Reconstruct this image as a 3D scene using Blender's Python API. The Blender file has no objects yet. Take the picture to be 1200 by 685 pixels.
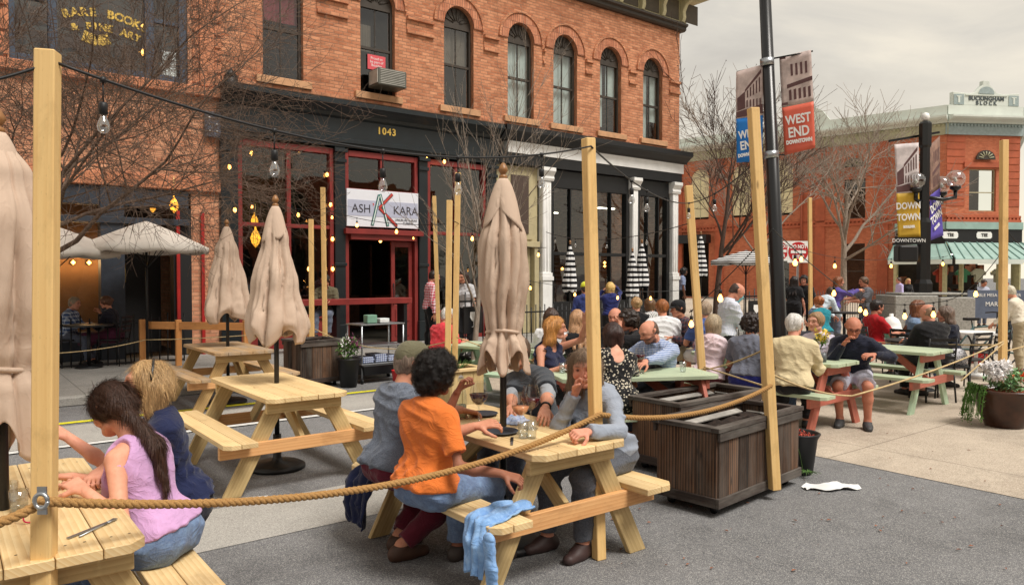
import bpy, math, random
import numpy as np
from mathutils import Vector, Matrix, geometry
random.seed(7); RNG=np.random.default_rng(7)
PI=math.pi
COL=bpy.context.scene.collection
# ---------------------------------------------------------------- camera model (authoring helper)
F=867.0; TH=math.radians(52.3); H=1.7; HY=322.0
FU,FV=math.cos(TH),math.sin(TH); RU,RV=FV,-FU
def G(px,py,z=0.0):
    t=(H-z)*F/(py-HY); k=(px-600)/F
    return Vector((t*(FU+RU*k),t*(FV+RV*k),z))
def D(px,t,z=0.0):
    k=(px-600)/F; return Vector((t*(FU+RU*k),t*(FV+RV*k),z))
def DY(px,py,t): return D(px,t,H+(HY-py)*t/F)
def srgb(r,g,b,a=1.0):
    def f(c):
        c/=255.0
        return c/12.92 if c<=0.04045 else ((c+0.055)/1.055)**2.4
    return (f(r),f(g),f(b),a)
# ---------------------------------------------------------------- objects
def setp(o,label=None,cat=None,group=None,kind=None):
    if label: o['label']=label
    if cat: o['category']=cat
    if group: o['group']=group
    if kind: o['kind']=kind
    return o
def empty(name,loc=(0,0,0),rz=0.0,label=None,cat=None,group=None):
    o=bpy.data.objects.new(name,None); COL.objects.link(o); o.location=loc; o.rotation_euler=(0,0,rz)
    o.empty_display_size=0.1
    return setp(o,label,cat,group)
def copy_tree(o,parent=None,**kw):
    c=o.copy(); COL.objects.link(c)
    if parent is not None: c.parent=parent
    for ch in list(o.children): copy_tree(ch,c)
    return setp(c,**kw)
def rotz(a): return Matrix.Rotation(a,3,'Z')
def frame(d,up=(0,0,1)):
    d=Vector(d).normalized(); u=Vector(up)
    if abs(d.dot(u))>0.99: u=Vector((1,0,0))
    x=u.cross(d).normalized(); y=d.cross(x)
    return x,y,d
class MB:
    def __init__(s): s.v=[];s.f=[];s.m=[];s.uv=[];s.r=[];s.sm=[]
    def add(s,vs,fs,m=0,uvs=None,smooth=False,rnd=None):
        b=len(s.v); s.v+= [tuple(v) for v in vs]
        rnd=random.random() if rnd is None else rnd
        for i,f in enumerate(fs):
            s.f.append(tuple(b+j for j in f)); s.m.append(m); s.r.append(rnd); s.sm.append(smooth)
            s.uv.append(uvs[i] if uvs else [(0,0)]*len(f))
        return s
    def box(s,c,size,rot=None,m=0,rnd=None,axis=None):
        hx,hy,hz=[q/2 for q in size]; c=Vector(c)
        L=[Vector((x,y,z)) for x in(-hx,hx) for y in(-hy,hy) for z in(-hz,hz)]
        vs=[(rot@p if rot else p)+c for p in L]
        fs=[(0,1,3,2),(4,6,7,5),(0,4,5,1),(2,3,7,6),(0,2,6,4),(1,5,7,3)]
        ax=axis if axis is not None else max(range(3),key=lambda i:size[i])
        o=[i for i in range(3) if i!=ax]; off=random.random()*20
        uvs=[]
        for f in fs:
            q=[L[i] for i in f]; var=[max(p[k] for p in q)-min(p[k] for p in q) for k in range(3)]
            if var[ax]>1e-6:
                w=o[0] if var[o[0]]>1e-6 else o[1]
                uvs.append([(p[ax]+off,p[w]+off*3) for p in q])
            else: uvs.append([(p[o[0]]+off,p[o[1]]+off*3) for p in q])
        return s.add(vs,fs,m,uvs,False,rnd)
    def beam(s,a,b,w,h,m=0,up=(0,0,1),rnd=None):
        a=Vector(a);b=Vector(b);x,y,z=frame(b-a,up)
        R=Matrix((x,y,z)).transposed()
        return s.box((a+b)/2,(w,h,(b-a).length),R,m,rnd,axis=2)
    def tube(s,pts,rad,n=8,m=0,cap=True,smooth=True,rnd=None,twist=None):
        pts=[Vector(p) for p in pts]; N=len(pts)
        if not hasattr(rad,'__len__'): rad=[rad]*N
        vs=[];ux=None
        for i,p in enumerate(pts):
            d=(pts[min(i+1,N-1)]-pts[max(i-1,0)])
            if d.length<1e-9: d=Vector((0,0,1))
            d.normalize()
            if ux is None: ux=frame(d)[0]
            ux=(ux-d*ux.dot(d)); 
            if ux.length<1e-6: ux=frame(d)[0]
            ux.normalize(); uy=d.cross(ux)
            for k in range(n):
                a=2*PI*k/n; vs.append(p+(ux*math.cos(a)+uy*math.sin(a))*rad[i])
        fs=[];uvs=[];L=0
        for i in range(N-1):
            L2=L+(pts[i+1]-pts[i]).length
            for k in range(n):
                k2=(k+1)%n; fs.append((i*n+k,i*n+k2,(i+1)*n+k2,(i+1)*n+k)); uvs.append([(L,k/n),(L,(k+1)/n),(L2,(k+1)/n),(L2,k/n)])
            L=L2
        if cap:
            fs.append(tuple(reversed(range(n)))); uvs.append([(0,0)]*n)
            fs.append(tuple(range((N-1)*n,N*n))); uvs.append([(0,0)]*n)
        return s.add(vs,fs,m,uvs,smooth,rnd)
    def cyl(s,a,b,r,r2=None,n=16,m=0,smooth=True):
        return s.tube([a,b],[r,r if r2 is None else r2],n,m,True,smooth)
    def lathe(s,prof,c=(0,0,0),n=24,m=0,smooth=True,mat=None,cap=True):
        vs=[];c=Vector(c)
        for r,z in prof:
            for k in range(n):
                a=2*PI*k/n; p=Vector((r*math.cos(a),r*math.sin(a),z)); vs.append((mat@p if mat else p)+c)
        fs=[];uvs=[];N=len(prof)
        for i in range(N-1):
            for k in range(n):
                k2=(k+1)%n; fs.append((i*n+k,i*n+k2,(i+1)*n+k2,(i+1)*n+k)); uvs.append([(prof[i][1],k/n),(prof[i][1],(k+1)/n),(prof[i+1][1],(k+1)/n),(prof[i+1][1],k/n)])
        if cap:
            if prof[0][0]>1e-5: fs.append(tuple(reversed(range(n)))); uvs.append([(0,0)]*n)
            if prof[-1][0]>1e-5: fs.append(tuple(range((N-1)*n,N*n))); uvs.append([(0,0)]*n)
        return s.add(vs,fs,m,uvs,smooth)
    def prism(s,poly,h,fn,m=0,holes=(),smooth=False,uvf=None,back=True):
        """2D polygon extruded from depth 0 to h; fn(x,y,d)->3D"""
        loops=[list(poly)]+[list(x) for x in holes]
        flat=[p for l in loops for p in l]
        tris=geometry.tessellate_polygon([[Vector((p[0],p[1],0)) for p in l] for l in loops])
        n=len(flat); vs=[fn(p[0],p[1],0) for p in flat]+[fn(p[0],p[1],h) for p in flat]
        uv=lambda i:(flat[i%n][0],flat[i%n][1])
        fs=[];uvs=[]
        for t in tris:
            a,b,c=[flat[i] for i in t]
            if (b[0]-a[0])*(c[1]-a[1])-(b[1]-a[1])*(c[0]-a[0])<0: t=(t[0],t[2],t[1])
            if abs((b[0]-a[0])*(c[1]-a[1])-(b[1]-a[1])*(c[0]-a[0]))<1e-12: continue
            fs.append(tuple(t)); uvs.append([uv(i) for i in t])
            if back:
                r=tuple(n+i for i in reversed(t)); fs.append(r); uvs.append([uv(i) for i in r])
        b=0
        for l in loops:
            L=0
            for i in range(len(l)):
                j=(i+1)%len(l); e=math.dist(l[i],l[j])
                fs.append((b+i,n+b+i,n+b+j,b+j)); uvs.append([(L,0),(L,h),(L+e,h),(L+e,0)]); L+=e
            b+=len(l)
        return s.add(vs,fs,m,uvs,smooth)
    def mark(s): s.marks=getattr(s,'marks',[])+[(len(s.v),len(s.f))]; return s
    def build_each(s,name,mats,parent=None,bevel=0,seg=1):
        """one object per marked piece"""
        mk=s.marks+[(len(s.v),len(s.f))]; out=[]
        for (v0,f0),(v1,f1) in zip(mk[:-1],mk[1:]):
            q=MB(); q.v=s.v[v0:v1]; q.f=[tuple(i-v0 for i in f) for f in s.f[f0:f1]]; q.m=s.m[f0:f1]; q.uv=s.uv[f0:f1]; q.r=s.r[f0:f1]; q.sm=s.sm[f0:f1]
            if q.f: out.append(q.build(name,mats,parent,bevel,seg))
        return out
    def build(s,name,mats,parent=None,bevel=0,seg=1,label=None):
        me=bpy.data.meshes.new(name); me.from_pydata(s.v,[],s.f)
        mats=mats if isinstance(mats,(list,tuple)) else [mats]
        for x in mats: me.materials.append(x)
        me.polygons.foreach_set('material_index',s.m); me.polygons.foreach_set('use_smooth',s.sm)
        ul=me.uv_layers.new(name='UVMap'); ul.data.foreach_set('uv',[c for f in s.uv for p in f for c in p])
        at=me.attributes.new('rnd','FLOAT','FACE'); at.data.foreach_set('value',s.r)
        me.update()
        o=bpy.data.objects.new(name,me); COL.objects.link(o)
        if parent: o.parent=parent
        if bevel:
            b=o.modifiers.new('b','BEVEL'); b.width=bevel; b.segments=seg; b.limit_method='ANGLE'; b.angle_limit=0.7
            b.harden_normals=False
        if label: o['label']=label
        return o
# ---------------------------------------------------------------- material node helpers
class NT:
    def __init__(s,name):
        s.m=bpy.data.materials.new(name); s.m.use_nodes=True; s.t=s.m.node_tree; s.n=s.t.nodes; s.l=s.t.links
        s.p=s.n['Principled BSDF']; s.out=s.n['Material Output']
    def node(s,t,**kw):
        n=s.n.new(t)
        for k,v in kw.items():
            if k=='inp':
                for a,b in v.items():
                    if hasattr(b,'is_output'): s.l.new(b,n.inputs[a])
                    else: n.inputs[a].default_value=b
            else: setattr(n,k,v)
        return n
    def link(s,a,b): s.l.new(a,b)
    def uv(s,scale=(1,1,1),src='UV',loc=(0,0,0),rot=(0,0,0)):
        tc=s.node('ShaderNodeTexCoord'); mp=s.node('ShaderNodeMapping'); mp.inputs['Scale'].default_value=scale; mp.inputs['Location'].default_value=loc; mp.inputs['Rotation'].default_value=rot
        s.link(tc.outputs[src],mp.inputs['Vector']); return mp.outputs[0]
    def noise(s,vec,scale,detail=4,rough=.55,dist=0): 
        n=s.node('ShaderNodeTexNoise'); s.link(vec,n.inputs['Vector']); n.inputs['Scale'].default_value=scale; n.inputs['Detail'].default_value=detail; n.inputs['Roughness'].default_value=rough; n.inputs['Distortion'].default_value=dist
        return n.outputs['Fac']
    def ramp(s,fac,stops,interp='LINEAR'):
        r=s.node('ShaderNodeValToRGB'); s.link(fac,r.inputs[0]); e=r.color_ramp.elements; r.color_ramp.interpolation=interp
        while len(e)<len(stops): e.new(0.5)
        for i,(p,c) in enumerate(stops):
            e[i].position=p; e[i].color=c if len(c)==4 else (*c,1)
        return r.outputs[0]
    def mix(s,fac,a,b,blend='MIX'):
        m=s.node('ShaderNodeMix',data_type='RGBA',blend_type=blend)
        for i,x in ((0,fac),(6,a),(7,b)):
            if hasattr(x,'is_output'): s.link(x,m.inputs[i])
            else: m.inputs[i].default_value=x if i else x
        return m.outputs[2]
    def math(s,op,a,b=0.0,c=0.0):
        m=s.node('ShaderNodeMath',operation=op)
        for i,x in enumerate((a,b,c)):
            if hasattr(x,'is_output'): s.link(x,m.inputs[i])
            else: m.inputs[i].default_value=x
        return m.outputs[0]
    def attr(s,name,out='Fac'):
        a=s.node('ShaderNodeAttribute',attribute_name=name); return a.outputs[out]
    def bump(s,h,strength=.3,dist=.01):
        b=s.node('ShaderNodeBump'); b.inputs['Strength'].default_value=strength; b.inputs['Distance'].default_value=dist
        s.link(h,b.inputs['Height']); s.link(b.outputs[0],s.p.inputs['Normal']); return b.outputs[0]
    def set(s,col=None,rough=None,metal=None,spec=None,**kw):
        for k,v in (('Base Color',col),('Roughness',rough),('Metallic',metal),('Specular IOR Level',spec)):
            if v is None: continue
            if hasattr(v,'is_output'): s.link(v,s.p.inputs[k])
            else: s.p.inputs[k].default_value=v
        for k,v in kw.items(): s.p.inputs[k.replace('_',' ')].default_value=v
        return s.m
M={}
def plain(name,col,rough=.6,metal=0,var=.12,scale=6,bump=0,src='Object',bscale=60,**kw):
    """a slightly uneven painted / cloth / metal surface"""
    if name in M: return M[name]
    t=NT(name); v=t.uv(src=src)
    n=t.noise(v,scale,5,.6)
    dark=tuple(c*(1-var*1.6) for c in col[:3])+(1,); lite=tuple(min(1,c*(1+var)) for c in col[:3])+(1,)
    c=t.ramp(n,[(.3,dark),(.7,lite)])
    t.set(c,rough,metal,**kw)
    if bump: t.bump(t.noise(v,bscale,4),bump,.004)
    M[name]=t.m; return t.m
def wood(name,light,dark,rough=.6,grain=1.0,knots=True,weather=0,spread=.25):
    if name in M: return M[name]
    t=NT(name); r=t.attr('rnd')
    v=t.uv((1.2,14,1)); tc=t.node('ShaderNodeCombineXYZ',inp={2:t.math('MULTIPLY',r,37)})
    ad=t.node('ShaderNodeVectorMath',operation='ADD'); t.link(v,ad.inputs[0]); t.link(tc.outputs[0],ad.inputs[1]); vv=ad.outputs[0]
    n1=t.noise(vv,1.3,3,.5,.6)
    rings=t.node('ShaderNodeTexWave',wave_type='BANDS',bands_direction='Y',wave_profile='SAW'); t.link(vv,rings.inputs['Vector'])
    rings.inputs['Scale'].default_value=.9; rings.inputs['Distortion'].default_value=7; rings.inputs['Detail'].default_value=2; rings.inputs['Detail Scale'].default_value=.35
    v2=t.uv((6,180,1)); n2=t.noise(v2,1,4,.7)
    f=t.math('ADD',t.math('MULTIPLY',rings.outputs['Fac'],.30*grain),t.math('MULTIPLY',n1,.45)); f=t.math('ADD',f,t.math('MULTIPLY',n2,.28))
    c=t.ramp(f,[(.2,light),(.85,dark)])
    if knots:
        vk=t.node('ShaderNodeTexVoronoi',feature='DISTANCE_TO_EDGE' if 0 else 'F1'); mp=t.uv((1.6,5,1)); t.link(mp,vk.inputs['Vector']); vk.inputs['Scale'].default_value=1.1; vk.inputs['Randomness'].default_value=1
        kf=t.ramp(vk.outputs['Distance'],[(.03,(1,1,1)),(.075,(0,0,0))])
        c=t.mix(t.math('MULTIPLY',kf,.75),c,tuple(x*.35 for x in dark[:3])+(1,))
    hs=t.node('ShaderNodeHueSaturation'); t.link(c,hs.inputs['Color']); t.link(t.math('ADD',t.math('MULTIPLY',r,spread*2),1-spread),hs.inputs['Value'])
    c=hs.outputs[0]
    gr=t.noise(t.uv((1.1,2.2,1)),2.3,6,.7,.5); c=t.mix(t.ramp(gr,[(.5,(0,0,0)),(.72,(.42,.42,.42))]),c,tuple(x*.45 for x in dark[:3])+(1,))
    fl=t.noise(t.uv((30,120,1)),1.2,3,.6); c=t.mix(t.ramp(fl,[(.62,(0,0,0)),(.74,(.35,.35,.35))]),c,tuple(x*.4 for x in dark[:3])+(1,))
    if weather:
        w=t.noise(t.uv((.8,3,1)),2,5,.65); c=t.mix(t.ramp(w,[(.42,(0,0,0)),(.62,(weather,)*3)]),c,srgb(150,146,138))
    t.set(c,rough); t.bump(f,.25,.003); M[name]=t.m; return t.m
def emit(name,col,s):
    if name in M: return M[name]
    t=NT(name); t.set(col,.4); t.p.inputs['Emission Color'].default_value=col; t.p.inputs['Emission Strength'].default_value=s
    M[name]=t.m; return t.m
def glass(name,tint=(.9,.95,.95,1),refl=.10,rough=0.02,add=.0):
    if name in M: return M[name]
    t=NT(name); t.n.remove(t.p)
    tr=t.node('ShaderNodeBsdfTransparent',inp={0:tint}); gl=t.node('ShaderNodeBsdfGlossy',inp={'Roughness':rough})
    fr=t.node('ShaderNodeLayerWeight',inp={0:.35})
    n=t.noise(t.uv(src='Object'),1.3,2); b=t.node('ShaderNodeBump',inp={'Strength':.16,'Distance':.03}); t.link(n,b.inputs['Height']); t.link(b.outputs[0],gl.inputs['Normal'])
    f=t.math('ADD',t.math('MULTIPLY',t.math('POWER',fr.outputs['Facing'],3.0),.55),refl)
    mx=t.node('ShaderNodeMixShader'); t.link(f,mx.inputs[0]); t.link(tr.outputs[0],mx.inputs[1]); t.link(gl.outputs[0],mx.inputs[2]); t.link(mx.outputs[0],t.out.inputs[0])
    M[name]=t.m; return t.m
def text_obj(s,name,size,mat,parent,loc,rot,extrude=.004,align='CENTER',bold=0,sx=1.0,spacing=1.0,shear=0):
    cu=bpy.data.curves.new(name,'FONT'); cu.body=s; cu.size=size; cu.extrude=extrude; cu.align_x=align; cu.align_y='CENTER'; cu.offset=bold; cu.space_character=spacing; cu.shear=shear; cu.resolution_u=3
    o=bpy.data.objects.new(name,cu); COL.objects.link(o)
    dg=bpy.context.evaluated_depsgraph_get(); me=bpy.data.meshes.new_from_object(o.evaluated_get(dg)); bpy.data.objects.remove(o)
    me.materials.clear(); me.materials.append(mat); me.name=name
    o=bpy.data.objects.new(name,me); COL.objects.link(o); o.parent=parent; o.location=loc; o.rotation_euler=rot; o.scale=(sx,1,1)
    return o
# ================================================================ PEOPLE: signed-distance bodies meshed with surface nets
def lattice(seed,n=24): return np.random.default_rng(seed).random((n,n,n)).astype(np.float32)*2-1
LAT=lattice(3)
def vnoise(P,scale):
    q=P*scale; i=np.floor(q).astype(np.int32); f=(q-i).astype(np.float32); f=f*f*(3-2*f); n=LAT.shape[0]
    x0,y0,z0=[i[...,k]%n for k in range(3)]; x1,y1,z1=(x0+1)%n,(y0+1)%n,(z0+1)%n
    fx,fy,fz=f[...,0],f[...,1],f[...,2]
    a=LAT[x0,y0,z0]*(1-fx)+LAT[x1,y0,z0]*fx; b=LAT[x0,y1,z0]*(1-fx)+LAT[x1,y1,z0]*fx
    c=LAT[x0,y0,z1]*(1-fx)+LAT[x1,y0,z1]*fx; d=LAT[x0,y1,z1]*(1-fx)+LAT[x1,y1,z1]*fx
    return (a*(1-fy)+b*fy)*(1-fz)+(c*(1-fy)+d*fy)*fz
A3=lambda v: np.array(v,dtype=np.float32)
class Prim:
    def __init__(s,a,b,ra,rb=None,k=.03,n=None,sc=1.0,sub=False,cut=None,n2=None,sc2=1.0):
        s.a=A3(a);s.b=A3(b);s.ra=ra;s.rb=ra if rb is None else rb;s.k=k;s.sub=sub;s.cut=cut
        s.M=np.eye(3,dtype=np.float32)
        if n is not None:
            n=A3(n); n/=np.linalg.norm(n); s.M=s.M+(sc-1)*np.outer(n,n)
        if n2 is not None:
            n=A3(n2); n/=np.linalg.norm(n); s.M=s.M+(sc2-1)*np.outer(n,n)
        s.smin=min(1.0,sc,sc2)
    def grown(s,g,k=None):
        p=Prim(s.a,s.b,s.ra+g,s.rb+g,s.k if k is None else k,cut=s.cut); p.M=s.M; p.smin=s.smin; return p
    def ev(s,P):
        q=P@s.M.T; a=s.M@s.a; b=s.M@s.b; ab=b-a; L=float(ab@ab)
        pa=q-a
        if L<1e-10: d=np.sqrt((pa**2).sum(-1))-s.ra
        else:
            h=np.clip((pa@ab)/L,0,1); d=np.sqrt(((pa-h[...,None]*ab)**2).sum(-1))-(s.ra+(s.rb-s.ra)*h)
        if s.cut is not None:
            d=np.maximum(d,(P-A3(s.cut[0]))@A3(s.cut[1]))
        return d
    def bb(s,pad):
        r=(max(s.ra,s.rb)/s.smin)+pad+s.k
        return np.minimum(s.a,s.b)-r,np.maximum(s.a,s.b)+r
def surface_nets(Fd,o,h):
    S=(Fd<0)
    nx,ny,nz=Fd.shape
    c=np.zeros((nx-1,ny-1,nz-1),np.int8)
    for dx in(0,1):
        for dy in(0,1):
            for dz in(0,1): c+=S[dx:nx-1+dx,dy:ny-1+dy,dz:nz-1+dz]
    act=(c>0)&(c<8); idx=-np.ones(act.shape,np.int64); I=np.argwhere(act)
    if len(I)==0: return np.zeros((0,3)),np.zeros((0,4),int)
    idx[act]=np.arange(len(I))
    acc=np.zeros((len(I),3),np.float64);cnt=np.zeros(len(I))
    corners=[(dx,dy,dz) for dx in(0,1) for dy in(0,1) for dz in(0,1)]
    V={cn:Fd[I[:,0]+cn[0],I[:,1]+cn[1],I[:,2]+cn[2]] for cn in corners}
    for i,c1 in enumerate(corners):
        for c2 in corners[i+1:]:
            if sum(abs(c1[k]-c2[k]) for k in range(3))!=1: continue
            v1,v2=V[c1],V[c2]; m=(v1<0)!=(v2<0)
            t=np.where(m,v1/(v1-v2+1e-20),0)
            for k in range(3): acc[:,k]+=np.where(m,c1[k]+t*(c2[k]-c1[k]),0)
            cnt+=m
    P=(I+acc/cnt[:,None])*h+o
    fs=[]
    for ax in range(3):
        sl0=[slice(None)]*3;sl1=[slice(None)]*3; sl0[ax]=slice(0,-1); sl1[ax]=slice(1,None)
        e=S[tuple(sl0)]!=S[tuple(sl1)]; E=np.argwhere(e); 
        o1,o2=[k for k in range(3) if k!=ax]
        ok=(E[:,o1]>0)&(E[:,o2]>0)&(E[:,o1]<Fd.shape[o1]-1)&(E[:,o2]<Fd.shape[o2]-1); E=E[ok]
        if len(E)==0: continue
        ins=S[E[:,0],E[:,1],E[:,2]]
        def g(a,b):
            q=E.copy(); q[:,o1]-=a; q[:,o2]-=b; return idx[q[:,0],q[:,1],q[:,2]]
        Q=np.stack([g(1,1),g(0,1),g(0,0),g(1,0)],1)
        flip=ins if ax!=1 else ~ins
        Q[~flip]=Q[~flip][:,::-1]; fs.append(Q)
    return P,np.concatenate(fs)
def sdf_field(prims,h,noise=None,lo=None,hi=None):
    pos=[p for p in prims if not p.sub]
    bbs=[p.bb(.015) for p in pos]
    LO=np.min([b[0] for b in bbs],0) if lo is None else np.maximum(A3(lo),np.min([b[0] for b in bbs],0))
    HI=np.max([b[1] for b in bbs],0) if hi is None else np.minimum(A3(hi),np.max([b[1] for b in bbs],0))
    LO-=2*h;HI+=2*h
    n=np.ceil((HI-LO)/h).astype(int)+1
    Fd=np.full(n,.2,np.float32)
    ax=[LO[k]+h*np.arange(n[k],dtype=np.float32) for k in range(3)]
    for p in prims:
        b0,b1=p.bb(.04)
        i0=np.clip(np.floor((b0-LO)/h).astype(int),0,n); i1=np.clip(np.ceil((b1-LO)/h).astype(int)+1,0,n)
        if (i1<=i0).any(): continue
        X=np.stack(np.meshgrid(*[ax[k][i0[k]:i1[k]] for k in range(3)],indexing='ij'),-1)
        d=p.ev(X); sl=tuple(slice(i0[k],i1[k]) for k in range(3)); f=Fd[sl]; k=p.k
        if p.sub:
            hh=np.maximum(k-np.abs(-d-f),0)/k; Fd[sl]=np.maximum(f,-d)+hh*hh*k*.25
        else:
            hh=np.maximum(k-np.abs(d-f),0)/k; Fd[sl]=np.minimum(f,d)-hh*hh*k*.25
    if noise is not None:
        nb=np.abs(Fd)<.05; I=np.argwhere(nb); P=(I*h+LO).astype(np.float32)
        Fd[nb]+=noise(P).astype(np.float32)
    # close the borders
    Fd[0]=Fd[-1]=.1;Fd[:,0]=Fd[:,-1]=.1;Fd[:,:,0]=Fd[:,:,-1]=.1
    return Fd,LO
def sdf_mesh(parts,name,mat,parent,colf=None,uvf=None):
    """parts: list of (prims,h,noise,lo,hi) -> one mesh object"""
    Ps=[];Fs=[];b=0
    for prims,h,noise,lo,hi in parts:
        Fd,LO=sdf_field(prims,h,noise,lo,hi); P,Q=surface_nets(Fd,LO,h)
        if len(P)==0: continue
        Ps.append(P);Fs.append(Q+b);b+=len(P)
    P=np.concatenate(Ps);Q=np.concatenate(Fs)
    me=bpy.data.meshes.new(name); me.vertices.add(len(P)); me.vertices.foreach_set('co',P.astype(np.float32).ravel())
    me.loops.add(Q.size); me.loops.foreach_set('vertex_index',Q.astype(np.int32).ravel())
    me.polygons.add(len(Q)); me.polygons.foreach_set('loop_start',(np.arange(len(Q))*4).astype(np.int32))
    me.polygons.foreach_set('use_smooth',np.ones(len(Q),bool))
    me.update(calc_edges=True); me.validate()
    for m in (mat if isinstance(mat,list) else [mat]): me.materials.append(m)
    if colf is not None:
        c=colf(P); at=me.color_attributes.new('col','FLOAT_COLOR','POINT'); at.data.foreach_set('color',np.concatenate([c,np.ones((len(c),1))],1).astype(np.float32).ravel())
    o=bpy.data.objects.new(name,me); COL.objects.link(o); o.parent=parent
    return o
def V3(*a): return np.array(a,dtype=np.float64)
def nrm(v): return v/(np.linalg.norm(v)+1e-12)
def Rx(a): c,s=math.cos(a),math.sin(a); return np.array([[1,0,0],[0,c,-s],[0,s,c]])
def Ry(a): c,s=math.cos(a),math.sin(a); return np.array([[c,0,s],[0,1,0],[-s,0,c]])
def Rz(a): c,s=math.cos(a),math.sin(a); return np.array([[c,-s,0],[s,c,0],[0,0,1]])
def ik(A,T,l1,l2,pole):
    d=T-A; L=np.linalg.norm(d); L2=min(L,(l1+l2)*.995); d=nrm(d); T=A+d*L2
    a=(l1*l1-l2*l2+L2*L2)/(2*L2); h=math.sqrt(max(l1*l1-a*a,0))
    p=pole-d*np.dot(pole,d); p=nrm(p); return A+d*a+p*h,T
def skin_mat(name,col):
    if name in M: return M[name]
    t=NT(name); a=t.attr('col','Color'); n=t.noise(t.uv(src='Object'),14,4); 
    c=t.mix(1.0,a,t.ramp(n,[(.3,(col[0]*.86,col[1]*.78,col[2]*.76)),(.7,col[:3])]),'MULTIPLY')
    n2=t.noise(t.uv(src='Object'),45,4,.7); c=t.mix(t.ramp(n2,[(.45,(0,0,0)),(.75,(.35,.35,.35))]),c,(col[0]*.78,col[1]*.55,col[2]*.5,1)); t.set(c,.58,spec=.28); t.p.inputs['Subsurface Weight'].default_value=.03; t.p.inputs['Subsurface Radius'].default_value=(.02,.008,.004)
    t.bump(t.noise(t.uv(src='Object'),160,3,.7),.22,.003); M[name]=t.m; return t.m
def cloth(name,col,kind='plain',col2=None,rough=.85,scale=1.0):
    if name in M: return M[name]
    t=NT(name); v=t.uv(src='Object'); n=t.noise(v,9,4,.6); d=tuple(c*.88 for c in col[:3]); l=tuple(min(1,c*1.05) for c in col[:3])
    c=t.ramp(n,[(.3,d),(.7,l)])
    if kind in('check','plaid','gingham'):
        s={'check':48,'gingham':58,'plaid':16}[kind]*scale
        f=None
        for ax in (0,2):
            sp=t.node('ShaderNodeSeparateXYZ'); t.link(v,sp.inputs[0])
            x=sp.outputs[ax]
            if ax==0: x=t.math('ADD',x,t.math('MULTIPLY',sp.outputs[1],.7))
            w=t.math('SINE',t.math('MULTIPLY',x,s*2*PI)); w=t.math('GREATER_THAN',w,.35)
            f=w if f is None else t.math('ADD',f,w)
        c=t.mix(t.math('MULTIPLY',f,.5),c,col2)
    elif kind=='stripe':
        sp=t.node('ShaderNodeSeparateXYZ'); t.link(v,sp.inputs[0]); w=t.math('GREATER_THAN',t.math('SINE',t.math('MULTIPLY',t.math('ADD',sp.outputs[0],t.math('MULTIPLY',sp.outputs[1],.7)),90*2)),.5); c=t.mix(w,c,col2)
    elif kind=='floral':
        vo=t.node('ShaderNodeTexVoronoi'); t.link(v,vo.inputs['Vector']); vo.inputs['Scale'].default_value=42; w=t.ramp(vo.outputs['Distance'],[(.28,(1,1,1)),(.4,(0,0,0))]); c=t.mix(w,c,col2)
    elif kind=='heather':
        w=t.noise(t.uv((1,1,3),'Object'),160,3,.7); c=t.mix(t.ramp(w,[(.42,(0,0,0)),(.6,(1,1,1))]),c,col2)
    elif kind=='denim':
        w=t.noise(t.uv((1,1,1),'Object'),18,5,.7); c=t.mix(t.ramp(w,[(.45,(0,0,0)),(.68,(.8,.8,.8))]),c,col2)
        w2=t.noise(t.uv((1,1,.3),'Object'),300,2,.6); c=t.mix(t.math('MULTIPLY',w2,.3),c,(.6,.65,.7,1))
    t.set(c,rough,spec=.25); t.p.inputs['Sheen Weight'].default_value=.15
    wv=t.noise(t.uv(src='Object'),26,5,.65); wv2=t.noise(t.uv(src='Object'),420,2)
    cr=t.noise(t.uv((1,1,1.5),'Object',rot=(.5,.4,.3)),9,3,.5,1.2); cr=t.math('POWER',t.math('ABSOLUTE',t.math('SUBTRACT',cr,.5)),.55); t.bump(t.math('ADD',t.math('ADD',t.math('MULTIPLY',wv,.2),t.math('MULTIPLY',wv2,.12)),t.math('MULTIPLY',cr,-1.0)),.55,.014); M[name]=t.m; return t.m
def hair_mat(name,col,col2=None):
    if name in M: return M[name]
    t=NT(name); sv=t.attr('flow','Vector'); 
    v=t.uv((60,60,5),'Object'); n=t.noise(v,2.2,4,.7,.3)
    col2=col2 or tuple(min(1,c*1.9+.01) for c in col[:3])+(1,)
    c=t.ramp(n,[(.32,tuple(x*.45 for x in col[:3])+(1,)),(.5,col),(.72,col2)])
    t.set(c,.42,spec=.4); t.p.inputs['Anisotropic'].default_value=.4; t.bump(n,.8,.006); M[name]=t.m; return t.m
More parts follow.
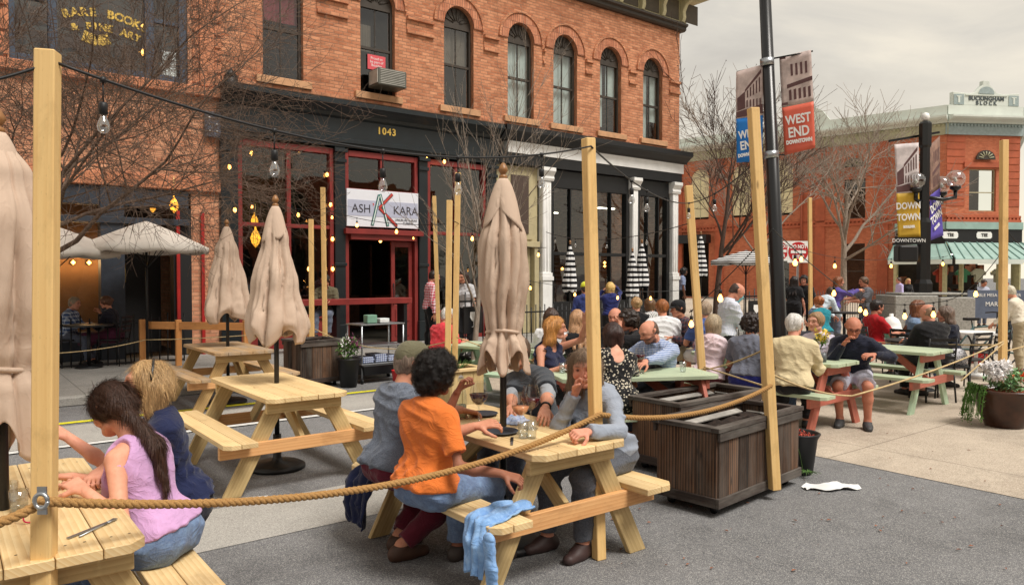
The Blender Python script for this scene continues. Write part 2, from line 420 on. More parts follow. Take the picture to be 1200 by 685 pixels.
# -- hands
def hand_prims(wrist,fdir,palmn,side,curl,sc=1.0,spread=.12,grip=False):
    """side: +1 thumb on +x of cross(palmn,fdir)"""
    f=nrm(fdir); n=palmn-f*np.dot(palmn,f); n=nrm(n); x=np.cross(f,n)*side   # x = towards thumb
    P=[]; pc=wrist+f*.015*sc
    for t_ in (-.030,-.010,.010,.030):
        P.append(Prim(pc+x*t_*.6*sc,pc+f*.075*sc+x*t_*sc,.014*sc,.0125*sc,k=.012,n=n,sc=1.15))
    L=[.066,.078,.084,.076] # little .. index
    for i,(t_,l) in enumerate(zip((-.031,-.0105,.0105,.031),(.058,.072,.079,.070))):
        base=pc+f*.078*sc+x*t_*sc; a=math.atan2(t_,.1)*spread*6; d=nrm(f+x*math.sin(a)*.5)
        ang=curl*(1+.12*(3-i)); p=base; r=.0092
        for j,q in enumerate((.44,.31,.25)):
            ang2=ang*(.6+.5*j); dd=nrm(d*math.cos(ang2)+n*math.sin(ang2)); e=p+dd*l*q*sc
            P.append(Prim(p,e,r*sc,(r-.001)*sc,k=.004)); p=e; r-=.0009; ang+=curl*.45
    # thumb from the side near the base
    b=pc+f*.018*sc+x*.026*sc; d=nrm(f*.55+x*.75+n*.35); m=b+d*.042*sc; P.append(Prim(b,m,.014*sc,.0115*sc,k=.012))
    d2=nrm(f*.8+x*.3+n*(.3+curl*.5)); e=m+d2*.034*sc; P.append(Prim(m,e,.0112*sc,.010*sc,k=.004)); d3=nrm(f*.9+n*(.3+curl*.6)); P.append(Prim(e,e+d3*.024*sc,.0098*sc,.0082*sc,k=.004))
    return P
def person(label,pos,face,pose='sit',lean=0.15,side=0.0,twist=0.0,head=(0,0),lh=None,rh=None,le=None,re=None,
           skin=(205,150,120),top=None,sleeve='short',bottom=None,blen='long',shoes=(30,28,28),hair='short',haircol=(40,28,20),
           female=False,build=1.0,scale=1.0,seat=.45,res=.012,curl=.5,group=None,feet=None,neckline=None,extra=None,hem=.0,fhand=(None,None),cat='person',
           sock=None,mask=None,glasses=False,cap=None,eyes=True,topoff=.012,wr=1.0,hres=None,nolegs=False,fine=False,beard=None,seatw=1.0,palm=(None,None),lipc=(.72,.42,.40)):
    root=empty('person',(pos[0],pos[1],pos[2] if len(pos)>2 else 0),math.radians(face)-PI/2,label,cat,group); root.scale=(scale,)*3
    rzz=math.radians(face)-PI/2
    def tl(p):
        if isinstance(p,Vector):
            q=(rotz(-rzz)@(p-Vector((pos[0],pos[1],pos[2] if len(pos)>2 else 0))))/scale; return (q.x,q.y,q.z)
        return p
    lh,rh=tl(lh),tl(rh); feet=[tl(f) for f in feet] if feet else None
    # local frame: +y forward, +x right
    S=1.0
    hipz=(seat/scale+.095) if pose=='sit' else .93
    pel=V3(0,0,hipz)
    Rt=Rx(-lean)@Ry(side); sp=lambda x,y,z: pel+Rt@V3(x,y,z)
    tw=Rz(twist)
    up=lambda x,y,z: pel+Rt@(V3(0,0,.22)+tw@V3(x,y,z-.22))
    b=build; sw=(.148 if female else .172)*(.6+.4*b); hw=(.092 if not female else .098)
    chest=up(0,0,.32); nb=up(0,-.01,.475); 
    hp,hyaw=head[0],head[1]; hroll=head[2] if len(head)>2 else 0
    # head frame
    Rh=Rz(twist+hyaw)@Rx(-hp)@Ry(hroll); hc=nb+Rt@V3(0,.030,.066)+ Rh@V3(0,.015,.082)
    hd=lambda x,y,z: hc+Rh@V3(x,y,z)
    sh={-1:up(-sw,-.01,.402),1:up(sw,-.01,.402)}
    UA,FA=.285*(.97 if female else 1),.245*(.97 if female else 1)
    hip={s:pel+V3(s*hw,0,-.01) for s in(-1,1)}
    TL,SL=.42,.40
    if feet is None:
        feet={s:V3(s*.12,.42+.03*s,.085) for s in(-1,1)} if pose=='sit' else {s:V3(s*.11,.03*s,.085) for s in (-1,1)}
    else: feet={-1:A3(feet[0]).astype(float),1:A3(feet[1]).astype(float)}
    knee={};ank={}
    for s in(-1,1):
        knee[s],ank[s]=ik(hip[s],feet[s],TL,SL,V3(s*.15,1,.6 if pose=='sit' else .1))
    elb={};wri={};hdir={}
    tgt={-1:lh,1:rh}; pole={-1:le,1:re}
    for s in(-1,1):
        T=tgt[s]
        if T is None: T=(s*.14,.36,hipz+.22) if pose=='sit' else (s*.26,.06,.80)
        T=V3(*T)
        po=pole[s]; po=V3(*po) if po is not None else V3(s*.5,-.5,-.7)
        elb[s],wri[s]=ik(sh[s],T,UA,FA,po)
        fd=fhand[0 if s<0 else 1]; hdir[s]=nrm(V3(*fd)) if fd is not None else nrm(nrm(wri[s]-elb[s])+V3(0,0,-.15))
    fem=1 if female else 0
    fwd=Rt@tw@V3(0,1,0); side_=Rt@tw@V3(1,0,0)
    T=[]
    dn=Rt@V3(0,1,0)
    T.append(Prim(sp(-.055,0,.02),sp(.055,0,.02),(.108+.006*fem)*b**.5,k=.05,n=dn,sc=1.05))       # pelvis
    if pose=='sit': T.append(Prim(sp(-.07,-.035,-.0),sp(.07,-.035,-.0),.098*b**.5,k=.05))
    wst=(.100-.012*fem)*b
    T.append(Prim(sp(-.04,0,.17),sp(.04,0,.17),wst,k=.08,n=dn,sc=1.12 if b<1.1 else .95))
    T.append(Prim(up(-.065,0,.30),up(.065,0,.30),(.108-.008*fem)*b**.7,k=.09,n=fwd,sc=1.18))
    T.append(Prim(up(-.075,-.012,.37),up(.075,-.012,.37),(.088-.008*fem)*b**.6,k=.07,n=fwd,sc=1.12))
    if b>1.12: T.append(Prim(sp(0,.05,.14),sp(0,.06,.18),.115*b,k=.08))
    if female:
        for s in(-1,1): T.append(Prim(up(s*.07,.075,.285),up(s*.07,.08,.275),.058,k=.04))
    for s in(-1,1):
        T.append(Prim(up(s*.03,-.022,.448),up(s*(sw-.02),-.012,.405),.043,.046,k=.05))             # traps / shoulders
    neck=[Prim(up(0,-.015,.43),hd(0,-.03,-.06),.053-.007*fem,.050-.006*fem,k=.03)]
    arms=[];legs=[]
    ar=(.047-.008*fem)*(b**.5)
    for s in(-1,1):
        arms+= [Prim(sh[s],elb[s],ar+.004,ar-.009,k=.03),Prim(elb[s],elb[s]+(wri[s]-elb[s])*.35,ar-.008,ar-.007,k=.02),Prim(elb[s]+(wri[s]-elb[s])*.35,wri[s],ar-.007,.026-.003*fem,k=.02)]
        legs+= [Prim(hip[s]+V3(0,0,.005),knee[s],.086*b**.5,.056,k=.04),Prim(knee[s],knee[s]*.65+ank[s]*.35+V3(0,-.012,0),.054,.054,k=.03),Prim(knee[s]*.65+ank[s]*.35+V3(0,-.012,0),ank[s],.052,.036,k=.03)]
    feetp=[];soles=[]
    for s in(-1,1):
        fd=V3(s*.12,1,0); fd=nrm(fd); a=ank[s]
        if pose=='sit': pass
        h0=V3(a[0],a[1],0)-fd*.045; h0[2]=max(a[2]-.055,.03)
        toe=h0+fd*.19; toe[2]=max(h0[2]-.005,.026)
        feetp+= [Prim(h0+V3(0,0,.005),h0+fd*.10+V3(0,0,.01),.034,.038,k=.03,n=(0,0,1),sc=.95),Prim(h0+fd*.08,toe,.040,.030,k=.03,n=(0,0,1),sc=1.15),Prim(a,h0+V3(0,0,.01)+fd*.02,.036,.034,k=.03)]
    hs=.95 if female else 1.0
    # head: cranium, jaw, features
    Hd=[Prim(hd(0,-.012,.028),hd(0,.012,.03),.088*hs,.084*hs,k=.03,n=Rh@V3(1,0,0),sc=1.10),
        Prim(hd(0,.03,.0),hd(0,.048,-.068),.062*hs,.038*hs,k=.045,n=Rh@V3(1,0,0),sc=1.0),
        Prim(hd(0,.070,-.088),hd(0,.074,-.088),.014,k=.025)]
    for s in(-1,1):
        Hd+= [Prim(hd(s*.038,.060,-.028),hd(s*.03,.066,-.02),.026,k=.02),                         # cheeks
              Prim(hd(s*.050,.0,-.068),hd(s*.028,.055,-.086),.015,.013,k=.03),                    # jaw
              Prim(hd(s*.080*hs,-.010,.002),hd(s*.084*hs,-.022,.022),.013,.018,k=.006,n=Rh@V3(1,-.3*s,0),sc=2.0), # ear
              Prim(hd(s*.012,.094,.028),hd(s*.048,.080,.032),.010,k=.018)]                        # brow
    for s in(-1,1): Hd.append(Prim(hd(s*.032,.103,.010),hd(s*.034,.103,.010),.016,k=.012,sub=True))
    for s in(-1,1): Hd.append(Prim(hd(s*.032,.080,.009),hd(s*.033,.080,.009),.0135,k=.003))
    Hd+= [Prim(hd(0,.094,.018),hd(0,.116,-.022),.007,.0115,k=.010),Prim(hd(-.012,.100,-.028),hd(.012,.100,-.028),.008,k=.008),
          Prim(hd(-.015,.090,-.050),hd(.015,.090,-.050),.0055,k=.008,n=Rh@V3(0,0,1),sc=1.3),Prim(hd(-.011,.088,-.060),hd(.011,.088,-.060),.0065,k=.008)]
    hh=hres or (res*.55 if res<.014 else res*.6)
    hh=max(.0045,hh)
    T0,arms0,legs0=T,arms,legs
    if top is not None: T=[p.grown(-.006) for p in T]
    if top is not None and sleeve in('long','rolled','short'): arms=[p.grown(-.007) if (sleeve=='long' or i%3==0) else p for i,p in enumerate(arms)]
    if bottom is not None and not nolegs: legs=[p.grown(-.008) if (blen=='long' or i%3==0) else p for i,p in enumerate(legs)]
    body=T+neck+arms+legs+feetp+[Prim(hd(0,-.01,.0),hd(0,.0,.02),.07,k=.03)]
    parts=[(body,res,None,None,None)]; T,arms,legs=T0,arms0,legs0
    hb=Hd+[Prim(up(0,-.015,.46),hd(0,-.03,-.06),.055-.007*fem,.051-.006*fem,k=.03)]
    lo=hc-.2; hi=hc+.2
    parts.append((hb,hh,None,lo,hi))
    for s in(-1,1):
        w=wri[s]; f=hdir[s]; pn=palm[0 if s<0 else 1]; pn=V3(*pn) if pn is not None else V3(-s*.35,.1,-1)
        hp_=hand_prims(w,f,pn,-s,curl if not isinstance(curl,tuple) else curl[0 if s<0 else 1],sc=.96 if female else 1.05)
        hp_=[Prim(w-nrm(w-elb[s])*.05,w+f*.01,.028-.003*fem,.024,k=.015,n=pn,sc=1.2)]+hp_
        parts.append((hp_,max(.0045,min(hh,.008)),None,None,None))
    sk=srgb(*skin)[:3]
    Rinv=Rh.T
    def colf(P):
        c=np.ones((len(P),3)); L=(P-hc)@Rh   # rows: R^T (p-hc)
        x,y,z=np.abs(L[:,0]),L[:,1],L[:,2]
        def blob(m,col,w=1.0):
            nonlocal c; m=(m*w)[:,None]; c=c*(1-m)+np.array(col)*m
        near=(np.linalg.norm(L,axis=1)<.16)
        g=lambda cx,cy,cz,sx,sy,sz: np.exp(-(((x-cx)/sx)**2+((y-cy)/sy)**2+((z-cz)/sz)**2))*near
        blob(g(.04,.085,-.03,.022,.03,.018),(1.08,.72,.70),.5); blob(g(0,.115,-.02,.012,.02,.012),(1.05,.7,.68),.4)
        blob(np.clip(1.6*g(0,.1,-.055,.018,.02,.0075),0,1),lipc)
        if eyes:
            blob(np.clip(1.5*g(.032,.095,.010,.014,.02,.0075),0,1),(.42,.36,.36)); blob(np.clip(1.8*g(.032,.1,.010,.006,.02,.006),0,1),(.04,.03,.03))
            blob(np.clip(1.3*g(.033,.09,.033,.017,.025,.0055),0,1),tuple(.5*h_/max(s_,.02) for h_,s_ in zip(srgb(*haircol)[:3],sk)),.8)
        if beard:
            bm=((z<-.035)&(y>-.01)&near&(x<.075)).astype(float)*np.clip(1.3-g(0,.1,-.058,.02,.02,.009)*2,0,1)
            blob(bm,tuple(a/max(q,.02) for a,q in zip(srgb(*beard)[:3],sk)),.75)
        return c
    pbody=sdf_mesh(parts,'body',skin_mat('skin_%d_%d_%d'%skin,srgb(*skin)),root,colf)
    seed=RNG.random(3)*7
    def wrinkle(a): 
        a=a*wr
        def f(P):
            Q=(P+A3(seed)).astype(np.float32); w1=vnoise(Q,4.5); w2=vnoise(Q+5,6); sm=lambda v:np.clip(v*1.6+.45,0,1)
            f1=np.sin(Q@A3((22,14,74))+w1*5.5)*sm(w2); f2=np.sin(Q@A3((58,-30,-34))+w2*6)*sm(vnoise(Q+11,5)); f3=np.sin(Q@A3((-64,20,-48))+w1*6+1)*sm(-w2)
            c=f1+.8*f2+.8*f3
            return -a*.85*(np.maximum(c,0)**1.5*.9+.25*c) - a*.35*vnoise(Q+1,9)
        return f
    bottomcol=bottom; 
    # bottom garment
    if bottom is not None and not nolegs:
        g=.012; B=[T[0].grown(g-.004)]
        if pose=='sit': B.append(T[1].grown(g-.004))
        wc=sp(0,0,.17); B.append(Prim(sp(-.045,0,.11),sp(.045,0,.11),wst-.004,k=.05,n=dn,sc=1.1,cut=(sp(0,0,.11),Rt@V3(0,0,1))))
        for s in(-1,1):
            l0,l1,l2=legs[(0 if s<0 else 3):(0 if s<0 else 3)+3]
            if blen=='long':
                B+= [l0.grown(g,.05),l1.grown(g+.004,.04)]; e=knee[s]+(ank[s]-knee[s])*.93; B.append(Prim(l2.a,e,.066,.060,k=.04,cut=(e,nrm(ank[s]-knee[s]))))
            elif blen=='short':
                e=hip[s]+(knee[s]-hip[s])*.82; B.append(Prim(l0.a,e,.104*b**.5,.088,k=.06,cut=(e,nrm(knee[s]-hip[s]))))
            elif blen=='skirt':
                B+= [l0.grown(.03,.14)]; e=knee[s]+V3(0,.04,-.12) ; B.append(Prim(knee[s],e,.10,.11,k=.14,cut=(e,V3(0,.2,-1)/1.02)))
        sdf_mesh([(B,max(res,.009),wrinkle(.006),None,None)],'skirt' if blen=='skirt' else ('shorts' if blen=='short' else 'trousers'),bottom,root)
    # top garment
    if top is not None:
        g=topoff; hz=hem
        hc_=sp(0,0,.035-hz); U=[T[0].grown(g+.016),*[p.grown(g+(.006 if sleeve=='long' else .003),.06) for p in T[(2 if pose=='sit' else 1):]]]
        if pose=='sit': U.append(T[1].grown(g+.016))
        for p in U: p.cut=(hc_,Rt@V3(0,0,-1))
        nc=up(0,-.015,.43)
        if sleeve!='none': U.append(Prim(up(0,-.018,.43),up(0,-.010,.468),.068,.058,k=.03,cut=(up(0,0,.472),Rt@V3(0,-.25,.97))))
        for s in(-1,1):
            a0,a1,a2=arms[(0 if s<0 else 3):(0 if s<0 else 3)+3]
            if sleeve=='short':
                e=sh[s]+(elb[s]-sh[s])*.72; U.append(Prim(sh[s],e,ar+.018,ar+.020,k=.04,cut=(e,nrm(elb[s]-sh[s]))))
            elif sleeve in('long','rolled'):
                U.append(a0.grown(g+.004)); q=.97 if sleeve=='long' else .35
                e=elb[s]+(wri[s]-elb[s])*q; U.append(Prim(elb[s],e,ar+.010,(.040 if sleeve=='long' else ar+.012),k=.03,cut=(e,nrm(wri[s]-elb[s]))))
        if sleeve=='none':
            for s in(-1,1):
                c1=up(s*(sw+.004),-.005,.405); U.append(Prim(c1+V3(0,0,-.06),c1+V3(0,0,.05),.064,k=.012,sub=True))
            U.append(Prim(up(0,.09,.46),up(0,.04,.5),.075,k=.02,sub=True)); U.append(Prim(up(0,-.06,.485),up(0,-.03,.52),.045,k=.02,sub=True))
        if neckline=='v': U.append(Prim(up(0,.10,.40),up(0,.06,.47),.03,.05,k=.02,sub=True))
        if neckline=='collar':
            U.append(Prim(up(0,-.018,.45),up(0,-.012,.492),.070,.064,k=.012,cut=(up(0,0,.496),Rt@V3(0,-.35,.94))))
        if neckline=='hood':
            U.append(Prim(up(-.06,-.085,.43),up(.06,-.085,.43),.045,k=.03)); U.append(Prim(up(-.045,-.06,.47),up(.045,-.06,.47),.035,k=.03))
        if neckline=='back':
            U.append(Prim(up(0,-.12,.41),up(0,-.09,.50),.075,k=.02,sub=True))
        sdf_mesh([(U,max(res*.85,.0075),wrinkle(.0075),None,None)],{'none':'tank_top','short':'shirt','long':'top','rolled':'shirt'}[sleeve],top,root)
    # shoes / socks
    if shoes is not None and not nolegs:
        sm=plain('shoe_%d_%d_%d'%shoes,srgb(*shoes),.6); SH=[p.grown(.008) for p in feetp]
        for i in (2,5): SH[i].cut=(ank[-1 if i==2 else 1]+V3(0,0,.0),V3(0,0,1))
        for p in list(feetp):
            pass
        for i in (0,3): sdf_mesh([(SH[i:i+3],.009 if res<.016 else .014,None,None,None)],'shoe',sm,root)
    # hair
    if hair!='bald' or True:
        hm=hair_mat('hair_%d_%d_%d'%haircol,srgb(*haircol)); Hh=[]; amp=.008; hr=max(res*.7,.007)
        def capp(g,facey=.035,k=.02,low=-.02):
            P=[Prim(hd(0,-.014,.030),hd(0,.008,.034),.090*hs+g,.086*hs+g,k=k,n=Rh@V3(1,0,0),sc=1.08)]
            return P
        facecut=[Prim(hd(-.014,.122,.005),hd(.014,.122,.005),.076,k=.018,sub=True),Prim(hd(-.0,.11,-.075),hd(.0,.13,-.075),.085,k=.012,sub=True)]
        if hair in('short','crop'):
            Hh=capp(.010 if hair=='short' else .004); Hh[0].cut=(hd(0,-.02,-.045),Rh@nrm(V3(0,.55,-1)))
            Hh+= [Prim(hd(0,-.055,-.03),hd(0,-.05,.0),.052,k=.03,cut=(hd(0,0,-.065),Rh@V3(0,0,-1)))]+facecut; amp=.007 if hair=='short' else .003
        elif hair=='bald':
            Hh=capp(.002); Hh[0].cut=(hd(0,-.0,.030),Rh@nrm(V3(0,.75,1)))
            Hh+= [Prim(hd(0,-.055,-.03),hd(0,-.05,-.01),.05,k=.02,cut=(hd(0,0,-.055),Rh@V3(0,0,-1)))]; 
            Hh+= [Prim(hd(0,.10,-.03),hd(0,.10,.05),.088,k=.01,sub=True),Prim(hd(-.05,.09,-.03),hd(.05,.09,.0),.05,k=.01,sub=True),Prim(hd(-.10,.02,-.08),hd(.10,.02,-.08),.052,k=.01,sub=True)]; amp=.001
        elif hair=='curly':
            Hh=capp(.030)+[Prim(hd(-.05,-.03,.01),hd(.05,-.03,.01),.072,k=.03),Prim(hd(0,-.045,-.045),hd(0,-.035,.05),.07,k=.03)]+facecut; amp=.016
        elif hair in('bob','long','pony','bun'):
            Hh=capp(.013)
            if hair=='bob':
                Hh+= [Prim(hd(s*.068,-.01,.01),hd(s*.070,.0,-.085),.030,.028,k=.03) for s in(-1,1)]+[Prim(hd(-.035,-.06,0),hd(-.035,-.055,-.09),.048,.04,k=.04),Prim(hd(.035,-.06,0),hd(.035,-.055,-.09),.048,.04,k=.04)]
            if hair=='long':
                back=lambda x,y,z: up(x,y,z)
                Hh+= [Prim(hd(s*.062,-.02,.02),hd(s*.070,-.02,-.10),.034,.036,k=.03) for s in(-1,1)]
                for x in(-.06,0,.06):
                    Hh+= [Prim(hd(x*.8,-.06,.02),hd(x,-.06,-.12),.044,.042,k=.04),Prim(hd(x,-.06,-.12),up(x*1.25,-.115,.27),.040,.020,k=.04)]
            if hair=='pony':
                Hh+= [Prim(hd(0,-.06,.0),hd(0,-.085,-.045),.055,.030,k=.04)]
                q0=hd(0,-.105,-.055); q1=up(-.03,-.135,.40); q2=up(-.05,-.125,.20)
                Hh+= [Prim(q0,q1,.022,.030,k=.02),Prim(q1,q2,.030,.010,k=.03)]
            if hair=='bun': Hh+= [Prim(hd(0,-.055,.0),hd(0,-.06,-.02),.045,k=.03),Prim(hd(0,-.105,.03),hd(0,-.11,.035),.036,k=.01)]
            Hh+=facecut; amp=.008
        if Hh:
            Rh32=Rh.astype(np.float32)
            if hair=='bob': amp=.005
            def hn(P,amp=amp):
                L=((P-A3(hc))@Rh32).astype(np.float32); 
                if hair=='curly': return -amp*vnoise(L+5,38)-amp*.6*vnoise(L+9,70)
                return -amp*(vnoise(L*A3((1,1,.22))+5,70)*.8+vnoise(L*A3((1,1,.3))+2,28)*.7)
            ho=sdf_mesh([(Hh,hr,hn if amp>.002 else None,None,None)],'hair',hm,root)
            if fine: strands(root,ho,hm,hc,Rh,up,hair,hs,hd,fine)
    if cap is not None:
        cm=cloth('cap_%d_%d_%d'%cap,srgb(*cap)); Cp=[Prim(hd(0,-.02,.05),hd(0,.015,.055),.096,.092,k=.03,n=Rh@V3(1,0,0),sc=1.05,cut=(hd(0,0,.030),Rh@nrm(V3(0,.12,-1)))),
            Prim(hd(-.035,.10,.042),hd(.035,.10,.042),.05,k=.012,n=Rh@V3(0,0,1),sc=5.0)]
        sdf_mesh([(Cp,.008,None,None,None)],'cap',cm,root)
    if mask is not None:
        mm=cloth('mask_cloth',srgb(*mask)); Mk=[Prim(hd(0,.075,-.035),hd(0,.07,-.085),.050,.040,k=.02)]
        sdf_mesh([(Mk,.008,None,None,None)],'face_mask',mm,root)
    if glasses:
        g=MB()
        for s in(-1,1):
            pts=[hd(s*.034+.022*math.cos(a),.108,.010+.017*math.sin(a)) for a in np.linspace(0,2*PI,13)]
            g.tube(pts,.0022,5); g.tube([hd(s*.056,.105,.014),hd(s*.088,.0,.016)],.002,5)
        g.tube([hd(-.012,.112,.014),hd(.012,.112,.014)],.002,5); g.build('glasses',plain('glasses_frame',(.01,.01,.01,1),.3),root)
    if extra: extra(dict(root=root,hd=hd,up=up,sp=sp,wri=wri,elb=elb,sh=sh,hdir=hdir,knee=knee,ank=ank,hc=hc,Rh=Rh,Rt=Rt,pel=pel))
    return root
def strands(root,ho,hm,hc,Rh,up,hair,hs,hd,n):
    """fine ribbons following the hair mass so its outline breaks up"""
    me=ho.data; N=len(me.vertices); co=np.empty(N*3,np.float32); me.vertices.foreach_get('co',co); co=co.reshape(-1,3); no=np.empty(N*3,np.float32); me.vertices.foreach_get('normal',no); no=no.reshape(-1,3)
    rng=np.random.default_rng(5); mb=MB()
    down=np.array([0,0,-1.0])
    idx=rng.choice(N,min(N,n),replace=False)
    for i in idx:
        p=co[i].astype(float); nn=no[i].astype(float)
        if hair=='pony':
            L=(p-hc)@Rh; tgt=hd(0,-.105,-.055) if np.linalg.norm(p-hc)<.15 and L[1]>-.09 else p+down*.3
            flow=nrm(tgt-p)
        elif hair=='curly': flow=nrm(rng.normal(size=3))
        else: flow=nrm(down+ (Rh@V3(0,-.25,0)))
        flow=nrm(flow-nn*np.dot(flow,nn)+1e-6); bi=np.cross(nn,flow); w=.0009; Ln=rng.uniform(.035,.09) if hair!='curly' else .035
        vs=[];cur=p+nn*.001
        rs=rng.normal(0,.25)
        for k in range(5):
            t=k/4; ww=w*(1-t*.7)
            if hair=='curly': q=p+nn*(.004+.012*t)+(flow*math.cos(t*5)+bi*math.sin(t*5))*.010
            else: q=p+flow*Ln*t+nn*(.0015+(.006 if hair!='bob' else .003)*math.sin(t*PI)*rng.uniform(.3,1.2)+.003*t*rs)+bi*(rs*(.012 if hair!='bob' else .006)*t*t)
            vs+= [q-bi*ww,q+bi*ww]
        mb.add(vs,[(2*k,2*k+1,2*k+3,2*k+2) for k in range(4)],0,None,True)
    o=mb.build('hair_strands',hm,ho)
# ================================================================ SETTING
def sheet(name,x0,x1,y0,y1,z,mat,kind='structure'):
    b=MB(); b.add([(x0,y0,z),(x1,y0,z),(x1,y1,z),(x0,y1,z)],[(0,1,2,3)]); o=b.build(name,mat); o['kind']=kind; return o
def ground_mat(name,c1,c2,speck,rough=.9,sscale=260,stain=.25,crack=0,joint=None,sbig=1.0):
    t=NT(name); v=t.uv(src='Object'); big=t.noise(v,.35*sbig,6,.6); mid=t.noise(v,3.1,5,.6)
    c=t.ramp(t.math('ADD',t.math('MULTIPLY',big,.6),t.math('MULTIPLY',mid,.4)),[(.35,c1),(.65,c2)])
    vo=t.node('ShaderNodeTexVoronoi'); t.link(v,vo.inputs['Vector']); vo.inputs['Scale'].default_value=sscale
    sp=t.node('ShaderNodeSeparateColor'); t.link(vo.outputs['Color'],sp.inputs[0])
    c=t.mix(t.ramp(sp.outputs[0],[(.55,(0,0,0)),(1,(.75,.75,.75))]),c,speck)
    c=t.mix(t.ramp(sp.outputs[1],[(.6,(0,0,0)),(1,(.6,.6,.6))]),c,tuple(x*.35 for x in c1[:3])+(1,))
    st=t.noise(t.uv(src='Object',loc=(4,2,0)),.9,5,.7,.6); c=t.mix(t.ramp(st,[(.54,(0,0,0)),(.74,(stain,)*3)]),c,tuple(x*.35 for x in c1[:3])+(1,))
    h=vo.outputs['Distance']
    if crack:
        vc=t.node('ShaderNodeTexVoronoi',feature='DISTANCE_TO_EDGE'); d=t.node('ShaderNodeVectorMath',operation='ADD'); n3=t.node('ShaderNodeTexNoise'); n3.inputs['Scale'].default_value=1.5; n3.inputs['Detail'].default_value=5; t.link(v,n3.inputs['Vector']); t.link(v,d.inputs[0]); t.link(n3.outputs['Color'],d.inputs[1]); t.link(d.outputs[0],vc.inputs['Vector']); vc.inputs['Scale'].default_value=.32
        cr=t.ramp(vc.outputs['Distance'],[(.0,(crack,)*3),(.006,(0,0,0))]); c=t.mix(cr,c,tuple(x*.2 for x in c1[:3])+(1,))
    if joint:
        sx=t.node('ShaderNodeSeparateXYZ'); t.link(v,sx.inputs[0])
        for i in (0,1):
            f=t.math('FRACT',t.math('DIVIDE',sx.outputs[i],joint)); f=t.math('LESS_THAN',f,.012/joint); c=t.mix(t.math('MULTIPLY',f,.7),c,tuple(x*.3 for x in c1[:3])+(1,))
    t.set(c,rough,spec=.3); t.bump(h,.35,.004); return t.m
asph=ground_mat('asphalt',srgb(92,92,94),srgb(122,122,124),srgb(184,182,178),sscale=230,stain=.45,crack=0)
conc=ground_mat('concrete_pavement',srgb(160,146,130),srgb(196,182,164),srgb(218,206,190),sscale=200,stain=.42,joint=3.6,crack=.18)
conc2=ground_mat('concrete_strip',srgb(150,147,142),srgb(172,169,163),srgb(205,200,192),sscale=230,stain=.25)
walkm=ground_mat('sidewalk_concrete',srgb(128,126,122),srgb(156,153,148),srgb(190,186,180),sscale=200,joint=1.5,stain=.4)
sheet('ground',-300,400,-300,500,-.004,asph)
sheet('street',-60,80,-30,30,0,asph)
sheet('concrete_strip',-30,6.48,4.72,5.54,.004,conc2)
sheet('concrete_gutter',-30,6.48,8.56,9.62,.004,conc2)
sheet('plaza_pavement',6.48,45,-20,11.2,.004,conc)
sheet('plaza_pavement',19.4,45,11.2,45,.004,conc)
b=MB(); b.box((-5.3,13.4,.06),(49.4,4.4,.12)); o=b.build('sidewalk',walkm); o['kind']='structure'
b=MB(); b.box((-5.3,11.12,.058),(49.4,.16,.13)); o=b.build('kerb',conc2,bevel=.02); o['kind']='structure'
b=MB(); b.box((56,26,.05),(24,50,.1)); o=b.build('far_sidewalk',walkm); o['kind']='structure'
yel=NT('yellow_road_paint'); n=yel.noise(yel.uv(src='Object'),20,5,.7); yel.set(yel.mix(yel.ramp(n,[(.5,(0,0,0)),(.7,(.6,.6,.6))]),srgb(222,214,40),srgb(120,118,90)),.7)
whi=NT('white_road_paint'); n=whi.noise(whi.uv(src='Object'),20,5,.7); whi.set(whi.mix(whi.ramp(n,[(.5,(0,0,0)),(.7,(.6,.6,.6))]),srgb(215,215,212),srgb(120,118,115)),.7)
sheet('yellow_road_line',-30,5.6,9.74,9.86,.008,yel.m)
def arc_line():
    b=MB(); vs=[];fs=[]
    pts=[(1.95,5.58),(1.5,5.72),(1.05,5.82),(.5,5.86),(-.2,5.84),(-1.2,5.7)]
    for i,(x,y) in enumerate(pts):
        w=.04 if i==0 else .065; vs+= [(x,y-w,.008),(x+.02,y+w,.008)]
    fs=[(2*i,2*i+1,2*i+3,2*i+2) for i in range(len(pts)-1)]; b.add(vs,fs); o=b.build('white_road_line',whi.m); o['kind']='structure'
arc_line()
sheet('white_road_line',-8,5.2,8.40,8.50,.0125,whi.m)
# ---------------------------------------------------------------- materials for buildings
def brick(name,c1,c2,mortar,scale=1.0,bw=.215,bh=.075,src='UV',stain=.5,strip=0):
    t=NT(name); v=t.uv(src=src); b=t.node('ShaderNodeTexBrick',inp={'Color1':c1,'Color2':c2,'Mortar':mortar,'Scale':1.0,'Mortar Size':.010,'Mortar Smooth':.3,'Brick Width':bw,'Row Height':bh,'Bias':-.1}); t.link(v,b.inputs['Vector'])
    n=t.noise(v,1.1,5,.65); c=t.mix(t.ramp(n,[(.45,(0,0,0)),(.75,(stain,)*3)]),b.outputs['Color'],tuple(x*.45 for x in c1[:3])+(1,))
    n2=t.noise(t.uv((3,7,1),src),1.3,4,.7); c=t.mix(t.ramp(n2,[(.4,(0,0,0)),(.75,(.35,.35,.35))]),c,tuple(min(1,x*1.5) for x in c2[:3])+(1,))
    n3=t.noise(t.uv((2.2,.35,1),src),1.2,4,.7); c=t.mix(t.ramp(n3,[(.52,(0,0,0)),(.8,(.35,.35,.35))]),c,tuple(x*.35 for x in c1[:3])+(1,))
    t.set(c,.88,spec=.25); t.bump(t.math('ADD',t.math('SUBTRACT',1,b.outputs['Fac']),t.math('MULTIPLY',t.noise(v,30,3),.5)),.6,.012); M[name]=t.m; return t.m
B1=brick('orange_brick',srgb(168,106,76),srgb(212,150,114),srgb(150,114,92))
B1a=brick('arch_brick',srgb(174,108,80),srgb(208,144,112),srgb(136,98,80),bw=.07,bh=.22)
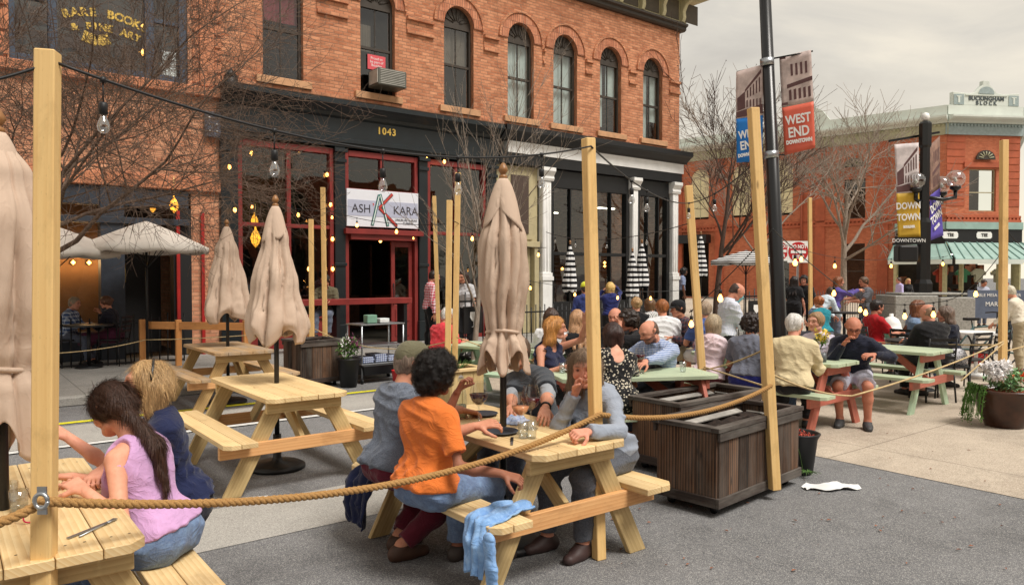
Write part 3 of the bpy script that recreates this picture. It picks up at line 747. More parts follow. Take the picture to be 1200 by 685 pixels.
BL=brick('sandy_brick',srgb(184,122,92),srgb(214,158,124),srgb(168,128,102),bw=.215,bh=.075)
BR=brick('red_orange_brick',srgb(172,96,68),srgb(196,118,86),srgb(170,110,86),bw=.23,bh=.08,stain=.12)
stone=plain('sandstone',srgb(205,160,116),.85,var=.14,scale=3,bump=.3)
sillm=plain('sill_stone',srgb(196,150,112),.85,var=.15,scale=4,bump=.3)
darkwood=plain('dark_brown_frame',srgb(58,50,42),.55,var=.15)
blackp=plain('black_green_paint',srgb(18,27,31),.42,var=.2,scale=3)
blackt=plain('black_trim_paint',srgb(15,16,19),.45,var=.2,scale=3)
redp=plain('red_paint',srgb(128,40,36),.5,var=.14,scale=3)
whitep=plain('white_paint',srgb(232,232,230),.5,var=.06,scale=3)
creamp=plain('cream_paint',srgb(196,188,150),.55,var=.08,scale=3)
bluep=plain('slate_blue_paint',srgb(62,72,88),.5,var=.12,scale=3)
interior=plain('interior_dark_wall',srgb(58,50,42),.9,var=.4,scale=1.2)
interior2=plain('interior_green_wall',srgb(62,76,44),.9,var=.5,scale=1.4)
curt=plain('white_curtain',srgb(216,222,216),.9,var=.08); gcurt=plain('grey_blind',srgb(126,112,98),.9,var=.1); rcurt=plain('red_blind',srgb(150,62,64),.9,var=.1)
gl=glass('window_glass',refl=.10); gl2=glass('shop_glass',tint=(.72,.80,.76,1),refl=.10); gl3=glass('upper_glass',tint=(.8,.85,.85,1),refl=.12)
gold=plain('gold_leaf',srgb(226,190,96),.35,.4,var=.1)
warm=emit('warm_bulb',srgb(255,176,84),5.0); warmdim=emit('warm_lamp',srgb(255,180,80),5.0); fluor=emit('fluorescent',srgb(255,246,220),5.0)
V0=15.5
W1=lambda u,z,d=0: Vector((u,V0-d,z))
def pbox(b,W,u0,u1,z0,z1,d0,d1,m=0,rnd=None):
    """box on a facade plane W(u,z,d)"""
    P=[W(u,z,d) for u in(u0,u1) for z in(z0,z1) for d in(d0,d1)]
    L=[(u,z,d) for u in(u0,u1) for z in(z0,z1) for d in(d0,d1)]
    c=sum(P,Vector())/8
    fs=[(0,1,3,2),(4,6,7,5),(0,4,5,1),(2,3,7,6),(0,2,6,4),(1,5,7,3)]; out=[];uv=[]
    for f in fs:
        n=(P[f[1]]-P[f[0]]).cross(P[f[2]]-P[f[0]]); mid=sum((P[i] for i in f),Vector())/4
        if n.dot(mid-c)<0: f=tuple(reversed(f))
        out.append(f); q=[L[i] for i in f]
        if len({round(x[2],5) for x in q})==1: uv.append([(x[0],x[1]) for x in q])
        elif len({round(x[0],5) for x in q})==1: uv.append([(x[2],x[1]) for x in q])
        else: uv.append([(x[0],x[2]) for x in q])
    b.add(P,out,m,uv,False,rnd)
def profile(b,W,u0,u1,prof,m=0):
    """profile [(d,z)...] closed, extruded along u"""
    n=len(prof); vs=[W(u,z,d) for u in(u0,u1) for d,z in prof]
    fs=[(i,(i+1)%n,n+(i+1)%n,n+i) for i in range(n)]+[tuple(reversed(range(n))),tuple(range(n,2*n))]
    b.add(vs,fs,m,None)
def archpts(uc,zc,rx,rz,n=14,a0=0,a1=PI): return [(uc+rx*math.cos(a0+(a1-a0)*i/n),zc+rz*math.sin(a0+(a1-a0)*i/n)) for i in range(n+1)]
# ---------------------------------------------------------------- brick building 1043
bld=empty('brick_building',(0,0,0),0,'two-storey orange brick corner building with arched upper windows and black storefront numbered 1043','building')
wins=[5.4,7.63,9.87,11.84,13.42,15.2,17.03]; ww=.88; zs=5.86; zc=7.90
b=MB(); holes=[]
for u in wins:
    a=archpts(u+ww/2,zc,ww/2,.46); holes.append([(u,zs),(u+ww,zs)]+a[0:])
holes=[[p for i,p in enumerate(h) if i==0 or math.dist(p,h[i-1])>1e-6] for h in holes]
fn=lambda x,y,d: W1(x,y,-d)
b.prism([(4.56,5.5),(18.72,5.5),(18.72,9.4),(4.56,9.4)],.34,fn,0,holes)
pbox(b,W1,18.38,18.72,5.5,9.4,-15,-.34); pbox(b,W1,18.38,18.72,0,5.5,-15,-.4)
wall=b.build('wall',B1,bld)
b=MB()
for u in wins:
    c=u+ww/2; b.mark()
    out=archpts(c,zc,ww/2+.25,.46+.25,16); inn=archpts(c,zc,ww/2+.004,.464,16)[::-1]
    b.prism(out+inn,-.03,lambda x,y,d:W1(x,y,-d+.001))
b.build_each('window_arch',B1a,bld)
b=MB()
for u in wins:
    c=u+ww/2; out=archpts(c,zc,ww/2+.31,.46+.31,16); inn=archpts(c,zc,ww/2+.252,.46+.252,16)[::-1]
    b.prism(out+inn,-.06,lambda x,y,d:W1(x,y,-d+.001))
prev=4.56
for u in wins+[19.3]:
    x0,x1=prev,min(u-.31,18.72)
    if x1>x0:
        pbox(b,W1,x0,x1,7.74,7.82,.001,.09); pbox(b,W1,x0,x1,7.42,7.50,.001,.06); pbox(b,W1,x0,x1,7.502,7.738,.001,.02)
    prev=u+ww+.31
pbox(b,W1,4.56,18.74,5.62,5.70,.001,.05)
b.build('string_course',B1,bld)
def sash(W,u,z0,z1,w,arch,parent,mats=(darkwood,gl3),inner=None,mid=.52,vm=True,name='window',dep=-.16):
    f=MB(); t=.06
    pbox(f,W,u,u+t,z0,z1,dep-.05,dep+.04); pbox(f,W,u+w-t,u+w,z0,z1,dep-.05,dep+.04); pbox(f,W,u+t,u+w-t,z0,z0+t,dep-.05,dep+.05); pbox(f,W,u+t,u+w-t,z1-t,z1,dep-.05,dep+.04)
    zm=z0+(z1-z0)*mid; pbox(f,W,u+t,u+w-t,zm-.03,zm+.03,dep-.04,dep+.03)
    if vm: pbox(f,W,u+w/2-.013,u+w/2+.013,z0+t,zm-.03,dep-.03,dep+.01); pbox(f,W,u+w/2-.013,u+w/2+.013,zm+.03,z1-t,dep-.03,dep+.01)
    if arch:
        a=archpts(u+w/2,z1,w/2-.002,arch-.004,12); f.prism(a,.08,lambda x,y,d:W(x,y,dep-.04+d))
        for k in range(1,8):
            an=PI*k/8; f.tube([W(u+w/2+.10*math.cos(an),z1+.06+.08*math.sin(an),dep+.05),W(u+w/2+(w/2-.05)*math.cos(an),z1+(arch-.06)*math.sin(an)+.02,dep+.05)],.012,5)
    o=f.build(name,mats[0],parent)
    g=MB(); g.add([W(u+t,z0+t,dep),W(u+w-t,z0+t,dep),W(u+w-t,z1-t,dep),W(u+t,z1-t,dep)],[(0,1,2,3)]); g.build('pane',mats[1],o)
    if inner:
        for (x0,x1,y0,y1,m) in inner:
            c=MB(); n=18; vs=[]
            for i in range(n+1):
                x=u+w*(x0+(x1-x0)*i/n); dd=dep-.12+.02*math.sin(i*2.1)
                vs+= [W(x,z0+(z1-z0)*y0,dd),W(x,z0+(z1-z0)*y1,dd)]
            c.add(vs,[(2*i,2*i+2,2*i+3,2*i+1) for i in range(n)]); c.build('curtain',m,o)
    return o
inn=[[(0,1,.62,1,rcurt)],[(0,.45,.5,.8,gcurt)],[(0,1,.52,1,gcurt)],[(0,1,0,1,curt)],[(0,1,0,1,curt)],[(0,.4,.1,1,curt),(.55,1,.52,1,curt)],[(0,.5,.05,1,curt),(.6,1,.3,1,curt)]]
for u,i in zip(wins,inn): sash(W1,u,zs+.002,zc,ww,.46,bld,inner=i)
b=MB()
for u in wins: b.mark(); pbox(b,W1,u-.16,u+ww+.16,zs-.16,zs,-.1,.10)
b.build_each('window_sill',sillm,bld,bevel=.01)
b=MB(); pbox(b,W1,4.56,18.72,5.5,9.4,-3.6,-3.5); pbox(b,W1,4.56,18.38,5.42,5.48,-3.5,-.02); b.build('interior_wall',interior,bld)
# roof cornice
b=MB(); profile(b,W1,4.4,18.85,[(-.3,9.405),(.10,9.405),(.16,9.45),(.16,9.52),(.24,9.56),(.24,9.62),(-.3,9.62)]); 
b.build('cornice_moulding',darkwood,bld)
b=MB(); pbox(b,W1,4.4,18.80,9.625,10.45,-.3,.10); profile(b,W1,4.3,19.55,[(-.3,10.455),(.78,10.455),(.78,10.56),(-.3,10.56)]); 
pbox(b,W1,18.80,18.92,9.625,10.45,-8,.10); pbox(b,W1,18.85,19.55,10.455,10.56,-8,-.3)
b.build('frieze',creamp,bld)
b=MB(); profile(b,W1,4.2,19.7,[(-.3,10.565),(.82,10.565),(.98,10.72),(1.0,10.85),(-.3,10.85)]); pbox(b,W1,18.85,19.7,10.565,10.85,-8,-.3); b.build('roof_cornice',darkwood,bld)
b=MB(); pr=MB()
for i in range(16):
    u=4.75+i*.93; b.mark(); pr.mark()
    pr.prism([(u+.14,9.72),(u+.76,9.72),(u+.76,10.32),(u+.14,10.32)],.02,lambda x,y,d:W1(x,y,.101+d))
    x=u-.02
    poly=[(.10,9.64),(.20,9.66),(.26,9.80),(.24,9.98),(.34,10.16),(.55,10.26),(.66,10.34),(.68,10.45),(.10,10.45)]
    b.prism(poly,.14,lambda p,q,d:W1(x+d-.09,q,p))
pr.build_each('frieze_panel',plain('frieze_brown',srgb(84,76,64),.7),bld); 
poly=[(.10,9.64),(.20,9.66),(.26,9.80),(.24,9.98),(.34,10.16),(.55,10.26),(.66,10.34),(.68,10.45),(.10,10.45)]
b.mark(); b.prism(poly,.14,lambda p,q,d:Vector((18.80+p-.1+.1,V0+.35+d,q)))
b.build_each('bracket',creamp,bld,bevel=.012)
b=MB(); pbox(b,W1,4.56,18.72,10.2,10.3,-15,-.31); b.build('roof',darkwood,bld)
# air conditioner + notice
ac=empty('air_conditioner',W1(7.78,5.98,.05),0,'grey window air conditioner sticking out below a pink notice','air conditioner')
b=MB(); b.box((.42,-.16,.19),(.72,.5,.38)); b.build('housing',plain('ac_grey',srgb(92,92,84),.5),ac,bevel=.015)
b=MB()
for k in range(9): b.box((.42,-.415,.04+k*.038),(.62,.01,.014))
b.box((.045,-.2,.19),(.012,.40,.30)); b.build('grille',plain('ac_light',srgb(176,174,166),.5),ac)
no=empty('window_notice',W1(7.9,6.40,-.15),0,'small pink notice with white lines behind the upper window above the air conditioner','sign')
b=MB(); b.box((.2,-.02,.22),(.46,.008,.34)); b.build('board',plain('pink_board',srgb(214,84,92),.6,var=.03),no)
wl=plain('sign_white',srgb(235,235,232),.5,var=.03)
for k,(s,z) in enumerate((('Proud to',.31),('be part of',.23),('Boulder',.15))): text_obj(s,'lettering',.085,wl,no,(.2,-.026,z),(PI/2,0,0),.001)
# storefront left (black and red)
sf=empty('storefront',(0,0,0),0,'black and red wooden storefront with the number 1043 and a white restaurant sign','storefront')
b=MB(); profile(b,W1,4.5,11.45,[(0,4.55),(.12,4.55),(.12,4.64),(.16,4.64),(.16,4.72),(.12,4.74),(.12,5.16),(.18,5.20),(.20,5.27),(.34,5.38),(.40,5.42),(.40,5.52),(-.02,5.60),(-.4,5.60),(-.4,4.55)])
b.build('fascia',blackp,sf)
b=MB(); 
for (u0,u1) in ((4.5,4.84),(6.95,7.20),(9.10,9.34),(11.1,11.4)):
    b.mark(); pbox(b,W1,u0,u1,.6,4.549,-.2,.10); pbox(b,W1,u0-.03,u1+.03,.12,.598,-.2,.15); pbox(b,W1,u0-.02,u1+.02,4.2,4.28,.101,.14); pbox(b,W1,u0-.03,u1+.03,4.42,4.5,.101,.18); pbox(b,W1,u0-.02,u1+.02,1.9,1.97,.101,.13)
b.build_each('pilaster',blackp,sf,bevel=.008)
b=MB(); b.tube([W1(4.62,5.35,.35),W1(4.62,5.62,.40)],[.16,.14],10); b.tube([W1(4.62,5.62,.40),W1(4.62,5.78,.40)],[.14,.03],10); b.build('corner_ornament',blackp,sf)
for s_ in ('1043',): text_obj(s_,'house_number',.22,gold,sf,W1(8.22,5.0,.122),(PI/2,0,0),.01,bold=.006,spacing=1.15)
def redframe(u0,u1,zt,divs,base=.75,top=4.5,transd=None):
    r=MB(); t=.09
    pbox(r,W1,u0,u0+t,.12,top,-.12,.05); pbox(r,W1,u1-t,u1,.12,top,-.12,.05); pbox(r,W1,u0+t,u1-t,top-.13,top,-.12,.05)
    if base: pbox(r,W1,u0+t,u1-t,.12,base,-.12,.02); pbox(r,W1,u0+t,u1-t,base,base+.08,-.12,.07)
    for z in zt: pbox(r,W1,u0+t,u1-t,z-.04,z+.04,-.1,.03)
    for x in divs: pbox(r,W1,x-.045,x+.045,base+.08 if base else zt[0]+.04,top-.13,-.095,.025)
    return r
fr=redframe(4.85,6.94,[2.75],[5.93]).build('window_frame',redp,sf,bevel=.006)
g=MB(); g.add([W1(4.9,.8,-.04),W1(6.9,.8,-.04),W1(6.9,4.4,-.04),W1(4.9,4.4,-.04)],[(0,1,2,3)]); g.build('pane',gl2,fr)
fr=redframe(9.35,11.09,[2.72],[10.2]).build('window_frame',redp,sf,bevel=.006)
g=MB(); g.add([W1(9.4,.8,-.04),W1(11.05,.8,-.04),W1(11.05,4.4,-.04),W1(9.4,4.4,-.04)],[(0,1,2,3)]); g.build('pane',gl2,fr)
fr=redframe(7.21,9.09,[2.72,3.62],[8.15],base=0); 
pbox(fr,W1,7.3,8.99,2.50,2.679,-.1,.16); pbox(fr,W1,7.15,9.15,2.62,2.74,.051,.22)
fr=fr.build('door_frame',redp,sf,bevel=.006)
g=MB(); g.add([W1(7.3,3.62,-.04),W1(9.0,3.62,-.04),W1(9.0,4.4,-.04),W1(7.3,4.4,-.04)],[(0,1,2,3)]); g.build('pane',gl2,fr)
dr=MB(); # door leaf, half open
du0,du1=8.42,8.99
pbox(dr,W1,du0,du1,.13,1.0,-.10,-.05); pbox(dr,W1,du0,du0+.10,1.001,2.49,-.10,-.05); pbox(dr,W1,du1-.10,du1,1.001,2.49,-.10,-.05); pbox(dr,W1,du0+.10,du1-.10,2.36,2.49,-.10,-.05)
pbox(dr,W1,du0+.1,du1-.1,.25,.52,-.049,-.035); pbox(dr,W1,du0+.1,du1-.1,.60,.9,-.049,-.035)
do=dr.build('door',redp,sf,bevel=.006)
g=MB(); g.add([W1(du0+.1,1.0,-.07),W1(du1-.1,1.0,-.07),W1(du1-.1,2.36,-.07),W1(du0+.1,2.36,-.07)],[(0,1,2,3)]); g.build('pane',gl2,do)
g=MB(); g.tube([W1(8.47,1.0,-.03),W1(8.45,1.05,.02),W1(8.45,1.45,.02),W1(8.47,1.5,-.03)],.014,8); g.build('door_handle',blackt,do)
# interior
b=MB(); pbox(b,W1,4.5,18.3,.06,.12,-7,-.2); pbox(b,W1,4.5,18.3,5.3,5.4,-7,-.41); pbox(b,W1,4.5,18.3,.12,5.3,-7.1,-7); pbox(b,W1,4.4,4.5,.12,5.3,-7,-.41); pbox(b,W1,11.42,11.52,.12,5.3,-7,-.41); 
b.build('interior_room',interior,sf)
b=MB()
for i in range(10): 
    x=4.8+i*.66; pbox(b,W1,x,x+.5,.12,1.1,-4.5-.7*(i%2),-4.1-.7*(i%2)); pbox(b,W1,x,x+.06,1.1,2.6,-4.5,-4.4)
pbox(b,W1,5,11,2.7,2.78,-4.6,-4.2)
b.build('interior_furniture',plain('interior_wood',srgb(96,56,36),.6,var=.3),sf)
b=MB(); pbox(b,W1,4.9,6.9,2.9,4.6,-2.2,-2.1); pbox(b,W1,9.4,11.0,3.0,4.6,-2.6,-2.5); b.build('interior_bulkhead',interior2,sf)
# white sign
sg=empty('restaurant_sign',W1(8.135,3.215,.10),0,'white sign reading ASH KARA with a striped AK emblem above the red door','sign')
b=MB(); b.box((0,0,0),(1.84,.06,.84)); b.build('board',plain('sign_board',srgb(222,224,232),.5,var=.02),sg,bevel=.005)
b=MB(); b.box((0,-.033,.0),(1.80,.004,.36)); b.build('grey_band',plain('sign_band',srgb(176,180,200),.5,var=.02),sg)
txt=plain('sign_charcoal',srgb(52,50,58),.5,var=.02); grn=plain('sign_teal',srgb(70,140,130),.5,var=.02); rdd=plain('sign_red',srgb(196,70,62),.5,var=.02)
text_obj('ASH','lettering',.27,txt,sg,(-.57,-.038,-.02),(PI/2,0,0),.002,sx=.95)
text_obj('KARA','lettering',.27,txt,sg,(.57,-.038,-.02),(PI/2,0,0),.002,sx=.95)
text_obj('’','lettering',.27,rdd,sg,(-.27,-.038,.02),(PI/2,0,0),.002)
text_obj('UNUSUAL KARAS\n     CUISINE','lettering',.075,txt,sg,(.58,-.038,-.27),(PI/2,0,0),.002).name='lettering'
def stroke(pts,w,m,d):
    b=MB()
    for a,c in zip(pts[:-1],pts[1:]): b.beam((a[0],d,a[1]),(c[0],d,c[1]),w,.004,up=(0,1,0))
    return b.build('emblem_stroke',m,sg)
for (pp,m) in ((((-.30,-.38),(-.12,.32)),grn),(((-.10,.34),(.10,-.38)),grn),(((.22,.36),(-.12,.02),(.34,-.38)),rdd)):
    stroke(pp,.075,txt,-.039); stroke(pp,.05,m,-.044); stroke([(pp[0][0]*.97+pp[1][0]*.03,pp[0][1]*.97+pp[1][1]*.03)]+list(pp[1:-1])+[(pp[-1][0]*.96+pp[-2][0]*.04,pp[-1][1]*.96+pp[-2][1]*.04)],.018,wl if m is grn else rdd,-.049)
# bar counter and bulbs on the storefront
bc=empty('bar_counter',W1(7.0,1.15,1.3),0,'long red wooden bar shelf in front of the black storefront','counter')
b=MB(); b.box((-.6,0,0),(3.4,.38,.12)); b.build('counter_top',redp,bc,bevel=.006)
for x in (-2.1,-.6,.95):
    b=MB(); b.box((x,0,-.545),(.08,.3,.96)); b.build('support',blackt,bc)
# ---------------------------------------------------------------- right storefront (white columns)
sw=empty('storefront',(0,0,0),0,'storefront with white columns, black window frames and a white fascia band','storefront')
b=MB(); profile(b,W1,11.5,18.9,[(-.4,5.21),(.16,5.21),(.20,5.27),(.34,5.38),(.42,5.42),(.42,5.56),(-.4,5.60)]); pbox(b,W1,11.5,18.72,4.62,4.90,-.4,.12); 
b.build('cornice',blackt,sw)
b=MB(); pbox(b,W1,11.75,18.78,4.905,5.205,-.4,.14); b.build('fascia_band',whitep,sw)
def column(u0,u1):
    b=MB(); c=(u0+u1)/2; w=u1-u0
    pbox(b,W1,u0,u1,.12,.5,-.15,.16); pbox(b,W1,u0+.03,u1-.03,.501,1.55,-.12,.12); pbox(b,W1,u0,u1,1.551,1.66,-.14,.15)
    pbox(b,W1,u0+.05,u1-.05,1.661,4.25,-.1,.09); pbox(b,W1,u0+.02,u1-.02,1.661,1.76,-.12,.12)
    for k in range(3): 
        x=u0+.09+k*(w-.18)/2; b.tube([W1(x,1.8,.09),W1(x,4.2,.09)],.022,6)
    profile(b,W1,u0-.02,u1+.02,[(-.1,4.26),(.12,4.26),(.15,4.33),(.13,4.40),(.22,4.52),(.22,4.615),(-.1,4.615)])
    return b.build('column',whitep,sw,bevel=.006)
for c in ((12.92,13.32),(16.45,16.78),(18.28,18.64)): column(*c)
cream=plain('pale_yellow_paint',srgb(180,168,132),.55,var=.08)
b=MB(); pbox(b,W1,11.52,12.9,2.55,4.6,-.3,-.06); pbox(b,W1,11.52,11.72,.12,2.54,-.3,.02); pbox(b,W1,12.74,12.9,.12,2.54,-.3,.02); pbox(b,W1,11.75,12.7,2.65,4.5,-.059,-.02); pbox(b,W1,11.52,12.9,2.45,2.6,-.05,.06); b.build('door_surround',cream,sw,bevel=.006)
b=MB(); pbox(b,W1,11.95,12.55,2.8,4.35,-.018,.0); b.build('brown_panel',plain('brown_panel_paint',srgb(74,58,50),.6),sw)
b=MB(); pbox(b,W1,11.74,12.72,.13,2.44,-.2,-.14); d_=b.build('door',cream,sw)
g=MB(); g.add([W1(11.92,.95,-.135),W1(12.54,.95,-.135),W1(12.54,2.25,-.135),W1(11.92,2.25,-.135)],[(0,1,2,3)]); g.build('pane',plain('door_glass_dark',srgb(36,42,44),.08),d_)
text_obj('SHINE\nOPEN','lettering',.12,wl,d_,W1(12.22,1.5,-.128),(PI/2,0,0),.001)
b=MB(); b.tube([W1(11.82,1.2,-.12),W1(11.82,1.2,-.05)],.025,8); b.build('door_knob',blackt,d_)
b=MB()
for (u0,u1,mul) in ((13.33,16.44,(14.1,15.0,15.7)),(16.79,18.27,(17.3,17.8))):
    pbox(b,W1,u0,u1,4.12,4.6,-.2,-.02); pbox(b,W1,u0,u0+.12,.12,4.119,-.2,0); pbox(b,W1,u1-.12,u1,.12,4.119,-.2,0); pbox(b,W1,u0+.12,u1-.12,.12,.95,-.2,-.01); pbox(b,W1,u0+.12,u1-.12,2.25,2.34,-.18,-.02)
    for x in mul:
        wdt=.06 if x in (15.0,) else .02; pbox(b,W1,x-wdt,x+wdt,.951,4.119,-.19,-.03)
b.build('window_frame',blackt,sw,bevel=.004)
g=MB(); g.add([W1(13.4,.9,-.1),W1(16.4,.9,-.1),W1(16.4,4.15,-.1),W1(13.4,4.15,-.1)],[(0,1,2,3)]); g.build('pane',gl,sw)
g=MB(); g.add([W1(16.85,.9,-.1),W1(18.2,.9,-.1),W1(18.2,4.15,-.1),W1(16.85,4.15,-.1)],[(0,1,2,3)]); g.build('pane',gl,sw)
b=MB(); pbox(b,W1,11.53,18.3,.12,5.3,-6.1,-6); pbox(b,W1,11.53,18.3,5.3,5.4,-6,-.41)
b.build('interior_room',plain('shop_interior',srgb(84,76,44),.9,var=.7,scale=.8),sw)
b=MB()
for i in range(11):
    x=13.4+i*.45; h_=random.uniform(1.0,2.1); pbox(b,W1,x,x+.3,.12,h_,-3.4-(i%3)*.5,-3.0-(i%3)*.5)
b.build('interior_furniture',plain('interior_wood',srgb(96,56,36),.6,var=.3),sw)
b=MB()
for x,z,d in ((14.2,3.6,-2.6),(17.6,3.9,-2.2),(15.6,3.7,-2.8)): b.mark(); pbox(b,W1,x-.35,x+.35,z,z+.03,d,d+.12)
b.build_each('ceiling_light',fluor,sw)
b=MB()
for x,z,d in ((14.0,2.0,-2),(15.8,1.9,-2.3),(17.2,2.1,-1.8),(15.2,2.2,-3),(17.9,2.0,-2.5),(13.7,1.7,-1.5)): b.mark(); b.lathe([(0,-.05),(.05,0),(0,.05)],W1(x,z,d),8)
b.build_each('lamp_bulb',warm,sw)
# ---------------------------------------------------------------- left building (bookshop above, restaurant below)
lb=empty('bookshop_building',(0,0,0),0,'sandy brick building at the left with slate blue bay windows and gold bookshop lettering','building')
b=MB(); hl=[[(-3.2,5.45),(-.2,5.45),(-.2,9),(-3.2,9)],[(1.0,5.45),(3.92,5.45),(3.92,9),(1.0,9)]]
b.prism([(-8,3.35),(4.555,3.35),(4.555,11),(-8,11)],.34,fn,0,hl)
pbox(b,W1,-8,-4.5,.12,3.349,-.34,0); pbox(b,W1,-2.6,-1.6,.12,3.349,-.34,0); pbox(b,W1,3.95,4.49,.12,3.349,-.34,0); pbox(b,W1,4.22,4.555,0,3.3,-12,-.35)
b.build('wall',BL,lb)
b=MB()
for x0,x1 in ((4.0,4.12),(4.42,4.55)):
    b.mark()
    for k in range(22): 
        z=5.5+k*.25; pbox(b,W1,x0,x1,z,z+.2,.001,.035)
b.mark(); pbox(b,W1,4.13,4.41,5.45,11,.001,.06)
b.mark()
for k in range(13): pbox(b,W1,.78,.98,5.5+k*.42,5.5+k*.42+.36,.001,.04)
b.build_each('quoin',plain('terracotta_stone',srgb(196,128,92),.8,var=.1,bump=.2),lb,bevel=.006)
b=MB(); pbox(b,W1,-8,4.555,5.24,5.42,.001,.12); pbox(b,W1,-8,4.555,3.36,3.6,.001,.08); b.build('stone_band',plain('terracotta_stone',srgb(196,128,92),.8),lb,bevel=.01)
def baywin(u0,u1,m):
    f=MB(); z0,z1=5.45,9
    for x,w_ in ((u0,.09),(u1-.15,.15),(u0+(u1-u0)*.20,.14),(u0+(u1-u0)*.74,.16)): pbox(f,W1,x,x+w_,z0,z1,-.2,-.04)
    pbox(f,W1,u0,u1,z0,z0+.12,-.22,-.045); 
    for a,b_ in ((0,.2),(.74,1)): pbox(f,W1,u0+(u1-u0)*a+.1,u0+(u1-u0)*b_-.05,6.55,6.63,-.19,-.06)
    pbox(f,W1,u0+.1,u1-.1,7.15,7.22,-.19,-.06)
    o=f.build('window_frame',m,lb,bevel=.005)
    g=MB(); g.add([W1(u0,z0,-.12),W1(u1,z0,-.12),W1(u1,z1,-.12),W1(u0,z1,-.12)],[(0,1,2,3)]); g.build('pane',gl3,o); return o
w_=baywin(1.0,3.92,bluep); baywin(-3.2,-.2,bluep)
def arctext(s,r,cz,cu,size,a0,a1,parent,d):
    n=len(s)
    for i,ch in enumerate(s):
        if ch==' ': continue
        a=a0+(a1-a0)*i/(n-1); x=cu+r*math.sin(a); z=cz+r*math.cos(a)
        text_obj(ch,'gold_letter',size,gold,parent,W1(x,z,d),(PI/2,-0,0),.006,bold=.008).rotation_euler=(PI/2,a,0)
arctext('RARE BOOKS',1.7,4.84,2.50,.21,-.38,.40,w_,-.105)
arctext('& FINE ART',1.7,4.58,2.50,.18,-.30,.32,w_,-.105)
b=MB(); b.box(W1(2.25,6.05,-.105),(.24,.006,.2),Matrix.Rotation(.25,3,'Y')); b.box(W1(2.46,6.06,-.105),(.22,.006,.2),Matrix.Rotation(-.35,3,'Y')); b.build('open_book_emblem',gold,w_)
b=MB(); pbox(b,W1,-8,4.5,3.4,3.5,-5,-.35); pbox(b,W1,-8,4.5,5.3,5.4,-5,-.35); pbox(b,W1,-8,4.5,.1,11,-5.1,-5); b.build('interior_wall',interior,lb)
b=MB()
for i in range(14):
    x=-3+i*.5; 
    for k in range(4):
        z=5.5+k*.42; pbox(b,W1,x,x+.42,z,z+random.uniform(.2,.34),-2.4,-2.1,rnd=random.random())
b.build('bookshelf',wood('books_brown',srgb(120,74,44),srgb(60,34,22)),lb)
b=MB(); b.mark(); b.lathe([(0,-.09),(.09,0),(0,.09)],W1(3.45,6.85,-1.4),10); b.mark(); b.lathe([(0,-.07),(.07,0),(0,.07)],W1(3.35,6.25,-1.2),10); b.mark(); b.lathe([(0,-.05),(.05,0),(0,.05)],W1(1.9,7.9,-1.2),10); b.build_each('lamp_bulb',warm,lb)
# restaurant front below
rf=empty('storefront',(0,0,0),0,'dark restaurant front at the left with warm lit window and red door posts','storefront')
b=MB(); dgrey=plain('dark_slate_paint',srgb(48,54,64),.5,var=.2)
for u0,u1 in ((-1.6,-1.45),(-.1,.05),(1.35,1.5),(2.35,2.75)): pbox(b,W1,u0,u1,.12,3.34,-.25,.06)
pbox(b,W1,-1.6,3.9,3.0,3.34,-.25,.02); pbox(b,W1,-1.6,3.9,2.66,2.78,-.2,.10); pbox(b,W1,-1.6,2.35,.12,.65,-.25,-.02); b.build('window_frame',dgrey,rf,bevel=.006)
g=MB(); g.add([W1(-1.5,.6,-.1),W1(2.4,.6,-.1),W1(2.4,3.0,-.1),W1(-1.5,3.0,-.1)],[(0,1,2,3)]); g.build('pane',glass('clear_shop_glass',refl=.05),rf)
b=MB(); pbox(b,W1,-3,3.0,.12,3.3,-1.9,-1.8); b.build('interior_wall',plain('ochre_plaster',srgb(140,100,66),.85,var=.15,scale=2),rf)
for i in range(7):
    x=1.0+i*.28; b=MB(); b.lathe([(0,-.05),(.045,0),(0,.05)],W1(x,1.95,-1.66),10); s_=b.build('wall_lamp',warm,rf)
    b=MB(); b.cyl(W1(x,1.95,-1.8),W1(x,1.95,-1.72),.05,.05,10); b.build('lamp_mount',blackt,s_)
    l=bpy.data.lights.new('sconce_light','POINT'); l.energy=3.2; l.color=(1,.62,.28); l.shadow_soft_size=.05; lo=bpy.data.objects.new('sconce_light',l); COL.objects.link(lo); lo.location=W1(x,1.95,-1.62); lo.parent=rf
b=MB(); b.mark(); pbox(b,W1,2.75,3.62,.12,3.0,-1.2,-1.1); b.mark(); pbox(b,W1,-2.6,-2.5,.12,3.3,-1.8,-.3); b.build_each('dark_door',plain('near_black',srgb(18,17,18),.6),rf)
b=MB(); b.tube([W1(2.95,1.55,-1.08),W1(2.95,1.95,-1.08)],.02,6); b.build('door_handle',plain('brass_handle',srgb(220,196,130),.3,.8),rf)
redbr=plain('bright_red_post',srgb(166,30,26),.5)
for u in (3.66,4.12):
    b=MB(); pbox(b,W1,u,u+.06,.12,2.95,.02,.08); b.build('red_post',redbr,rf)
b=MB(); pbox(b,W1,3.62,3.95,.12,3.0,-.3,0); b.build('dark_side_panel',plain('near_black',srgb(18,17,18),.6),rf)
b=MB(); pbox(b,W1,-1.6,3.9,3.05,3.3,.021,.03); b.build('red_fascia_strip',redbr,rf) if 0 else None
# grey junction panel on the corner
jb=empty('meter_box',W1(4.35,4.45,.08),0,'grey metal meter box on the brick corner beside the black storefront','box')
b=MB(); b.box((0,0,.25),(.30,.10,.5)); b.build('box_body',plain('meter_grey',srgb(84,90,104),.5),jb,bevel=.01)
b=MB()
for x in(-.07,.07):
    for z in(.12,.25,.38): b.cyl((x,-.05,z),(x,-.06,z),.02,.02,8)
b.build('meter_dial',whitep,jb)
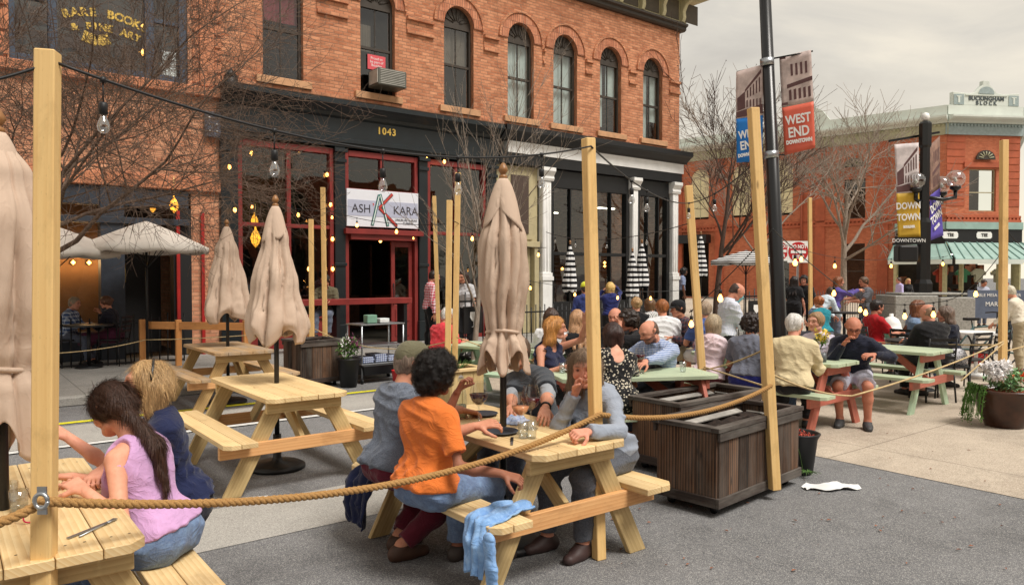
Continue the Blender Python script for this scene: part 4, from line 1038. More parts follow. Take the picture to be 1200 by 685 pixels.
# ================================================================ far corner building
P0=D(1107,44); Aa=Vector((-.2109696,.9774926,0)); Na=Vector((-.9774926,-.2109696,0))
WA=lambda s,z,d=0: Vector((P0.x,P0.y,0))+Aa*s+Na*d+Vector((0,0,z))
P1=D(1193,44.6); P1.z=0; Bq=(P1-Vector((P0.x,P0.y,0))); LB=Bq.length; Bq.normalize(); Nb=Vector((Bq.y,-Bq.x,0)); 
if Nb.dot(Vector((-FU,-FV,0)))<0: Nb=-Nb
WB=lambda s,z,d=0: Vector((P0.x,P0.y,0))+Bq*s+Nb*d+Vector((0,0,z))
Cq=Vector((.93,.36,0)).normalized(); Nc=Vector((Cq.y,-Cq.x,0))
WC=lambda s,z,d=0: P1+Cq*s+Nc*d+Vector((0,0,z))
tw_=empty('corner_brick_building',(0,0,0),0,'red brick corner building across the street with white parapet and teal shop awning','building')
pale=plain('pale_window_infill',srgb(226,216,176),.7,var=.04); teal=plain('teal_metal',srgb(146,174,166),.5,var=.1,scale=1.5); wtp=plain('parapet_white',srgb(206,212,204),.6,var=.06,scale=1)
greyg=plain('ornament_grey',srgb(150,164,164),.6,var=.1)
creamf=plain('frieze_cream',srgb(172,170,140),.7,var=.14,scale=1.2)
b=MB()
A_arch=[(15.03,16.44),(11.9,13.3),(9.0,10.6)]; A_win=[(4.45,5.74)]
holes=[]
for s0,s1 in A_arch:
    c=(s0+s1)/2; r=(s1-s0)/2; holes.append([(s0,5.75),(s1,5.75)]+archpts(c,8.7,r,r,12))
for s0,s1 in A_win: holes.append([(s0,5.3),(s1,5.3),(s1,7.8),(s0,7.8)]); holes.append([(s0,.5),(s1,.5),(s1,3.7),(s0,3.7)])
for s0,s1 in ((1.2,2.4),): holes.append([(s0,5.3),(s1,5.3),(s1,7.8),(s0,7.8)])
holes.append([(15.0,.1),(17.2,.1),(17.2,4.5),(15.0,4.5)]); holes.append([(9.2,.6),(11.4,.6),(11.4,3.9),(9.2,3.9)])
holes.append([(0.3,.1),(2.6,.1),(2.6,3.6),(.3,3.6)])
holes=[[p for i,p in enumerate(h) if i==0 or math.dist(p,h[i-1])>1e-6] for h in holes]
b.prism([(.0,0),(30,0),(30,10),(0,10)],.35,lambda x,y,d:WA(x,y,-d),0,holes)
b.prism([(.0,3.7),(LB,3.7),(LB,10),(0,10)],.35,lambda x,y,d:WB(x,y,-d),0,[[(1.5,5.5),(3.25,5.5),(3.25,8.0),(1.5,8.0)]])
b.prism([(.0,3.7),(14,3.7),(14,10),(0,10)],.35,lambda x,y,d:WC(x,y,-d),0,[[(1.5,5.5),(3.25,5.5),(3.25,8.0),(1.5,8.0)]])
b.build('wall',BR,tw_)
b=MB(); 
for Wf,L in ((WA,30),(WB,LB),(WC,14)):
    pbox(b,Wf,0,L,4.85,5.0,.001,.12); pbox(b,Wf,0,L,5.12,5.24,.001,.10)
    k=0.1
    while k<min(L,19): pbox(b,Wf,k,k+.12,5.0,5.12,.001,.09); k+=.25
    for z in np.arange(5.8,9.9,.42):
        if Wf is WB: pbox(b,Wf,.02,1.2,z,z+.34,.001,.03); pbox(b,Wf,3.5,LB-.02,z,z+.34,.001,.03)
for s in (8.0,3.4,7.2,14.2,17.4): pbox(b,WA,s-.3,s+.3,0,10,.001,.10)
pbox(b,WA,4.0,6.2,7.95,8.2,.001,.12); pbox(b,WB,1.1,3.7,8.1,8.4,.001,.12)
b.build('brick_trim',plain('terracotta_trim',srgb(174,90,60),.8,var=.15,scale=1.5,bump=.2),tw_)
b=MB()
for Wf,c in ((WA,5.1),(WB,2.4),(WA,1.8)):
    b.mark(); b.prism(archpts(c,8.55,.62,.55,12),.10,lambda x,y,d:Wf(x,y,d+.125))
o=b.build_each('fan_ornament',plain('dark_fan',srgb(60,52,44),.6),tw_)[0]
b=MB()
for Wf,c in ((WA,5.1),(WB,2.4),(WA,1.8)):
    b.mark()
    for k in range(7):
        an=PI*(k+.5)/7; b.tube([Wf(c+.2*math.cos(an),8.6+.18*math.sin(an),.24),Wf(c+.5*math.cos(an),8.6+.42*math.sin(an),.24)],.03,5)
b.build_each('fan_rib',creamf,o)
for s0,s1 in A_arch:
    b=MB(); c=(s0+s1)/2; r=(s1-s0)/2; b.prism([(s0,5.9),(s1,5.9)]+archpts(c,8.7,r,r,12)[:],.06,lambda x,y,d:WA(x,y,-.2+d)); w_=b.build('window',pale,tw_)
    b=MB(); pbox(b,WA,c-.02,c+.02,5.8,8.9,-.139,-.12); pbox(b,WA,s0,s1,7.3,7.36,-.139,-.11); b.build('glazing_bar',creamf,w_)
for Wf,s0,s1,z0,z1,ar in ((WA,4.45,5.74,5.3,7.8,0),(WA,4.45,5.74,.5,3.7,0),(WA,1.2,2.4,5.3,7.8,0),(WB,1.5,3.25,5.5,8.0,0),(WC,1.5,3.25,5.5,8.0,0),(WA,9.2,11.4,.6,3.9,0)):
    o=sash(Wf,s0,z0,z1,s1-s0,0,tw_,mats=(plain('frame_cream',srgb(170,160,130),.6) if Wf is not WA else darkwood,gl),mid=.45,vm=False)
b=MB(); 
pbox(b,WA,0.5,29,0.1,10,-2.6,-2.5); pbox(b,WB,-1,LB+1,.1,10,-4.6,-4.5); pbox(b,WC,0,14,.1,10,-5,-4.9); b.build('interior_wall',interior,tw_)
# frieze, cornice, parapet
def run(Wf,L,e0=0,e1=0):
    f=MB(); pbox(f,Wf,-e0,L+e1,10.0,10.66,-.35,.12); 
    k=.1
    while k<min(L,20): pbox(f,Wf,k,k+.10,10.5,10.62,.121,.2); k+=.22
    f.build('frieze',creamf if Wf is not WB else greyg,tw_)
    f=MB(); profile(f,Wf,-e0,L+e1,[(-.35,10.665),(.25,10.665),(.35,10.75),(.62,10.86),(.70,10.95),(.70,11.06),(-.35,11.16)]); pbox(f,Wf,-e0*.3,L+e1*.3,11.165,11.72,-.3,.16); f.build('cornice',wtp,tw_)
run(WA,30,.1,0); run(WB,LB,.12,.12); run(WC,14,0,0)
b=MB(); pts=[(.25,11.725),(LB-.25,11.725),(LB-.25,12.5),(3.5,12.42),(3.1,12.5),(2.75,12.85),(2.62,12.95),(2.62,13.2),(2.18,13.2),(2.18,12.95),(2.05,12.85),(1.7,12.5),(1.3,12.42),(.25,12.5)]
b.prism(pts,.3,lambda x,y,d:WB(x,y,-.15+d)); b.build('pediment',wtp,tw_,bevel=.02)
b=MB(); b.mark(); pbox(b,WB,.3,.95,11.75,12.35,.151,.18); b.mark(); pbox(b,WB,LB-.95,LB-.3,11.75,12.35,.151,.18); 
for c in (1.85,2.95): b.lathe([(0,.16),(.16,.17),(.16,.2),(.08,.2),(.08,.17),(0,.17)],(0,0,0),12,mat=None) if 0 else None
b.mark(); b.prism(archpts(2.4,12.42,.5,.42,10),.04,lambda x,y,d:WB(x,y,.151+d)); b.build_each('pediment_panel',greyg,tw_)
b=MB()
for s in (.62,LB-.62): pbox(b,WB,s-.06,s+.06,11.85,12.2,.181,.2); pbox(b,WB,s-.16,s+.16,12.2,12.26,.181,.2)
pbox(b,WB,1.05,LB-1.05,12.3,12.36,.151,.2)
b.build('pediment_relief',wtp,tw_)
angB=math.atan2(Bq.y,Bq.x)
dk=plain('letter_grey',srgb(70,80,84),.6)
text_obj('BUCKINGHAM','lettering',.34,dk,tw_,WB(2.4,12.13,.162),(PI/2,0,angB),.02,bold=.006,spacing=1.05)
text_obj('BLOCK','lettering',.32,dk,tw_,WB(2.4,11.86,.162),(PI/2,0,angB),.02,bold=.006,spacing=1.5)
for s in (7.6,):
    b=MB(); b.prism([(s-1.0,11.725),(s+1.0,11.725),(s+.5,12.4),(s,12.7),(s-.5,12.4)],.2,lambda x,y,d:WA(x,y,-.1+d)); b.build('parapet_gable',wtp,tw_)
b=MB(); pbox(b,WA,-0,30,11.1,11.2,-14,-.36); b.build('roof',greyg,tw_)
b=MB(); b.cyl(WA(8.35,0.1,.2),WA(8.35,10,.2),.07,.07,8); b.build('drainpipe',plain('pipe_rust',srgb(150,72,44),.6),tw_)
# teal fascia, black sign band, awning, shop
b=MB(); 
for Wf,a_,L in ((WA,0,2.7),(WB,-.1,LB+.1),(WC,0,14)): pbox(b,Wf,a_,L,4.42,4.84,-.3,.22)
b.build('teal_fascia',teal,tw_)
b=MB()
for Wf,a_,L in ((WA,0,2.7),(WB,-.1,LB+.1),(WC,0,14)): pbox(b,Wf,a_,L,3.65,4.415,-.3,.14)
b.build('sign_band',blackt,tw_)
def tee(s,Wf):
    b=MB(); b.lathe([(0,0),(.33,0),(.33,.03),(0,.03)],n=20,cap=False); 
    return b
for Wf,s in ((WB,2.4),(WC,1.4),(WB,.2)):
    b=MB(); ang=math.atan2((Wf(1,0)-Wf(0,0)).y,(Wf(1,0)-Wf(0,0)).x)
    b.prism([(s-.42,3.86),(s+.42,3.86),(s+.5,3.95),(s+.5,4.15),(s+.42,4.26),(s-.42,4.26),(s-.5,4.15),(s-.5,3.95)],.03,lambda x,y,d:Wf(x,y,.141+d)); lo_=b.build('logo_badge',wl,tw_)
    text_obj('TEE','lettering',.26,blackt,lo_,Wf(s,4.06,.18),(PI/2,0,ang),.004,bold=.01)
b=MB(); rb=MB(); v_=MB()
def awn(Wf,s0,s1,o0=0,o1=0):
    n=max(2,int((s1-s0)/.45)); vs=[];
    top=[Wf(s0,3.62,.15),Wf(s1,3.62,.15)]; bot=[Wf(s0-o0,2.62,1.7),Wf(s1+o1,2.62,1.7)]
    b.add([top[0],bot[0],bot[1],top[1]]+[p-Vector((0,0,.05)) for p in (top[0],bot[0],bot[1],top[1])],[(0,1,2,3),(7,6,5,4),(0,4,5,1),(1,5,6,2),(2,6,7,3),(3,7,4,0)])
    for i in range(n+1):
        t=i/n; rb.beam(top[0].lerp(top[1],t)+Vector((0,0,.03)),bot[0].lerp(bot[1],t)+Vector((0,0,.03)),.05,.05)
    v_.beam(bot[0]-Vector((0,0,.16)),bot[1]-Vector((0,0,.16)),.06,.26)
awn(WA,0,2.7,.65,0.0); awn(WB,0,LB,.65,.35); awn(WC,0,12,.35,0)
aw=b.build('awning_roof',teal,tw_); rb.build('awning_rib',plain('teal_dark',srgb(112,146,138),.5),aw); v_.build('awning_valance',wtp,aw)
b=MB()
for p in (WB(.0,0,.0),WB(1.15,0,-.1),WB(3.6,0,-.1),WB(LB,0,0),WA(2.65,0,0),WC(2,0,0),WC(5,0,0)): b.mark(); b.beam((p.x,p.y,.1),(p.x,p.y,3.65),.2,.2)
b.build_each('shop_post',plain('post_cream',srgb(206,196,150),.6),tw_)
b=MB()
for Wf,L in ((WB,LB),(WC,12),(WA,2.6)): pbox(b,Wf,0.05,L-.05,.1,.75,-.15,0); pbox(b,Wf,0.05,L-.05,3.3,3.64,-.2,-.05)
b.build('shop_base',blackt,tw_)
b=MB()
for Wf,s in ((WB,1.2),(WB,3.1),(WC,2.),(WC,5),(WA,1.2)): b.mark(); pbox(b,Wf,s-.8,s+.8,2.95,3.0,-1.6,-1.5)
b.build_each('shop_light',fluor,tw_)
b=MB(); 
for i in range(26):
    s=random.uniform(-.5,LB+.5); z=random.choice((.3,1.1,1.9)); pbox(b,WB,s,s+random.uniform(.2,.5),z,z+random.uniform(.3,.6),-3.8,-3.5,rnd=random.random())
b.build('shop_shelf_goods',plain('goods_mixed',srgb(150,90,60),.7,var=.8,scale=1.5),tw_)
# shirts on display
for k,(s,c) in enumerate(((1.55,(84,150,110)),(2.6,(208,204,180)),(3.9,(200,196,170)),(.1,(176,70,50)))):
    m=empty('shirt_display',WB(s,1.25,-.5),angB,['green T-shirt on a bust in the lit corner shop window','cream T-shirt on a bust beside the green one in the shop window','pale T-shirt on a bust at the right of the shop window','red jacket on a bust at the left of the shop window'][k],'shirt display')
    bb=MB(); pts=[(-.24,0),(.24,0),(.25,.5),(.42,.42),(.48,.6),(.2,.8),(.08,.84),(0,.80),(-.08,.84),(-.2,.8),(-.48,.6),(-.42,.42),(-.25,.5)]
    bb.prism(pts,.2,lambda x,y,d:Vector((x,d-.1,y))); bb.build('shirt',cloth('dsp%d'%k,srgb(*c)),m,bevel=.04,seg=2)
    bb=MB(); bb.cyl((0,0,-.5),(0,0,.85),.02,.02,8); bb.cyl((0,0,-1.15),(0,0,-1.1),.16,.16,12); bb.cyl((0,0,-1.1),(0,0,-.5),.02,.02,8); bb.build('stand',blackt,m)
# a door awning at the far left end
b=MB(); pbox(b,WA,14.8,17.6,4.0,4.6,.1,.9); b.build('dark_canopy',blackt,tw_)
# ================================================================ FURNITURE
pine=wood('pine_boards',srgb(238,214,166),srgb(206,166,108),.62,spread=.13)
pinel=wood('pine_legs',srgb(216,192,140),srgb(178,146,94),.65,spread=.13)
pineo=wood('pine_beam',srgb(232,184,128),srgb(196,134,78),.65,spread=.1)
oldpine=wood('weathered_pine',srgb(204,172,128),srgb(150,112,72),.75,weather=.5,spread=.2)
postm=wood('post_pine',srgb(236,202,140),srgb(214,166,98),.6,spread=.06,grain=.5)
railm=wood('rail_orange',srgb(220,160,96),srgb(178,110,56),.65,spread=.12)
barn=wood('barn_wood',srgb(124,88,62),srgb(24,17,14),.85,grain=1.6,weather=.16,spread=.7)
barnd=wood('dark_plank',srgb(74,58,50),srgb(30,24,22),.8,weather=.3,spread=.3)
def painted(name,c): 
    t=NT(name); v=t.uv((1,8,1)); n=t.noise(v,3,5,.7); r=t.attr('rnd'); c2=t.ramp(n,[(.3,tuple(x*.72 for x in c[:3])+(1,)),(.6,c)])
    w=t.noise(t.uv((2,5,1)),5,5,.75); c2=t.mix(t.ramp(w,[(.62,(0,0,0)),(.70,(.6,.6,.6))]),c2,srgb(196,176,136))
    t.set(c2,.6); t.bump(n,.2,.003); M[name]=t.m; return t.m
pgreen=painted('painted_green',srgb(184,198,168)); pred=painted('painted_salmon',srgb(188,106,88)); ppale=painted('painted_pale_green',srgb(184,210,180))
steel=plain('galvanised_steel',srgb(170,174,178),.35,.9,var=.1)
def board(b,x0,x1,y0,y1,z0,z1,ch=(0,0,0,0),rnd=None):
    """board along y with optional clipped corners (x0y0,x1y0,x1y1,x0y1)"""
    P=[]; c=ch
    P+= [(x0,y0)] if not c[0] else [(x0,y0+c[0]),(x0+c[0],y0)]
    P+= [(x1,y0)] if not c[1] else [(x1-c[1],y0),(x1,y0+c[1])]
    P+= [(x1,y1)] if not c[2] else [(x1,y1-c[2]),(x1-c[2],y1)]
    P+= [(x0,y1)] if not c[3] else [(x0+c[3],y1),(x0,y1-c[3])]
    n=len(P); vs=[(p[0],p[1],z0) for p in P]+[(p[0],p[1],z1) for p in P]; off=random.random()*20
    fs=[tuple(reversed(range(n))),tuple(range(n,2*n))]+[(i,(i+1)%n,n+(i+1)%n,n+i) for i in range(n)]
    uv=lambda i:(P[i%n][1]+off,P[i%n][0]+off*3)
    uvs=[[uv(i) for i in f] for f in fs[:2]]
    for f in fs[2:]: uvs.append([(uv(i)[0],uv(i)[1]+(.04 if i>=n else 0)) for i in f])
    b.add(vs,fs,0,uvs,False,rnd)
def picnic_table(label,loc,rz=0,L=1.5,W=.70,top=pine,bench=pine,leg=pinel,beam=pineo,beam2=None,half=.68,group=None,legd=None,bw=.25):
    r=empty('picnic_table',loc,rz,label,'picnic table',group)
    b=MB(); n=5; w=W/n; h=L/2
    for i in range(n):
        x0=-W/2+i*w+.002; x1=x0+w-.004; c=.055
        j=random.uniform(-.004,.004); board(b,x0,x1,-h+j,h+j,.712,.750,(c if i==0 else 0,c if i==n-1 else 0,c if i==n-1 else 0,c if i==0 else 0))
    for i in range(n):
        for e in(-1,1):
            for dx in(-.03,.03): x=-W/2+(i+.5)*w+dx; b.add([(x+.005*math.cos(a),e*(h-.121)+.005*math.sin(a),.7506) for a in np.linspace(0,2*PI,9)[:-1]],[tuple(range(8))],1)
    b.build('tabletop',[top,plain('screw_head',srgb(92,84,72),.5,.5)],r,bevel=.003)
    for s in(-1,1):
        b=MB(); x0=half-bw if s>0 else -half
        for k in range(2):
            j=random.uniform(-.004,.004); xa=x0+k*bw/2+.002; xb=xa+bw/2-.004; o=(k==1) if s>0 else (k==0); c=.05
            board(b,xa,xb,-h-.06+j,h+.06+j,.412,.450,(c if o and s<0 else 0,c if o and s>0 else 0,c if o and s>0 else 0,c if o and s<0 else 0))
        b.build('bench',bench,r,bevel=.003)
    for e in(-1,1):
        y=e*(h-.16)
        for s in(-1,1):
            b=MB(); b.beam((s*.17,y,.710),(s*.60,y,.0),.038,.12,up=(0,1,0)) if 0 else None
            d=Vector((s*.36,0,-.71)).normalized(); px=Vector((.71*s,0,.36)).normalized()
            # leg cut flat on the ground
            t0=Vector((s*.20,y,.71)); t1=Vector((s*.57,y,0)); wx=.07
            vs=[]
            for yy in (y-.019,y+.019):
                vs+= [(t0.x-wx,yy,.71),(t0.x+wx,yy,.71),(t1.x+wx,yy,0),(t1.x-wx,yy,0)]
            off=random.random()*9; fs=[(0,1,2,3),(7,6,5,4),(0,4,5,1),(1,5,6,2),(2,6,7,3),(3,7,4,0)]
            uvs=[[(vs[i][2]+off,vs[i][0]*.9+vs[i][2]*.5*s+off) for i in f] if k<2 else [(vs[i][2]+off,vs[i][1]+off) for i in f] for k,f in enumerate(fs)]
            b.add(vs,fs,0,uvs); b.build('leg',(legd[(e+1)//2*2+(s+1)//2] if legd else leg),r,bevel=.003)
        b=MB(); b.box((0,e*(h-.121),.361),(half*2-.02,.038,.10)); b.build('bench_beam',beam,r,bevel=.003)
        b=MB(); b.box((0,e*(h-.121),.665),(W-.06,.038,.09)); b.build('top_beam',beam2 or leg,r,bevel=.003)
        b=MB(); b.beam((0,e*(h-.19),.37),(0,e*(h-.62),.70),.088,.038,up=(1,0,0)); b.build('brace',leg,r,bevel=.003)
    return r
def post(label,base,topv,w=.074,mat=postm,z0=0,group='tall square timber posts',rot=0):
    r=empty('timber_post',(base[0],base[1],z0),0,label,'post',group)
    b=MB(); v=Vector(topv)-Vector((base[0],base[1],z0)); ra=TH-PI/2+rot; x,y,z=frame(v,(math.cos(ra),math.sin(ra),0)); b.box(v/2,(w,w,v.length),Matrix((x,y,z)).transposed(),axis=2)
    b.build('post',mat,r,bevel=.004); return r
# tables ------------------------------------------------------------------
tg='picnic tables in the street'
picnic_table('light pine picnic table at the left corner where two women sit',(.22,3.66,0),0,1.56,W=.72,group=tg)
picnic_table('light pine picnic table in the centre holding wine glasses',(2.81,3.72,0),0,1.52,group=tg)
picnic_table('empty bright pine picnic table with a closed umbrella and no people',(2.30,6.36,0),math.radians(0),1.56,W=.68,group=tg)
picnic_table('empty weathered picnic table further back in front of the orange rail',(3.0,10.05,0),0,1.58,W=.74,top=oldpine,bench=oldpine,leg=wood('aged_pine_legs',srgb(190,160,108),srgb(146,112,66),.7),group=tg)
gk=dict(top=pgreen,bench=pgreen,leg=pred,beam=pred,group=tg)
lg=[ppale,pred,ppale,pred]
picnic_table('green topped salmon picnic table of the bald man in the checked shirt',(5.30,4.96,0),math.radians(90-26),1.55,W=.66,**gk)
picnic_table('green and salmon picnic table where the man in the dark jacket leans',(7.72,5.02,0),math.radians(4),1.85,W=.62,legd=[pred,pred,ppale,ppale],**gk)
picnic_table('empty green and salmon picnic table in front of the fire hydrant',(9.85,4.95,0),math.radians(3),1.9,W=.78,legd=[ppale,ppale,pred,pred],**gk)
picnic_table('green picnic table behind the wooden planter stand',tuple(D(588,10.0)),math.radians(20),1.5,leg=ppale,top=pgreen,bench=ppale,beam=ppale,group=tg)
picnic_table('green picnic table behind the tattooed woman',tuple(D(690,10.0)),math.radians(60),1.6,leg=ppale,top=pgreen,bench=ppale,beam=pred,group=tg)
picnic_table('far green picnic table of the man in the white T-shirt',tuple(D(800,12.2)),math.radians(-40),1.7,leg=barnd,top=pgreen,bench=barnd,beam=barnd,group=tg)
# posts -------------------------------------------------------------------
def pp(label,bp,tp,**k): return post(label,bp,tp,**k)
b0=DY(41,919,2.47); 
pp('tall pine post nearest the camera at the left, with a steel rope clamp',(b0.x,b0.y),DY(60,62,2.5),w=.064,rot=.2)
c0=G(703,657); pp('pine post standing in front of the centre picnic table',(c0.x,c0.y),DY(689,163,4.42),w=.064,rot=.5)
pp('pine post fixed to the front of the dark plank planter',tuple(D(910,5.56)[:2]),DY(881,128,5.62),z0=.08,w=.070,rot=.2)
q=Vector((5.76,3.74)); pp('second pine post just behind the plank planter',(q.x,q.y),(q.x-.15,q.y+.02,2.3),w=.07)
q=D(829,7.9); pp('leaning pine post behind the two planters',(q.x,q.y),DY(806,218,7.9))
q=D(532,9.75); pp('right and taller of two paired posts left of the centre umbrella',(q.x,q.y),DY(537,203,9.9))
q=D(524,9.55); pp('left and shorter of two paired posts left of the centre umbrella',(q.x,q.y),DY(527,235,9.6))
q=D(515,13.6); pp('thin post in front of the man in the plaid shirt',(q.x,q.y),DY(509,230,13.6),w=.07)
q=D(381,12.2); pp('taller post beside the red bar counter',(q.x,q.y),DY(379,220,12.2),w=.07)
q=D(365,12.0); pp('shorter post rising beside the far plank planter',(q.x,q.y),DY(365,257,12.0),w=.07)
q=D(951,16.5); pp('thin post near the do not enter sign',(q.x,q.y),DY(948,232,16.5))
q=D(1177,9.1); pp('pine post behind the flower pot at the right',(q.x,q.y),DY(1174,165,9.1))
# steel clamp on the nearest post
# rail fence ---------------------------------------------------------------
rf_=empty('rail_fence',(0,0,0),0,'low orange timber rail fence behind the weathered picnic table','fence')
A_=D(166,13.0);B_=D(366,12.4)
for k,t in enumerate((0,.22,.62,.98)):
    p=A_.lerp(B_,t); b=MB(); b.box((p.x,p.y,.46),(.09,.09,.92)); b.build('fence_post',railm,rf_,bevel=.004)
b=MB(); a=A_+Vector((.06,-.07,.82)); c=B_+Vector((.0,-.07,.82)); b.beam(a,c,.04,.13); b.build('rail',railm,rf_,bevel=.004)
# ropes ---------------------------------------------------------------------
ropem=NT('manila_rope'); n_=ropem.noise(ropem.uv((60,6,1)),3,4,.7); ropem.set(ropem.ramp(n_,[(.3,srgb(120,84,44)),(.7,srgb(196,152,92))]),.85); ropem.bump(n_,.6,.003)
twine=plain('thin_rope',srgb(196,172,128),.85,var=.2,scale=30)
def caten(A,B,sag,n): 
    A=Vector(A);B=Vector(B); return [A.lerp(B,i/n)-Vector((0,0,4*sag*(i/n)*(1-i/n))) for i in range(n+1)]
def rope(label,A,B,sag,r=.017,group='ropes strung between the posts',pts=None):
    P=pts or caten(A,B,sag,40); rt=empty('rope',P[0],0,label,'rope',group); b=MB(); L=sum((P[i+1]-P[i]).length for i in range(len(P)-1)); n=int(L/.012); 
    acc=[0]
    for i in range(len(P)-1): acc.append(acc[-1]+(P[i+1]-P[i]).length)
    def at(s):
        for i in range(len(P)-1):
            if s<=acc[i+1] or i==len(P)-2:
                t=(s-acc[i])/(acc[i+1]-acc[i]); return P[i].lerp(P[i+1],t)
    C=[at(L*i/n)-P[0] for i in range(n+1)]
    for k in range(3):
        pts3=[]
        for i,c in enumerate(C):
            d=C[min(i+1,n)]-C[max(i-1,0)]; x,y,z=frame(d); a=2*PI*k/3+L*i/n/.075*2*PI
            pts3.append(c+(x*math.cos(a)+y*math.sin(a))*r*.5)
        b.tube(pts3,r*.56,6)
    b.build('rope_strands',ropem.m,rt); return rt
pA=DY(47,589,2.42);pB=DY(703,486,4.36);pC=DY(905,452,5.50)
rope('thick manila rope sagging from the nearest left post to the centre post',pA,pB,.17)
rope('thick manila rope from the centre post to the planter post',pB,pC,.10)
rope('thick manila rope leaving the nearest post toward the left edge',pA,DY(-60,625,2.2),.02)
def thin(label,P,r=.007,sag=.12):
    rt=empty('thin_rope',P[0],0,label,'rope','thin ropes around the tables'); b=MB()
    for A,B in zip(P[:-1],P[1:]): b.tube([p-P[0] for p in caten(A,B,sag,14)],r,6)
    b.build('cord',twine,rt); return rt
thin('thin rope from the planter post dipping to the right hand post',[DY(908,440,5.9),DY(1000,464,7.2),DY(1177,400,9.0)],.009,.04)
thin('thin rope from the leaning post down to the planter post',[DY(826,433,7.8),DY(905,405,5.85+.4)],.008,.03)
thin('thin rope from the planter post to the leaning post low down',[DY(905,455,5.9),DY(826,430,7.8)],.008,.0)
thin('thin rope running left from the leaning post over the salmon table',[DY(826,432,7.8),DY(700,437,8.6),DY(535,395,9.7)],.008,.05)
thin('thin pale rope from the rail fence to the closed left umbrella',[DY(60,414,11),DY(170,398,12.8),DY(365,385,12.3)],.008,.04)
thin('thin pale rope from the fence sagging to the paired posts',[DY(366,384,12.2),DY(532,398,9.8)],.008,.22)
thin('thin rope from the right post running left past the hydrant',[DY(1175,404,9.2),DY(960,395,13)],.009,.04)
thin('second thin rope from the right post toward the bistro tables',[DY(1175,412,9.2),DY(1230,395,9.6)],.009,.02)
thin('thin rope from the right post down to the ground',[DY(1177,402,9.0),DY(1128,446,8.6)],.009,.0)
b=MB(); rc=empty('rope_clamp',DY(47,587,2.38),0,'shiny steel clamp holding the rope on the nearest post','clamp')
b.tube([Vector((.021*math.cos(a),-.012,.024*math.sin(a))) for a in np.linspace(0,2*PI,17)],.007,6); b.box((0,-.006,.03),(.03,.006,.03)); b.box((0,-.006,-.03),(.03,.006,.03)); b.build('clamp_ring',steel,rc)
rc.rotation_euler=(0,0,-.65)
# umbrellas -------------------------------------------------------------------
def fabric(name,c,stripe=None):
    t=NT(name); v=t.uv(src='Object'); n=t.noise(v,5,5,.6); col=t.ramp(n,[(.3,tuple(x*.86 for x in c[:3])+(1,)),(.7,c)])
    if stripe:
        sp=t.node('ShaderNodeSeparateXYZ'); t.link(v,sp.inputs[0]); w=t.math('GREATER_THAN',t.math('SINE',t.math('MULTIPLY',sp.outputs[2],2*PI/stripe)),0); col=t.mix(w,col,srgb(24,24,28))
    t.set(col,.85,spec=.2); w2=t.noise(t.uv(src='Object'),500,2); cr=t.noise(t.uv((1,1,.45),'Object',rot=(.25,.2,0)),10,4,.55,1.0); cr=t.math('POWER',t.math('ABSOLUTE',t.math('SUBTRACT',cr,.5)),.5); t.bump(t.math('ADD',t.math('MULTIPLY',w2,.06),t.math('MULTIPLY',cr,-1.0)),.25,.018); M[name]=t.m; return t.m
beige=fabric('beige_canvas',srgb(204,180,160)); striped=fabric('striped_canvas',srgb(228,228,228),.135); whitec=fabric('white_canvas',srgb(214,206,196))
